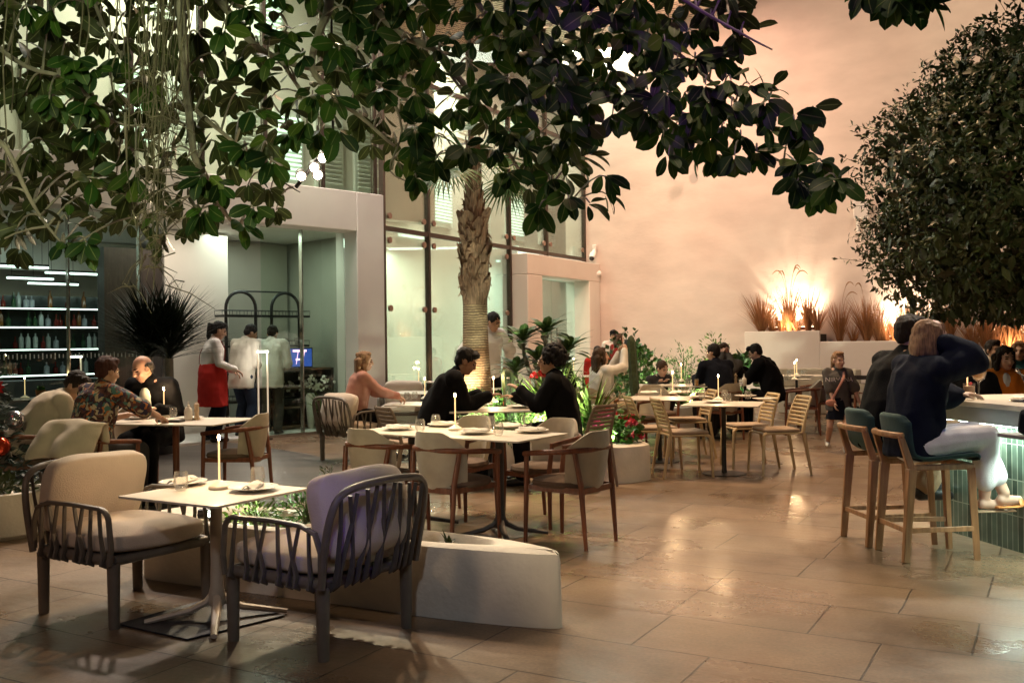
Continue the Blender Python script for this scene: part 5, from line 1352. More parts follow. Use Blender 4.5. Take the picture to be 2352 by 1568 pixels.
# ---- clipped tree on the right
def topiary():
    e = plant('clipped_tree', (5.96, 10.3, 0), 'dense dark clipped dome tree on the right above the bar guests', 'tree')
    MB().tube(catmull([(0, 0, 0), (.03, .02, .8), (-.02, 0, 1.6), (0, 0, 2.6)], 4), [.12]*5+[.10]*5+[.08]*3, 10).obj('trunk', M['bark'], e)
    rr = random.Random(5); mb = MB(); C = V((0, 0, 2.92))
    def surf(d):
        # egg-like dome: wide low, narrowing upward, a flat lumpy underside
        az = math.atan2(d.y, d.x)
        r = V((d.x*2.12, d.y*2.0, d.z*2.02))
        if d.z < 0: q4 = (abs(d.z)**3+(1-d.z*d.z)**1.5)**(-1/3); r = V((d.x*2.12*q4, d.y*2.0*q4, d.z*1.32*q4))
        k = 1+.08*noise.noise(d*2.3+V((4, 1, 0)))+.085*noise.noise(d*5.5)
        return r*k
    br = MB()
    for i in range(46):
        d = sph(rr); p = surf(d)*.92+C
        br.tube([V((0, 0, 2.0+rr.random()*.8)), V((0, 0, 2.6)).lerp(p, .5)+V((0, 0, -.1)), p], [.028, .016, .005], 5)
    br.obj('limbs', M['bark'], e)
    for i in range(46000):
        d = sph(rr)
        if d.y > .55: continue
        dep = rr.random()**2.2*.42
        base = surf(d); p = base*(1-dep)+C
        if noise.noise(p*1.9+V((0, 9, 0))) > .34 and dep < .18: p = base*(1-dep-.14)+C
        out = (d*.6+sph(rr)*.9+V((0, 0, -.35))); L_ = rr.uniform(.045, .088)
        mb.leaf(p, out, sph(rr)+d, L_, L_*rr.uniform(.38, .5), .5, .2, 2, (.25, 1, .05))
    for i in range(11000):       # shaded inner leaves
        d = sph(rr)
        if d.y > .5: continue
        p = surf(d)*rr.uniform(.55, .92)+C; mb.leaf(p, sph(rr), d+sph(rr)*.5, rr.uniform(.15, .24), rr.uniform(.08, .12), .3, .1, 2, (.25, 1, .05))
    for i in range(240):       # stray shoots breaking the outline
        d = sph(rr)
        if d.y > .4 or d.z < -.55: continue
        p = surf(d)*.98+C; g = (d+V((0, 0, .5))+sph(rr)*.5).normalized(); ln = rr.uniform(.08, .34)
        br2 = bez(p, p+g*ln*.4, p+g*ln*.8, p+g*ln+V((0, 0, -.02)), 4); 
        for q in br2[1:]:
            for _ in range(2): mb.leaf(q, g*.5+sph(rr), sph(rr), rr.uniform(.05, .09), .03, .4, .2, 2, (.25, 1, .05))
        mb.tube(br2, [.004, .0035, .003, .002, .001], 3)
    for i in range(420):       # larger leaves hanging from the underside
        a = rr.uniform(PI*.95, PI*2.05); q = rr.random()**.5
        d = V((math.cos(a)*q, math.sin(a)*q, -math.sqrt(max(0, 1-q*q))*.9)); p = surf(d.normalized())*(.98)+C
        mb.leaf(p, V((rr.uniform(-.5, .5), rr.uniform(-.5, .5), -1)), sph(rr), rr.uniform(.11, .2), rr.uniform(.06, .09), .3, .15, 3, (.2, 1, .75, .05))
    mb.obj('crown', M['topiary'], e, smooth=False)
topiary()

# ---- palm
def palm():
    e = plant('palm_tree', (-.49, 13.0, 0), 'palm with fibrous old leaf bases on its trunk in the middle of the court', 'tree')
    zs = [0, .4, .8, 1.2, 1.6, 1.85]
    prof = [(.25, 0), (.225, .5), (.20, 1.0), (.175, 1.4), (.165, 1.8), (.163, 2.0)]
    m, nt, b = new_mat('palm_ring'); L = nt.links
    tc = N(nt, 'ShaderNodeTexCoord'); br = N(nt, 'ShaderNodeTexBrick')
    cy = N(nt, 'ShaderNodeSeparateXYZ'); L.new(tc.outputs['Object'], cy.inputs[0])
    at = N(nt, 'ShaderNodeMath', operation='ARCTAN2'); L.new(cy.outputs[1], at.inputs[0]); L.new(cy.outputs[0], at.inputs[1])
    nz0 = N(nt, 'ShaderNodeTexNoise'); nz0.inputs['Scale'].default_value = 6; L.new(tc.outputs['Object'], nz0.inputs[0])
    zz = N(nt, 'ShaderNodeMath', operation='MULTIPLY_ADD'); zz.inputs[1].default_value = .05; L.new(nz0.outputs['Fac'], zz.inputs[0]); L.new(cy.outputs[2], zz.inputs[2])
    cm = N(nt, 'ShaderNodeCombineXYZ'); L.new(at.outputs[0], cm.inputs[0]); L.new(zz.outputs[0], cm.inputs[1])
    for k, v in (('Scale', 1.0), ('Mortar Size', .006), ('Brick Width', .26), ('Row Height', .034), ('Mortar Smooth', .4)): br.inputs[k].default_value = v
    br.inputs['Color1'].default_value = (.34, .24, .14, 1); br.inputs['Color2'].default_value = (.26, .18, .11, 1); br.inputs['Mortar'].default_value = (.07, .045, .03, 1)
    L.new(cm.outputs[0], br.inputs[0]); L.new(br.outputs[0], b.inputs['Base Color']); b.inputs['Roughness'].default_value = .85
    bp = N(nt, 'ShaderNodeBump'); bp.inputs['Strength'].default_value = .6; bp.inputs['Distance'].default_value = .02; bp.invert = True; L.new(br.outputs['Fac'], bp.inputs['Height']); L.new(bp.outputs[0], b.inputs['Normal'])
    mb = MB(); mb.lathe(prof, 28); mb.obj('trunk', m, e)
    rr = random.Random(11)
    M['palm_boot'] = mat('palm_boot', (.24, .15, .095), .85, .35, 8, .6, 50, stretch=(6, 6, 1))
    mb = MB(); core = [(.165, 1.95), (.165, 2.3), (.16, 2.9), (.125, 3.1), (.095, 3.35), (.085, 3.7), (.08, 4.1)]
    mb.lathe(core, 20)
    def rad(z):
        for (r0, z0), (r1, z1) in zip(core[:-1], core[1:]):
            if z0 <= z <= z1: return r0+(r1-r0)*(z-z0)/(z1-z0)
        return .1
    k = 0; z = 2.02
    while z < 3.05:
        for j in range(7):
            a = 2*PI*j/7+k*.45+rr.uniform(-.15, .15); zz_ = z+rr.uniform(-.03, .03); r = rad(zz_)
            big = 1 if z > 2.3 else .6
            p = uv_(a)*r*.97+V((0, 0, zz_)); d = (uv_(a)*rr.uniform(.05, .16)*big+V((0, 0, 1))+uv_(a+PI/2)*rr.uniform(-.55, .55)).normalized()
            mb.leaf(p, d, uv_(a), rr.uniform(.2, .32), rr.uniform(.17, .24), -.15, -.18, 3, (1, .95, .7, .3))
        z += .095; k += 1
    while z < 4.0:
        for j in range(5):
            a = 2*PI*j/5+k*.6; r = rad(z); d = (uv_(a)*.1+V((0, 0, 1))).normalized()
            mb.leaf(uv_(a)*r+V((0, 0, z)), d, uv_(a), .3, .12, .0, -.3, 3, (1, .9, .6, .2))
        z += .12; k += 1
    for i in range(240):     # loose fibres
        a = rr.uniform(0, 6.3); z = rr.uniform(2.05, 3.3); p = uv_(a)*rad(z)*1.1+V((0, 0, z))
        q = p+uv_(a)*rr.uniform(.01, .07)+V((0, 0, rr.uniform(-.12, .12))); mb.tube([p, p.lerp(q, .5)+V((0, 0, .02)), q], [.003, .002, .001], 3)
    o = mb.obj('leaf_bases', M['palm_boot'], e, smooth=False); sd = o.modifiers.new('t', 'SOLIDIFY'); sd.thickness = .012
    for i in range(17):
        a = 2*PI*i/17*2.4+rr.uniform(-.2, .2); up = rr.uniform(-.75, 1.3)
        mb = MB(); p0 = uv_(a)*.08+V((0, 0, 3.95)); d = (uv_(a)+V((0, 0, up))).normalized(); p1 = p0+d*rr.uniform(.55, .8)
        mb.tube([p0, p0.lerp(p1, .5)+V((0, 0, .05)), p1], [.018, .012, .01], 6)
        lat = d.cross(V((0, 0, 1))).normalized(); nn = lat.cross(d)
        for j in range(22):
            b_ = -1.5+3.0*j/21; dd = d*math.cos(b_)+lat*math.sin(b_)+nn*.15; mb.leaf(p1, dd, nn, rr.uniform(.5, .68), .034, .9, .25, 4, (.5, 1, .8, .45, .03))
        mb.obj('frond', M['frangi'], e, smooth=False)
palm()

# ---- curbs planters in the court: leaf shaped, rounded white plaster
def curb(name, poly, h, label, inner=.13, rnd_=.05):
    if sum(poly[i-1][0]*poly[i][1]-poly[i][0]*poly[i-1][1] for i in range(len(poly))) < 0: poly = poly[::-1]
    pts = [V((p[0], p[1], 0)) for p in poly]; c = sum(pts, V())/len(pts)
    n = len(pts)
    def off(d):
        out = []
        for i in range(n):
            a, b_, c_ = pts[i-1], pts[i], pts[(i+1) % n]
            n1 = V(((b_-a).y, -(b_-a).x, 0)).normalized(); n2 = V(((c_-b_).y, -(c_-b_).x, 0)).normalized(); m_ = (n1+n2); m_.normalize()
            out.append(b_-m_*d/max(.45, m_.dot(n1)))
        return out
    def inn(k): return [c+(p_-c)*k for p_ in pts]
    rings = [(0, 0.0), (.0, .05), (.008, h-rnd_), (rnd_*.3, h-rnd_*.3), (rnd_, h), (-inner, h), (-inner+.03, h-.02), (-inner+.05, h-.09)]
    mb = MB(); ids = []
    for d, z in rings:
        ids.append(mb.verts([(p.x+.006*noise.noise(p*3+V((z*5, 0, 0))), p.y+.006*noise.noise(p*3+V((0, z*5, 2))), z) for p in (off(d) if d >= 0 else inn(-d))]))
    for a, b_ in zip(ids[:-1], ids[1:]):
        for i in range(n): j = (i+1) % n; mb.face((a+i, a+j, b_+j, b_+i))
    e = empty(name, (c.x, c.y, 0), 0, label, 'planter')
    o = mb.obj('curb', M['planter_white'], e, auto=50); o.location = (-c.x, -c.y, 0)
    mb = MB(); mb.prism([(p.x, p.y) for p in inn(inner-.049)], .1, h-.08); o = mb.obj('soil', M['soil'], e); o.location = (-c.x, -c.y, 0)
    return e
def smooth_poly(p, k=5):
    q = [V((*x, 0)) for x in p]; q = q[-1:]+q+q[:2]; c = catmull(q, k); return [(v.x, v.y) for v in c[k:-k-1]]
front_poly = smooth_poly([(.17, 4.88), (.235, 4.95), (.18, 5.06), (-.08, 5.30), (-.6, 5.62), (-1.3, 6.22), (-1.95, 6.52), (-2.3, 6.35), (-2.33, 6.08), (-2.12, 5.93), (-1.2, 5.49), (-.35, 5.06)], 4)
curb('leaf_planter', front_poly[::-1], .385, 'low white leaf-shaped planter crossing the foreground behind the lounge chair', .74)
mid_poly = smooth_poly([(1.12, 9.80), (1.40, 10.02), (1.42, 10.35), (1.25, 11.4), (.9, 12.9), (.1, 13.9), (-.9, 14.0), (-1.35, 13.2), (-.9, 11.9), (-.2, 11.0), (.55, 10.25), (.9, 9.9)], 4)
curb('leaf_planter', mid_poly, .375, 'white flower planter round the palm with a grey socket box on its end', .84)
# make sure rings face outward whichever way the outline runs
for o in [x for x in bpy.data.objects if x.name.startswith('curb')]:
    bm = bmesh.new(); bm.from_mesh(o.data); bmesh.ops.recalc_face_normals(bm, faces=bm.faces); bm.to_mesh(o.data); bm.free()
pot_poly = [(.42*math.cos(2*PI*i/28), .42*math.sin(2*PI*i/28)) for i in range(28)]
e = empty('round_planter', (-4.05, 7.55, 0), 0, 'small round white planter at the left edge with a dark plant', 'planter')
MB().lathe([(.36, 0), (.39, .03), (.40, .25), (.385, .34), (.33, .345), (.31, .29), (0, .28)], 32).obj('bowl', M['planter_white'], e)
sb = MB(); sb.box((0, 0, 0), (.11, .05, .13)); sb.box((.04, -.03, -.03), (.06, .05, .1))
o = sb.obj('socket_box', M['grey_paint'], bevel=.008); o.location = at_d(1430, 1058, 10.0)+V((0, -.02, 0)); o.rotation_euler.z = R(40); tag(o, 'grey outdoor socket box on the end of the flower planter', 'socket')

# ---- planting
def bush(name, loc, lab, r, h, n, L_, W_, m, seed, group=None, low=.15):
    rr = random.Random(seed); e = plant(name, loc, lab, 'plant', group); mb = MB(); st = MB()
    for i in range(max(6, n//25)):
        a = rr.uniform(0, 6.3); q = V((r*.7*math.cos(a)*rr.random(), r*.7*math.sin(a)*rr.random(), h*rr.uniform(.6, .95))); st.tube([(0, 0, 0), q*.5+V((0, 0, .03)), q], [.008, .006, .003], 4)
    for i in range(n):
        d = sph(rr); k = rr.random()**.4
        p = V((d.x*r*k, d.y*r*k, h*(.5+low/2)+d.z*h*.5*k)); p += V((noise.noise(p*6), noise.noise(p*6+V((7, 0, 0))), noise.noise(p*5+V((0, 5, 0)))))*r*.35
        p.z = max(.0, p.z)
        mb.leaf(p, d+V((0, 0, .5))+sph(rr)*.7, sph(rr)+V((0, 0, 1)), L_*rr.uniform(.7, 1.2), W_*rr.uniform(.7, 1.2), .5, .15, 2, (.3, 1, .08))
    st.obj('stems', M['stemg'], e); mb.obj('leaves', m, e, smooth=False); return e
def spiky(name, loc, lab, n, L_, w, m, seed, up=.35, stem=0.0, mstem=None, group=None, curl=.9):
    rr = random.Random(seed); e = plant(name, loc, lab, 'plant', group); mb = MB()
    for i in range(n):
        a = rr.uniform(0, 2*PI); z = rr.random(); d = uv_(a)*math.cos(z*1.35)+V((0, 0, up+math.sin(z*1.35))); ln = L_*rr.uniform(.65, 1.05)
        mb.leaf(V((0, 0, stem+rr.uniform(-.04, .05)))+uv_(a)*.02, d, V((0, 0, 1))-uv_(a)*.4, ln, w*rr.uniform(.7, 1.1), curl*rr.uniform(.5, 1.3)*(1.2-z*.7), .22, 5, (.7, 1, .95, .75, .45, .03))
    mb.obj('leaves', m, e, smooth=False)
    if stem: MB().tube([(0, 0, 0), (.01, 0, stem*.5), (0, 0, stem+.03)], [.035, .03, .03], 8).obj('stem', mstem or M['bark'], e)
    return e
def flowers(e, pts, r, m, seed):
    rr = random.Random(seed)
    for p in pts:
        mb = MB(); p = V(p)
        for i in range(34):
            d = sph(rr); d.z = abs(d.z)*.9-.15; mb.leaf(p+d*r*.5, d+sph(rr)*.5, sph(rr), r*.8, r*.7, .5, .1, 2, (.5, 1, .6))
        mb.obj('flower', m, e, smooth=False)
def at_plant(u, v, d): p = at_d(u, v, d); return p
Zs = .30
spiky('dracaena', (.50, 11.6, Zs), 'spiky yellow-green dracaena behind the curly-haired woman', 170, .92, .045, M['blade'], 21, .25, .12)
spiky('dracaena', (.05, 11.3, Zs), 'lit spiky plant between the water bottle and the curly-haired woman', 70, .55, .034, M['blade'], 22, .2, .1)
spiky('dracaena', (.95, 11.5, Zs), 'spiky green plant right of the curly-haired woman', 110, .80, .034, M['blade'], 23, .3, .1)
bush('shrub', (-.55, 11.75, Zs), 'fine-leaved shrub lit green at the palm foot behind the couple', .42, .55, 900, .05, .018, M['shrub'], 31)
bush('shrub', (.1, 10.85, Zs), 'fine-leaved shrub lit green under the couple\'s table', .36, .36, 700, .045, .018, M['shrub'], 32)
bush('shrub', (-.08, 11.3, Zs), 'fine-leaved shrub lit bright green under the man in black', .32, .38, 600, .045, .016, M['blade'], 33)
e = bush('geranium', (1.12, 10.25, Zs), 'geranium with pink and red flowers on the end of the flower planter', .26, .32, 220, .085, .085, M['shrub'], 34)
flowers(e, [(-.17, -.08, .36), (-.2, .1, .24)], .06, M['petal_pink'], 1); flowers(e, [(.12, -.1, .27), (.14, .05, .3), (.19, -.1, .14), (.1, .0, .1)], .06, mat('petal_rose', (.6, .06, .1), .5, .2, 30), 2)
e = bush('geranium', (-.0, 12.0, Zs+.1), 'geranium with bright red flowers behind the water bottle', .34, .45, 240, .09, .09, M['shrub'], 35)
flowers(e, [(.28, -.2, .62), (.38, -.1, .64), (.15, -.25, .4), (-.05, -.3, .3), (.02, -.35, .15)], .062, M['petal_red'], 3)
e = bush('geranium', (1.05, 11.15, Zs), 'red geranium low beside the chair of the phone woman', .25, .3, 150, .08, .08, M['shrub'], 36)
flowers(e, [(.05, -.15, .3), (.2, -.1, .2)], .08, M['petal_red'], 4)
# frangipani: thick stem, whorls of long leaves
def frangi():
    rr = random.Random(41); e = plant('frangipani', (.38, 12.5, Zs), 'frangipani with whorls of long leathery leaves in front of the portal', 'plant'); st = MB(); mb = MB()
    for tx, ty, tz in ((-.24, 0, 1.12), (.06, -.05, 1.22), (.34, .05, .98), (-.05, -.15, .85), (-.34, -.1, .72), (.2, -.2, .7)):
        tip = V((tx, ty, tz)); st.tube(bez((0, 0, 0), (0, 0, tz*.5), tip-V((0, 0, .3)), tip, 6), [.045, .04, .035, .03, .028, .026, .024], 8)
        for i in range(20):
            a = 2.4*i; z = 1-i/20; d = uv_(a)*(1.1-.5*z)+V((0, 0, .2+1.0*z)); mb.leaf(tip+V((0, 0, .05*z)), d, V((0, 0, 1)), rr.uniform(.32, .46), rr.uniform(.10, .135), .75, .1, 4, (.15, .7, 1, .8, .05))
    st.obj('stem', M['bark'], e); mb.obj('leaves', M['frangi'], e, smooth=False)
frangi()
def cactus(loc, h, r, lab, lean=(0, 0)):
    e = plant('column_cactus', loc, lab, 'cactus', None); mb = MB(); n = 24; base = len(mb.v); zs = [0, .02, .2, .4, .6, .8, .93, .98, 1.0]
    for z in zs:
        k = 1 if z < .9 else math.sqrt(max(0, 1-((z-.9)/.1)**2))
        for i in range(n):
            a = 2*PI*i/n; rr_ = r*k*(1+.17*(1 if i % 4 == 0 else (-.5 if i % 4 == 2 else .1)))
            mb.v.append((rr_*math.cos(a)+lean[0]*z*h, rr_*math.sin(a)+lean[1]*z*h, z*h))
    for j in range(len(zs)-1):
        for i in range(n): a = j*n+i; b_ = j*n+(i+1) % n; mb.face((a, b_, b_+n, a+n))
    mb.face([i for i in range(n)][::-1]); mb.face([(len(zs)-1)*n+i for i in range(n)])
    mb.obj('column', M['cactus'], e, auto=60)
cactus((.0, 11.02, .28), .86, .062, 'tall ribbed cactus between the couple in front of the palm', (-.07, 0))
cactus((1.80, 13.9, .0), 1.52, .058, 'green column cactus right of the girl in dark red', (-.06, 0))
# leafy plants along the wall behind the child
e = curb('leaf_planter', smooth_poly([(1.7, 16.0), (2.6, 15.7), (3.6, 16.3), (4.3, 17.2), (3.6, 17.6), (2.2, 17.2), (1.6, 16.6)], 3), .35, 'white planter with lit green plants behind the child', .86)
bush('shrub', (2.15, 16.2, .28), 'leafy lit shrub with rounded leaves left of the child', .42, 1.0, 520, .10, .075, M['shrub'], 51)
bush('shrub', (2.0, 16.9, .28), 'darker tall shrub behind the lit leafy shrub', .36, 1.25, 360, .1, .075, M['frangi'], 52)
bush('shrub', (2.95, 16.7, .28), 'feathery dark green plant above the child', .40, 1.0, 700, .07, .022, M['shrub'], 53)
spiky('aloe', (2.85, 16.2, .28), 'pale lit aloe with pointed leaves right of the child', 44, .62, .05, M['blade'], 54, .5, 0, curl=.4)
bush('shrub', (3.5, 16.6, .28), 'bright lit plant left of the man facing us', .30, 1.2, 520, .08, .03, M['blade'], 55)
bush('shrub', (4.05, 17.0, .28), 'dark broad-leaved plant right of the man facing us', .28, .85, 60, .22, .17, M['frangi'], 56)
# front planter: lit plants and two dark succulents
bush('shrub', (-1.62, 6.05, .29), 'low plant lit bright green beside the planter light under the front table', .2, .17, 300, .045, .018, M['blade'], 61)
bush('shrub', (-1.28, 6.02, .29), 'ferny bright green plant left in the foreground planter', .22, .24, 420, .05, .016, M['shrub'], 62)
bush('shrub', (-.95, 5.72, .29), 'bright green plant in the foreground planter next to the chair cushion', .2, .27, 420, .05, .018, M['shrub'], 63)
e = bush('rosemary', (-1.15, 6.05, .29), 'dark upright rosemary sprigs in the foreground planter', .09, .40, 260, .035, .012, M['topiary'], 64)
spiky('succulent', (-.36, 5.33, .30), 'dark succulent rosette on the right part of the foreground planter', 30, .09, .02, M['topiary'], 65, .3)
spiky('succulent', (-.56, 5.40, .30), 'flat dark succulent left of the other on the foreground planter', 26, .09, .018, M['topiary'], 66, .1)
bush('shrub', (-4.0, 7.5, .30), 'dark low plant in the small round planter', .26, .12, 120, .10, .05, M['topiary'], 67)
spiky('snake_plant', (6.3, 16.6, .0), 'bright striped plant low behind the walking girl', 26, .6, .06, M['blade'], 68, .9, curl=.2)
# screen of slats behind the girl
e = empty('slat_fence', (6.25, 16.2, 0), WANG, 'low dark slatted screen behind the walking girl', 'fence')
for k in range(6): MB().box((0, 0, .12+k*.13), (1.2, .03, .07)).obj('slat', M['dark_wood'], e)
for x in (-.58, .58): MB().box((x, .033, .42), (.05, .03, .84)).obj('post', M['dark_wood'], e)

# ---- pot plants inside: two-stemmed yucca
def yucca(loc, lab, s=1.0, seed=71):
    e = plant('yucca', loc, lab, 'plant'); rr = random.Random(seed)
    MB().lathe([(.2, 0), (.24, .35), (.22, .36), (.2, .3), (0, .3)], 24).obj('pot', M['dark_grey'], e)
    st = MB(); mb = MB()
    for x0, tip in ((-.06, V((-.12, 0, 1.18))), (.07, V((.14, -.05, 1.16)))):
        st.tube(bez((x0*.4, 0, .3), (x0*2.2, 0, .7), tip-V((0, 0, .45)), tip, 8), [.05]*9, 10)
        for i in range(380):
            a = rr.uniform(0, 2*PI); z = rr.uniform(0, 1); d = uv_(a)*(1.0-.75*z)+V((0, 0, .25+z)); mb.leaf(tip+V((0, 0, rr.uniform(-.05, .22))), d, V((0, 0, 1))-uv_(a)*.3, rr.uniform(.62, .92), .03, .35, .2, 4, (.8, 1, .8, .45, .03))
    st.obj('stem', M['bark'], e); mb.obj('leaves', M['yucca'], e, smooth=False); e.scale = (s, s, s)
yucca((-4.75, 13.0, 0), 'dark spiky yucca with two forked stems beside the waitress', 1.12)

# ---- big ficus overhead
def ficus():
    rr = random.Random(2024)
    T = V((-4.3, 2.2, 0)); e = plant('ficus_tree', T, 'big-leaved ficus whose branches hang across the top of the view', 'tree')
    def loc(p): return V(p)-T
    MB().tube([loc(p) for p in catmull([(-4.3, 2.2, 0), (-4.25, 2.2, 1.2), (-4.15, 2.3, 2.6), (-3.7, 2.7, 3.9)], 5)], [.30]*3+[.25]*5+[.22]*5+[.19]*3, 14).obj('trunk', M['bark'], e)
    limbs = [[(-3.7, 2.7, 3.9), (-2.8, 4.0, 4.4), (-1.6, 5.2, 4.55), (-.2, 6.0, 4.45), (1.2, 6.4, 4.1)], [(-3.7, 2.7, 3.9), (-2.9, 4.6, 4.35), (-2.3, 6.4, 4.5), (-1.6, 7.6, 4.3)], [(-3.7, 2.7, 3.9), (-3.2, 4.2, 4.2), (-3.0, 5.6, 4.1), (-2.9, 6.6, 3.9)], [(-3.7, 2.7, 3.9), (-1.8, 3.6, 4.4), (.4, 4.4, 4.5), (2.2, 5.0, 4.2)]]
    for lm in limbs:
        pts = catmull(lm, 5); n = len(pts); MB().tube([loc(p) for p in pts], [.15-.11*i/(n-1) for i in range(n)], 10).obj('limb', M['bark'], e)
    # hanging branches, each measured along its run (photo x, y, distance)
    BR = [([(900, -60, 6.4), (860, 0, 6.4), (915, 70, 6.3), (1005, 125, 6.3), (1065, 195, 6.2), (1108, 265, 6.2), (1165, 345, 6.3), (1200, 400, 6.3)], .034),
          ([(440, -60, 6.0), (500, 0, 6.0), (560, 80, 6.0), (615, 120, 6.0), (700, 150, 6.1), (780, 160, 6.2), (880, 200, 6.3), (960, 250, 6.4)], .028),
          ([(745, -60, 5.8), (748, 20, 5.8), (735, 75, 5.8), (715, 160, 5.9), (760, 215, 6.0), (830, 265, 6.1), (910, 330, 6.2)], .032),
          ([(640, 120, 6.0), (700, 220, 6.1), (740, 290, 6.2), (690, 330, 6.2)], .016),
          ([(415, -60, 5.4), (420, 120, 5.4), (432, 230, 5.5), (445, 330, 5.5), (480, 420, 5.6), (520, 490, 5.7), (560, 545, 5.8)], .03),
          ([(450, 250, 5.5), (540, 330, 5.7), (620, 400, 5.8), (690, 440, 5.9)], .014),
          ([(-60, 300, 5.2), (20, 340, 5.2), (60, 440, 5.3), (110, 520, 5.4), (150, 580, 5.4)], .018),
          ([(-60, 60, 5.6), (60, 150, 5.6), (170, 190, 5.6), (260, 280, 5.6), (330, 290, 5.5)], .016),
          ([(1060, -60, 6.8), (1110, 30, 6.8), (1170, 130, 6.8), (1300, 190, 6.8), (1420, 240, 6.8), (1560, 275, 6.7)], .026),
          ([(1420, 240, 6.8), (1560, 260, 6.6), (1700, 330, 6.5), (1800, 370, 6.5), (1880, 430, 6.4)], .018),
          ([(1380, -60, 6.6), (1450, 60, 6.6), (1560, 130, 6.6), (1660, 210, 6.5), (1740, 290, 6.4), (1850, 300, 6.4)], .02),
          ([(1500, -60, 5.8), (1600, 20, 5.8), (1700, 80, 5.8), (1770, 110, 5.8)], .016),
          ([(1180, 210, 6.8), (1230, 320, 6.6), (1270, 420, 6.5), (1300, 480, 6.5)], .016),
          ([(1000, 130, 6.3), (1120, 300, 6.5), (1050, 360, 6.5)], .012), ([(200, -60, 5.9), (230, 60, 5.9), (300, 170, 5.8), (250, 240, 5.7)], .014), ([(880, 200, 6.3), (930, 300, 6.4), (900, 390, 6.4), (960, 430, 6.4)], .011),
          ([(2060, -70, 5.6), (2090, -10, 5.6), (2110, 20, 5.6)], .012)]
    for pts, r in BR:
        q = catmull([at_d(*p) for p in pts], 4); n = len(q)
        MB().tube([loc(p)+V((noise.noise(p*3), 0, noise.noise(p*3+V((5, 0, 0)))))*.03 for p in q], [r*(1-.72*i/(n-1)) for i in range(n)], 8).obj('branch', M['bark'], e)
    # aerial roots: a shaggy hanging bundle
    mb = MB()
    for i in range(46):
        u0 = rr.gauss(385, 36); d0 = rr.uniform(5.05, 5.5); vb = rr.choice((rr.uniform(200, 400), rr.uniform(250, 480), rr.uniform(400, 560), rr.uniform(500, 690))); ub = 345+(u0-385)*.45*(1-.4*vb/680)+rr.gauss(0, 9)+(30 if vb < 400 else 0)
        pts = [at_d(u0, -70, d0)]; m_ = 7
        for j in range(1, m_+1):
            t = j/m_; v = -70+(vb+70)*t; u = u0+(ub-u0)*t**1.2; pts.append(at_d(u+rr.gauss(0, 6), v, d0+rr.gauss(0, .03)))
        r0 = rr.choice((.002, .0025, .003, .004, .007)); q = catmull(pts, 3)
        mb.tube([loc(p) for p in q], [r0*(1-.6*k/len(q)) for k in range(len(q))], 5)
    for i in range(110):    # knots and side rootlets
        v = rr.uniform(120, 660); p = at_d(390-.075*v+rr.gauss(0, 22), v, rr.uniform(5.05, 5.4)); g = V((rr.gauss(0, .10), rr.gauss(0, .06), rr.uniform(-.16, .06))); mb.tube([loc(p), loc(p+g*.5+V((0, 0, .02))), loc(p+g)], [.004, .003, .0015], 4)
    mb.obj('aerial_roots', M['root_bark'], e)
    for u0, vb in ((30, 260), (60, 200), (190, 170), (205, 120), (262, 230), (300, 300), (520, 160), (545, 220), (470, 240), (15, 400), (250, 180)):
        mb = MB(); d0 = rr.uniform(5.2, 6.2); pts = [at_d(u0+rr.gauss(0, 5), -70+(vb+70)*k/5, d0) for k in range(6)]; mb.tube([loc(p) for p in catmull(pts, 3)], .0045, 5); mb.obj('aerial_root', M['root_bark'], e)
    # leaves in whorls at twig tips
    up = [(-60, 640), (60, 640), (95, 560), (185, 630), (240, 560), (300, 530), (330, 575), (395, 610), (440, 560), (515, 540), (545, 590), (600, 540), (650, 560), (690, 500), (650, 455), (715, 440), (765, 455), (800, 390), (855, 375), (885, 395), (915, 440), (990, 470), (1050, 400), (1130, 380), (1150, 440), (1200, 520), (1260, 530), (1350, 520), (1420, 515), (1460, 490), (1430, 430), (1400, 390), (1420, 320), (1465, 300), (1500, 390), (1560, 425), (1600, 435), (1650, 415), (1740, 395), (1790, 405), (1830, 480), (1900, 510), (1920, 455), (1955, 440), (1930, 390), (1870, 340), (1915, 290), (1890, 240), (1825, 245), (1780, 190), (1735, 165), (1700, 160), (1735, 120), (1800, 85), (1760, 40), (1720, 10), (1700, -80), (-60, -80)]
    def inside(x, y):
        c = False
        for i in range(len(up)):
            x1, y1 = up[i-1]; x2, y2 = up[i]
            if (y1 > y) != (y2 > y) and x < (x2-x1)*(y-y1)/(y2-y1)+x1: c = not c
        return c
    def edge(x, y):
        m_ = 1e9
        for i in range(len(up)-1):
            a = V((*up[i], 0)); b_ = V((*up[i+1], 0)); p = V((x, y, 0)); t = max(0, min(1, (p-a).dot(b_-a)/(b_-a).length_squared)); m_ = min(m_, (a+(b_-a)*t-p).length)
        return m_
    mb = MB(); tw = MB(); placed = []; tries = 0; nodes = []
    allb = [p for pts, r in BR for p in [tuple(q) for q in catmull([V(x) for x in pts], 3)]]
    while len(placed) < 560 and tries < 20000:
        tries += 1
        x = rr.uniform(-60, 1960); y = rr.uniform(-80, 640)
        if not inside(x, y): continue
        ed = edge(x, y)
        if ed < 22: continue
        # photographed gaps: thinner between the facade mullions, thick on the right and along the lower rim
        k = .9 if x > 1130 else .31
        if ed < 70: k = 1.0
        if 180 < x < 340 and 60 < y < 150: k = .15
        if 440 < x < 640 and 120 < y < 330: k = .35
        if 640 < x < 900 and 250 < y < 390: k = .35
        if 1430 < x < 1720 and 60 < y < 200: k = .5
        if 60 < x < 330 and 330 < y < 430: k = .6
        if 660 < x < 780 and 335 < y < 450: continue
        if rr.random() > k: continue
        mind = 42 if x > 1130 else 42
        if any((x-a)**2+(y-b_)**2 < mind*mind for a, b_ in placed): continue
        placed.append((x, y))
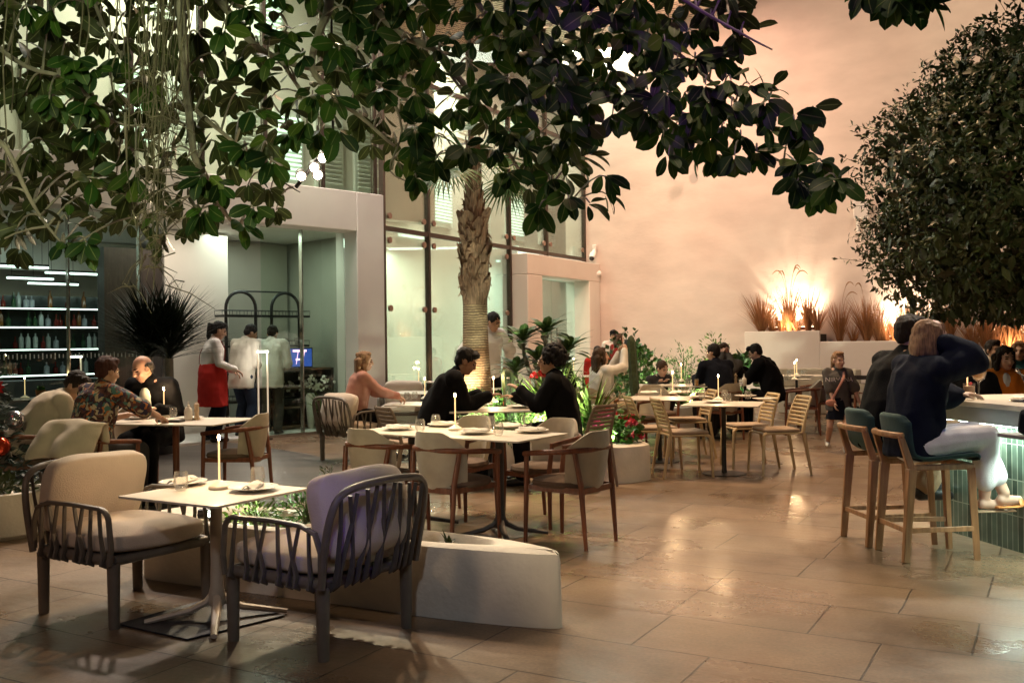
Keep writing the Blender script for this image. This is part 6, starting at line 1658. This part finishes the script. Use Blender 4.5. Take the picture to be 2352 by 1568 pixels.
    extra = [(2050, 15), (2085, 5), (2120, 20), (2150, 5), (2100, -30), (2150, -30), (1985, -10)]
    for x, y in placed+extra:
        big = .82 if x < 1130 else .94
        d0 = rr.uniform(5.2, 7.0) if x < 1130 else rr.uniform(5.5, 6.6)
        if x > 1960: d0 = 5.5
        tip = at_d(x, y-18, d0)
        # twig back to the nearest branch
        nb = min(allb, key=lambda q: (q[0]-x)**2+(q[1]-y)**2+(200 if q[1] > y else 0)); bp = at_d(*nb)
        if (bp-tip).length < 1.3:
            q = bez(bp, bp.lerp(tip, .35)+V((0, 0, .06)), bp.lerp(tip, .8)+V((0, 0, .08)), tip, 5); tw.tube([loc(p) for p in q], [.008, .007, .006, .0055, .005, .004], 5)
        axis = ((tip-bp).normalized()*.7+V((rr.uniform(-.4, .4), rr.uniform(-.6, .2), rr.uniform(-.9, .1)))).normalized()
        sx_, sy_, sz_ = frame(axis); nl = rr.randint(4, 9); ph = rr.uniform(0, 6)
        for i in range(nl):
            a = ph+2.4*i; spread = .35+.85*i/nl
            d = axis*math.cos(spread)+(sx_*math.cos(a)+sy_*math.sin(a))*math.sin(spread)+V((0, 0, -.38))
            L_ = rr.uniform(.13, .215)*big*(.75+.25*i/nl+.1)
            mb.leaf(loc(tip-axis*.012*i), d, axis+V((0, 0, .6)), L_, L_*rr.uniform(.42, .55), rr.uniform(.1, .7), rr.uniform(.05, .22), 6, (.05, .52, .86, 1.0, .98, .74, .05), .022)
    nv = len(mb.v); mb.v += tw.v
    for f_ in tw.f: mb.face([i+nv for i in f_], 1)
    mb.obj('crown', [M['ficus'], M['bark']], e, smooth=True, auto=None)
    # a few red buds
ficus()
# ================================================================ bar on the right
def tile_mat():
    m, nt, b = new_mat('green_tile'); L = nt.links
    tc = N(nt, 'ShaderNodeTexCoord'); sx = N(nt, 'ShaderNodeSeparateXYZ'); L.new(tc.outputs['Object'], sx.inputs[0])
    cm = N(nt, 'ShaderNodeCombineXYZ'); L.new(sx.outputs[2], cm.inputs[0]); L.new(sx.outputs[1], cm.inputs[1])
    br = N(nt, 'ShaderNodeTexBrick'); br.offset = .0
    for k, v in (('Scale', 1.0), ('Mortar Size', .004), ('Mortar Smooth', .2), ('Brick Width', .24), ('Row Height', .052), ('Bias', 0)): br.inputs[k].default_value = v
    br.inputs['Color1'].default_value = (.03, .05, .038, 1); br.inputs['Color2'].default_value = (.10, .14, .11, 1); br.inputs['Mortar'].default_value = (.22, .26, .21, 1)
    L.new(cm.outputs[0], br.inputs[0])
    nz = N(nt, 'ShaderNodeTexNoise'); nz.inputs['Scale'].default_value = 9; L.new(tc.outputs['Object'], nz.inputs[0])
    mx = N(nt, 'ShaderNodeMix', data_type='RGBA', blend_type='OVERLAY'); mx.inputs[0].default_value = .5; L.new(br.outputs[0], mx.inputs[6]); L.new(nz.outputs['Fac'], mx.inputs[7])
    L.new(mx.outputs[2], b.inputs['Base Color']); b.inputs['Roughness'].default_value = .14
    ad = N(nt, 'ShaderNodeMath', operation='MULTIPLY_ADD'); ad.inputs[1].default_value = .35; L.new(nz.outputs['Fac'], ad.inputs[0]); iv = N(nt, 'ShaderNodeMath', operation='SUBTRACT'); iv.inputs[0].default_value = 1; L.new(br.outputs['Fac'], iv.inputs[1]); L.new(iv.outputs[0], ad.inputs[2])
    bp = N(nt, 'ShaderNodeBump'); bp.inputs['Strength'].default_value = .35; bp.inputs['Distance'].default_value = .006; L.new(ad.outputs[0], bp.inputs['Height']); L.new(bp.outputs[0], b.inputs['Normal'])
    return m
b0 = V((3.20, 7.36, 0)); bd = V((.19, -.98, 0)).normalized(); bn = V((-bd.y*-1, bd.x*-1, 0)); bn = V((.98, .19, 0)).normalized()
def K(s, n, z=0): return b0+bd*s+bn*n+V((0, 0, z))
KROT = Matrix.Rotation(math.atan2(bd.y, bd.x)+PI/2, 3, 'Z')     # local x = bn, local y = -bd
def kb(s0, s1, n0, n1, z0, z1): return MB().box(K((s0+s1)/2, (n0+n1)/2, (z0+z1)/2), (n1-n0, s1-s0, z1-z0), rot=KROT)
bar = empty('bar_counter', K(1, .4), 0, 'bar counter faced with upright green glazed tiles and a lit strip under its top', 'bar')
def kl(o):      # give tiled faces a frame of their own so the tiles run upright
    return addp(o, bar)
KA = math.atan2(bd.y, bd.x)+PI/2
tf = MB().box((0, 0, .42), (.06, 4.2, .84)).obj('tile_front', tile_mat(), loc=K(2.1, .03), rz=KA, smooth=False); addp(tf, bar)
tf2 = MB().box((0, 0, .42), (.06, 1.5, .84)).obj('tile_end', tf.data.materials[0], loc=K(.03, .82), rz=KA+PI/2, smooth=False); addp(tf2, bar)
addp(kb(-.12, 4.2, -.10, .66, .955, .99).obj('worktop', M['tabletop'], bevel=.004), bar)
addp(kb(-.10, 4.2, -.085, .02, .845, .953).obj('fascia', M['grey_paint'], bevel=.003), bar)
addp(kb(-.10, .0, .022, 1.55, .845, .953).obj('fascia', M['grey_paint'], bevel=.003), bar)
addp(kb(-.12, .62, .662, 1.57, .955, .99).obj('worktop', M['tabletop'], bevel=.004), bar)
addp(kb(1.1, 2.4, -.30, -.0875, .80, .825).obj('ledge', M['grey_paint'], bevel=.003), bar)
addp(kb(-.05, 4.1, -.06, -.045, .836, .843).obj('light_strip', emis('strip_glow', (.78, 1, .85), 9), smooth=False), bar)
light('AREA', 'bar_strip_lamp', K(2.0, -.055, .83), 42, (.80, 1.0, .86), .02, K(2.0, -.04, 0), size_y=4.0).rotation_euler = (0, R(2), KA)
addp(kb(-.09, -.075, .05, 1.5, .836, .843).obj('light_strip', M['bar_glow'] if False else bpy.data.materials['strip_glow'], smooth=False), bar)
# things on the bar
bz = .991
def bar_at(u, v): return at_z(u, v, bz)
g = MB().lathe([(0, 0), (.036, 0), (.037, .004), (.006, .012), (.0045, .10), (.012, .125), (.040, .15), (.052, .185), (.050, .225), (.041, .265), (.039, .265), (.047, .225), (.049, .187), (.037, .153), (0, .135)], 26).obj('cocktail_glass', M['tumbler'])
g.location = K(.35, .13, bz); tag(g, 'stemmed cocktail glass with orange drink and ice on the bar', 'glass')
MB().lathe([(0, .137), (.036, .1545), (.0478, .187), (.047, .215), (0, .215)], 24).obj('drink', mat('drink', (.78, .40, .06), .2, .15, 30), g)
MB().tube([(.0, .0, .15), (-.028, .0, .30)], .004, 6).obj('straw', M['black_metal'], g)
mbI = MB()
for k in range(3): mbI.box((-.015+.016*k, .006*(-1)**k, .216), (.022, .022, .022), rz=k)
mbI.obj('ice', M['tumbler'], g, bevel=.003)
g = MB().lathe([(0, 0), (.037, 0), (.040, .012), (.041, .12), (.038, .12), (.037, .016), (0, .014)], 24).obj('low_glass', M['tumbler']); g.location = K(.42, -.0, bz); tag(g, 'short tumbler with pale pink drink on the bar edge', 'glass')
MB().lathe([(0, .0145), (.0365, .0165), (.0375, .10), (0, .10)], 22).obj('drink', mat('drink_pink', (.72, .45, .3), .2, .1, 30), g)
MB().ell((.01, 0, .118), (.012, .012, .011)).obj('cherry', M['petal_red'], g)
lamp(K(.1, .22, bz), 'slim candle-like lamp glowing on the bar beside the cocktail', 4.5)
for k, (s, n, w) in enumerate(((.18, .08, .17), (.55, .38, .2))):
    o = MB().box((0, 0, .012), (w, w*.8, .022)).obj('folded_napkin', M['napkin'], bevel=.006); o.location = K(s, n, bz); o.rotation_euler.z = .4+k; tag(o, ['folded white napkin by the lamp on the bar', 'wider white napkin farther right on the bar'][k], 'napkin')
o = MB().lathe([(0, 0), (.05, 0), (.08, .012), (.078, .014), (.045, .004), (0, .004)], 24).obj('saucer', M['steel']); o.location = K(.7, .2, bz); tag(o, 'small metal dish on the bar', 'dish')
put(TUB, (5.05, 13.35, 0), R(-60), 'tub chair of the diner bowing low behind the bar couple', 'armchair', 'tub chairs at the rear tables')
put(TUB, (5.12, 10.15, 0), R(168), 'tub chair of the woman in the orange shirt', 'armchair', 'tub chairs at the rear tables')
# till: low grey box with cable and tilted screen
e = empty('till', K(.45, .75, bz), KA, 'grey till with a dark tilted screen and black cable on the bar', 'till')
MB().box((0, 0, .05), (.34, .30, .10)).obj('base', M['grey_paint'], e, bevel=.006); MB().box((.08, -.05, .17), (.05, .05, .14)).obj('stand', M['dark_grey'], e)
MB().box((.07, -.06, .285), (.03, .36, .24), rot=Matrix.Rotation(R(-28), 3, 'Y')).obj('screen', M['black_metal'], e, bevel=.005)
MB().tube(catmull([(-.1, .1, .10), (-.2, .22, .18), (-.1, .34, .20), (.05, .42, .03), (.1, .5, .006)], 4), .006, 6).obj('cable', M['black_metal'], e)
MB().box((.053, -.06, .40), (.004, .2, .006), rot=Matrix.Rotation(R(-28), 3, 'Y')).obj('indicator', emis('blue_led', (.1, .3, 1), 4), e)
o = mill(K(-.02, .95, bz), 'dark tall pepper mill on the far corner of the bar', M['dark_grey'], 1.9)
e = empty('dark_bag', K(1.47, -.20, .826), KA, 'dark navy bag set on the ledge of the tiled bar front', 'bag')
bgm = MB(); bgm.box((0, 0, .085), (.15, .5, .17), taper=.9); bgm.obj('body', NAVY, e, bevel=.04); MB().tube([(0, -.14, .17), (.0, -.1, .19), (0, .1, .19), (0, .14, .17)], .012, 6).obj('handle', BLK, e)
put(STOOL, (2.75, 6.42, 0), R(-86), 'teal bar stool of the blonde woman in white trousers', 'bar stool', 'teal wooden bar stools')
put(STOOL, (2.68, 6.90, 0), R(-84), 'teal bar stool of the man in black, behind the other', 'bar stool', 'teal wooden bar stools')
e = put(STOOL, (-3.02, 4.95, 0), R(-60), 'teal upholstered bar stool cut off at the left edge of the view', 'bar stool', 'teal wooden bar stools')

# ================================================================ inside the white box: bar shelves, etagere, lanterns
M['led'] = emis('led', (.86, 1.0, .96), 2.2)
M['mirror_back'] = mat('mirror_back', (.035, .045, .042), .25, .1, 5)
sh = empty('bar_shelf', B(3.8, -4.6), 0, 'back-bar shelves with light strips behind the glass', 'shelf')
addp(bb(2.3, 5.6, -4.84, -4.8, .05, 2.34).obj('back_panel', M['mirror_back'], smooth=False), sh)
for z in (.98, 1.42, 1.80, 2.12):
    bo = addp(bb(2.3, 5.6, -4.79, -4.5, z-.03, z).obj('shelf_board', M['dark_wood'], smooth=False), sh)
    l_ = addp(bb(2.3, 5.6, -4.49, -4.48, z-.025, z-.003).obj('light_strip', M['led'], smooth=False), bo)
addp(bb(2.3, 5.6, -4.5, -3.9, .05, .9).obj('cabinet', M['dark_grey'], smooth=False), sh)
light('AREA', 'shelf_lamp', B(4.0, -4.2, 2.4), 6, (.85, 1, .95), 3.5, B(4.0, -4.6, 1.0), size_y=.2)
BM = [mat('bottle_'+n, c, .12, .1, 10) for n, c in (('clear', (.30, .34, .32)), ('amber', (.13, .055, .015)), ('green', (.02, .05, .025)), ('red', (.10, .015, .012)), ('blue', (.22, .24, .26)))]
bots = []
for m_ in BM:
    r_ = .030+.02*rnd.random(); h_ = .19+.13*rnd.random(); sq = rnd.uniform(.5, .75)
    o = MB().lathe([(0, 0), (r_, 0), (r_, h_*sq), (.013, h_*(sq+.12)), (.013, h_), (0, h_)], 14).obj('liquor_bottle', m_); bots.append(o)
LABB = {0: 'clear bottle on the lit back-bar shelves', 1: 'amber bottle on the lit back-bar shelves', 2: 'green bottle on the lit back-bar shelves', 3: 'red bottle on the lit back-bar shelves', 4: 'pale blue bottle on the lit back-bar shelves'}
first = set()
for zi, z in enumerate((.981, 1.421, 1.801, 2.121)):
    s = 2.35
    while s < 5.5:
        k = rnd.randrange(5); q = B(s, -4.62+rnd.uniform(-.04, .04), z); s += rnd.choice((.09, .1, .12, .16, .3))
        if k not in first: first.add(k); o = bots[k]
        else: o = bots[k].copy(); col.objects.link(o)
        o.location = q; tag(o, LABB[k], 'bottle', ['clear', 'amber', 'green', 'red', 'pale blue'][k]+' bottles of the back bar')
for k, (s, n, z, ln) in enumerate(((3.9, -3.0, 2.62, .9), (4.4, -3.5, 2.55, .7), (4.9, -2.6, 2.66, .9), (5.7, -3.0, 2.6, .9), (3.9, -3.9, 2.5, .8))):
    e = empty('ceiling_light', B(s, n, z), BANG, ['slim ceiling light bar nearest the dark panel', 'second slim ceiling light bar from the dark panel', 'long ceiling light bar in the middle of the bar room', 'ceiling light bar at the left of the bar room', 'rear ceiling light bar above the bottles'][k], 'ceiling light', 'linear ceiling lights of the bar room')
    MB().box((0, 0, 0), (ln, .05, .03)).obj('tube', M['led'], e, smooth=False); MB().box((0, 0, .0325), (ln, .07, .03)).obj('housing', M['black_metal'], e)
    mbw = MB()
    for x in (-ln*.4, ln*.4): mbw.tube([(x, 0, .05), (x, 0, 3.3-z)], .004, 5)
    mbw.obj('wire', M['black_metal'], e)
light('AREA', 'bar_room_lamp', B(4.8, -3, 3.2), 9, (.78, 1, .92), 3, B(4.8, -3, 0), size_y=2)
light('AREA', 'entrance_lamp', B(1.5, -1.4, 3.25), 22, (.82, 1.0, .84), 1.6, B(1.5, -1.4, 0), size_y=1.0)
light('AREA', 'entrance_lamp', B(3.2, -1.0, 3.25), 15, (1.0, .86, .7), 1.2, B(3.2, -1.1, 0), size_y=.6)
# etagere with two arches
et = empty('etagere', B(1.42, -1.45), BANG, 'black metal etagere with two arched tops and trays of glasses', 'shelf')
for cx in (-.42, .42):
    mb = MB(); mb.tube([(cx-.27, 0, .03)]+[(cx-.27, 0, 2.05)]+[tuple(p) for p in arc((cx, 0, 2.05), .27, PI, 0, 14)]+[(cx+.27, 0, .03)], .028, 8); mb.obj('arch_frame', M['black_metal'], et)
MB().tube([(-.42, 0, 2.33), (.42, 0, 2.33)], .014, 8).obj('top_bar', M['black_metal'], et)
for z, x0, x1 in ((1.92, -.8, .8), (1.42, -.78, .8), (.98, -.74, .74), (.52, -.74, .74)):
    mb = MB(); mb.box(((x0+x1)/2, 0, z), (x1-x0, .34, .035)); tr = mb.obj('tray', M['black_metal'], et)
    mb = MB()
    for y in (-.165, .165): mb.tube([(x0, y, z+.09), (x1, y, z+.09)], .006, 6)
    for x in (x0, x1): mb.tube([(x, -.165, z+.09), (x, .165, z+.09)], .006, 6)
    n_ = 12
    for k in range(n_+1):
        for y in (-.165, .165): x = x0+(x1-x0)*k/n_; mb.tube([(x, y, z+.02), (x, y, z+.09)], .004, 5)
    mb.obj('tray_rail', M['black_metal'], tr)
tk = MB().lathe([(.02, 0), (.03, .12), (.027, .12), (.018, .01), (0, .01)], 14).obj('shelf_glass', M['tumbler'])
fst = True; bpy.context.view_layer.update()
for k in range(13):
    o = tk if fst else tk.copy()
    if not fst: col.objects.link(o)
    fst = False; o.location = et.matrix_world @ V((-.7+.11*k, -.05+.1*(k % 2), 1.438)); tag(o, 'small clear glass on the lower tray of the etagere', 'glass', 'glasses on the etagere')
# service desk with screen
ds = empty('service_desk', B(.95, -1.30), BANG, 'dark wooden service desk with open shelves behind the men', 'desk')
for x in (-.62, .62): MB().box((x, 0, .52), (.05, .5, 1.04)).obj('side_panel', M['dark_wood'], ds)
for z in (.08, .40, .72, 1.03): MB().box((0, 0, z), (1.185, .5, .035)).obj('shelf', M['shelf_wood'], ds)
MB().box((0, -.235, .55), (1.185, .02, .9)).obj('back', M['dark_wood'], ds)
e = empty('screen', B(.86, -1.22, 1.05), BANG+PI-.25, 'till screen showing a white and pink sign on blue', 'screen')
MB().box((0, 0, .17), (.42, .03, .34)).obj('case', M['black_metal'], e, bevel=.006); MB().box((0, .03, .0), (.14, .12, .02)).obj('foot', M['black_metal'], e)
MB().box((0, -.0165, .17), (.385, .003, .30)).obj('display', emis('display_blue', (.02, .05, .22), 1.2), e, smooth=False)
mb = MB(); mb.box((-.02, -.0195, .285), (.24, .003, .035)); mb.bar((-.05, -.0195, .27), (-.085, -.0195, .06), .04, .003, up=V((0, 1, 0)).cross(V((0, 0, 1)))); mb.bar((.06, -.0195, .27), (.02, -.0195, .03), .045, .003, up=V((1, 0, 0)))
mb.box((-.03, -.0195, .14), (.12, .003, .03)); mb.obj('sign', emis('display_pink', (1, .55, .7), 1.6), e, smooth=False)
# vase of white orchids + small dishes on the desk shelves
fl_ = empty('orchid', B(.80, -1.02, 0), 0, 'white orchids in front of the service desk behind the glass', 'plant')
MB().lathe([(.05, 0), (.09, .55), (.06, .62), (0, .62)], 18).obj('vase', M['white_paint'], fl_)
mb = MB(); r2 = random.Random(8)
for k in range(46): p_ = V((r2.gauss(0, .16), r2.gauss(0, .06), .76+r2.gauss(0, .06))); [mb.leaf(p_, sph(r2), sph(r2), .05, .045, .4, .1, 2, (.5, 1, .5)) for _ in range(4)]
mb.obj('flowers', M['porcelain'], fl_, smooth=False)
spiky('palm_seedling', B(.74, -.75, .3), 'bright green spray of leaves behind the glass at the right end', 34, .55, .035, M['blade'], 81, .35)
def lantern(loc, rz, h, lab):
    e = empty('lantern', loc, rz, lab, 'floor lamp', 'glowing frame lanterns')
    MB().box((0, 0, .012), (.22, .16, .024)).obj('base', M['bronze'], e)
    mb = MB(); mb.bar((-.08, 0, .024), (-.08, 0, h), .018); mb.bar((.08, 0, .024), (.08, 0, h), .018); mb.obj('frame', emis('lantern_frame', (1, .85, .62), .28), e)
    MB().box((0, 0, h+.012), (.18, .03, .024)).obj('light_bar', emis('lantern_glow', (1, .96, .86), 9), e)
lantern(B(2.22, -.16), BANG, 1.33, 'thin glowing frame lantern standing at the glass before the man in white')
light('POINT', 'lantern_light', B(2.22, -.16, 1.28), 5, (1, .93, .8), .05)
lantern(B(4.78, -.75), BANG, 1.3, 'thin glowing frame lantern behind the glass above the man in the cream sweater')
# table inside the glass at left with candle in a terracotta pot
ti = table_at(*B(5.3, -.95).xy, BANG, 1.2, .7, .76, 'disc', M['black_metal'], 'dark table behind the glass at the far left', 'inside table', topm=M['dark_grey'])
o = MB().lathe([(0, 0), (.05, 0), (.065, .11), (.058, .11), (.05, .02), (0, .02)], 18).obj('terracotta_pot', M['terracotta']); o.location = ti.p(-.1, .1); tag(o, 'small terracotta pot with green sprig behind the glass', 'pot')
mb = MB()
for k in range(24): mb.leaf((0, 0, .1), sph(rnd)+V((0, 0, 1)), sph(rnd), .08, .035)
mb.obj('sprig', M['shrub'], o, smooth=False)
ti.lamp(.05, -.05, 'on the dark table behind the glass at the far left', 2.0)
for x in (-.35, .3, .42): ti.glass(x, .05, {-.35: 'left on the dark table behind the glass', .3: 'in the middle of the dark table behind the glass', .42: 'right on the dark table behind the glass'}[x])
# menu boards at left edge
mbn = empty('menu_board', (-5.78, 10.45, 0), R(30), 'framed menu board on a stand cut off at the left edge', 'sign')
MB().tube([(0, 0, 0), (0, 0, 1.5)], .02, 8).obj('post', M['black_metal'], mbn); MB().box((0, 0, .015), (.3, .3, .03)).obj('foot', M['black_metal'], mbn)
for z, h_ in ((1.72, .42), (1.3, .3), (.98, .3)): f_ = MB().box((0, -.03, z), (.36, .02, h_)).obj('frame', M['black_metal'], mbn); MB().box((0, -.042, z), (.31, .004, h_-.05)).obj('sheet', M['beige_fabric'], f_, smooth=False)
# decorated fir at left edge
xt = plant('christmas_tree', (-4.75, 8.35, 0), 'silvery decorated christmas tree with baubles at the left edge', 'tree')
mb = MB(); r3 = random.Random(13)
for k in range(3600):
    z = r3.random()**1.3; a = r3.uniform(0, 6.3); rad_ = (.62*(1-z)+.05)*r3.random()**.35; p_ = V((rad_*math.cos(a), rad_*math.sin(a), .1+1.65*z)); mb.leaf(p_, uv_(a)+sph(r3)*.7+V((0, 0, .1)), sph(r3), r3.uniform(.06, .13), .014 if k % 4 else .05, .3, .2, 2, (.5, 1, .1))
M['fir'] = leafmat('fir', [(.03, .05, .045), (.05, .075, .065), (.12, .15, .14), (.02, .035, .03)], (.06, .08, .07), .5, (.1, .12, .1)); mb.obj('foliage', M['fir'], xt, smooth=False)
MB().tube([(0, 0, 0), (0, 0, 1.75)], [.05, .01], 8).obj('trunk', M['bark'], xt)
M['bauble_red'] = mat('bauble_red', (.6, .06, .02), .12, .1, 10, metal=.7); M['bauble_silver'] = mat('bauble_silver', (.6, .6, .62), .15, .1, 10, metal=.9)
for k, (a, z, m_, r_) in enumerate(((-.5, .62, 'bauble_red', .085), (-.7, 1.18, 'bauble_silver', .085), (.1, .82, 'bauble_silver', .085), (-1.4, .45, 'bauble_red', .07), (-1.7, .9, 'bauble_silver', .06), (-.9, .95, 'bauble_red', .06))):
    q = (.62*(1-(z-.1)/1.65)+.08); o = MB().ell((q*math.cos(a), q*math.sin(a), z), (r_, r_, r_), None, 20, 12).obj('bauble', M[m_], xt)
mb = MB()
for k in range(12): a = 2*PI*k/12; mb.leaf((.40, -.22, 1.12), V((math.cos(a), -.5, math.sin(a))), (0, -1, 0), .10, .05, .3, .1, 3, (.3, 1, .7, .05))
mb.obj('poinsettia', M['petal_red'], xt, smooth=False)

# ================================================================ lamps of the court
M['spot_glow'] = emis('spot_glow', (1, .8, .55), 60)
sp = empty('spotlight_cluster', at_d(715, 385, 9.2), 0, 'cluster of four small glowing spotlights among the ficus leaves', 'spotlight')
base = at_d(715, 385, 9.2)
for u, v in ((741, 363), (722, 385), (692, 405), (730, 402)):
    q = at_d(u, v, 9.2)-base; d = V((.25, -1, -.35)).normalized()
    c_ = MB().tube([q-d*.18, q], [.05, .055], 14).obj('lamp_head', M['black_metal'], sp); MB().ell(q+d*.012, (.04, .04, .04)).obj('bulb', M['spot_glow'], c_)
MB().tube([at_d(765, 320, 9.3)-base, V((0, 0, 0)), at_d(680, 430, 9.3)-base], .02, 8).obj('rail', M['black_metal'], sp)
MB().tube([at_d(765, 320, 9.3)-base, V((at_d(765, 320, 9.3).x-base.x, .05, SOFZ-base.z))], .012, 6).obj('hanger', M['black_metal'], sp)
light('SPOT', 'cluster_lamp', base+V((.1, -.25, -.05)), 260, (1, .80, .5), .08, V((-.6, 4.8, .3)), 95, .8)
def court_lamp(loc, target, power, color, spot, blend, lab, size=.15):
    e = empty('court_lamp', loc, 0, lab, 'spotlight', 'lamps lighting the court'); d = (V(target)-V(loc)).normalized()
    MB().tube([-d*.30-d*.12, -d*.12], [.08, .09], 14).obj('lamp_head', M['black_metal'], e); MB().tube([-d*.30, V((0, 0, .5)), V((0, 0, max(.5, (4.3 if loc[2] < 4 else 9.2)-loc[2])))], .015, 6).obj('arm', M['black_metal'], e)
    return light('SPOT', 'court_lamp_light', loc, power, color, size, target, spot, blend)
GOLD = (1.0, .63, .34)
# wall washers under the soffit
court_lamp(W(1.8, 4.6, SOFZ-.4), W(2.2, 0, 3.4), 740, PEACH, 110, 1, 'wall washer under the canopy near the corner')
court_lamp(W(3.4, 3.2, SOFZ-.5), W(4.6, 0, 5.8), 520, (1, .58, .42), 120, 1, 'wall washer under the canopy edge')
court_lamp(W(9.6, 5.5, 9.6), W(9.0, 0, 4.6), 850, (1, .70, .47), 120, .9, 'wall washer high on the right')
court_lamp(W(2.6, 1.0, 5.9), W(2.0, 5.0, 9.2), 420, (1, .58, .36), 140, 1, 'added uplight aimed at the perforated canopy')  # unseen uplight, added because bounce alone left the canopy dark
# downlights onto the paving
court_lamp((3.0, 12.5, 8.6), (2.2, 10.5, 0), 1700, GOLD, 75, .8, 'downlight over the slat-chair tables')
court_lamp((2.6, 4.5, 8.2), (2.9, 6.8, 0), 480, (1, .76, .50), 80, .8, 'downlight over the open paving')
court_lamp((-1.0, 12.0, 8.6), (-.6, 8.6, 0), 1000, GOLD, 80, .9, 'downlight over the long table')
court_lamp((-4.8, 11.4, 6.5), (-3.4, 8.6, .4), 800, (1, .80, .66), 75, .9, 'downlight over the left table')
court_lamp((-1.2, 15.4, 8.6), (-2.2, 15.6, 2.5), 700, (1, .74, .72), 80, .9, 'lamp washing the white box front')
court_lamp((-3.4, 1.5, 3.4), (-2.0, 6.0, .2), 60, (1, .62, .42), 70, .9, 'small lamp on the ficus trunk')
court_lamp((4.6, 8.7, 5.2), (2.9, 6.0, 0), 620, (1, .90, .74), 55, .7, 'white spot above the bar')
court_lamp((4.2, 5.0, 5.8), (5.7, 9.8, 2.9), 85, (1, .98, .55), 50, .9, 'soft added fill lamp facing the clipped tree')  # unseen lamp, added to lift the dark crown from the front
court_lamp((3.6, 16.0, 8.4), (1.2, 21.0, 2.2), 1300, PEACH, 70, .9, 'added lamp brightening the portal')  # no such lamp in view; added to brighten the portal
court_lamp((-.5, .6, 3.6), (-1.0, 5.5, .2), 80, (.86, .92, 1), 34, .8, 'cool added fill lamp over the foreground seats')  # unseen fill above the camera, added for planter and chairs
# leaf light from below-front and coloured accents
court_lamp((-1.9, 2.2, 2.9), (-.15, 5.05, .2), 560, (1, .78, .50), 26, .5, 'spot shining past the lounge chair onto the white planter', .025)
court_lamp((-1.9, 2.6, 2.75), (-2.3, 6.2, 2.9), 150, (.95, 1, .5), 80, .9, 'added fill lamp lighting the ficus leaves from in front')  # front fill added near the camera, without a visible source
court_lamp((1.8, 2.0, 3.2), (1.6, 6.2, 3.4), 4, (.7, .85, .75), 100, .9, 'faint added fill lamp in front of the right ficus leaves')  # weak companion fill, likewise added out of view
court_lamp((-.2, 2.6, 2.8), (-.86, 4.55, .60), 36, (.16, .10, 1.0), 12, .5, 'blue stage lamp aimed at the lounge chair')
court_lamp((1.2, 3.4, 2.9), (2.7, 6.3, 1.15), 34, (.10, .16, 1.0), 22, .5, 'blue stage lamp aimed at the bar stools')
court_lamp((1.9, 4.9, .75), (3.2, 6.4, .8), 22, (.80, .90, 1.0), 60, .9, 'cool lamp low beside the bar') if False else None
court_lamp((.6, 3.0, 4.4), (1.1, 6.3, 3.3), 80, (.55, .12, 1.0), 50, .7, 'violet stage lamp in the ficus')
# planter lights
def plant_lamp(loc, target, power, color, lab, spot=110):
    e = empty('planter_light', loc, 0, lab, 'garden light', 'small planter lights'); d = (V(target)-V(loc)).normalized()
    MB().tube([V((0, 0, -.08)), V((0, 0, -.02))], .012, 8).obj('spike', M['black_metal'], e); MB().tube([-d*.07, -d*.005], [.03, .034], 12).obj('head', M['black_metal'], e); MB().ell(-d*.002, (.022, .022, .022)).obj('bulb', emis('garden_glow', (.9, 1, .85), 25), e)
    light('SPOT', 'planter_lamp', V(loc)+d*.03, power, color, .03, target, spot, .7)
CW = (.92, 1.0, .72)
plant_lamp((-1.86, 5.92, .42), (-1.2, 5.95, .42), 30, (.85, 1, .85), 'bright little planter light beside the front table')
plant_lamp((-.2, 11.35, .42), (-.5, 12.4, .9), 180, CW, 'planter light at the palm foot'); plant_lamp((.45, 10.9, .42), (.35, 12.0, .9), 380, CW, 'planter light under the spiky plants'); plant_lamp((.42, 10.62, .42), (.0, 11.2, .5), 110, CW, 'planter light under the couple\'s table')
plant_lamp((1.0, 10.02, .42), (1.15, 10.5, .6), 24, CW, 'planter light among the geraniums'); plant_lamp((2.3, 15.95, .36), (2.3, 16.8, 1.0), 220, CW, 'planter light below the lit shrub'); plant_lamp((3.0, 15.95, .36), (3.2, 16.8, 1.0), 240, CW, 'planter light below the aloe')
plant_lamp((6.2, 16.4, .08), (6.3, 16.9, .5), 30, CW, 'planter light behind the slatted screen'); plant_lamp((-.72, 12.35, .42), (-.5, 13, 2.0), 260, (1, .72, .42), 'planter light aimed up the palm', 70)

# ================================================================ night sky
w = bpy.data.worlds.new('World'); sc.world = w; w.use_nodes = True
nt = w.node_tree; bg = nt.nodes['Background']; sky = nt.nodes.new('ShaderNodeTexSky'); sky.sky_type = 'NISHITA'; sky.sun_disc = False; sky.sun_elevation = R(-4); sky.sun_rotation = R(200)
nt.links.new(sky.outputs[0], bg.inputs[0]); bg.inputs[1].default_value = .3
for p_ in PROTO:
    if p_.name not in _used: 
        for ch in list(p_.children_recursive): bpy.data.objects.remove(ch)
        bpy.data.objects.remove(p_)
sc.view_settings.view_transform = 'Standard'; sc.view_settings.look = 'None'; sc.view_settings.exposure = .5; sc.view_settings.gamma = 1
sc.cycles.use_denoising = True
try: sc.cycles.denoiser = 'OPENIMAGEDENOISE'
except Exception: pass
sc.cycles.max_bounces = 7; sc.cycles.diffuse_bounces = 4; sc.cycles.glossy_bounces = 3; sc.cycles.transmission_bounces = 4; sc.cycles.transparent_max_bounces = 16
sc.cycles.sample_clamp_indirect = 4; sc.cycles.sample_clamp_direct = 0; sc.cycles.caustics_reflective = False; sc.cycles.caustics_refractive = False
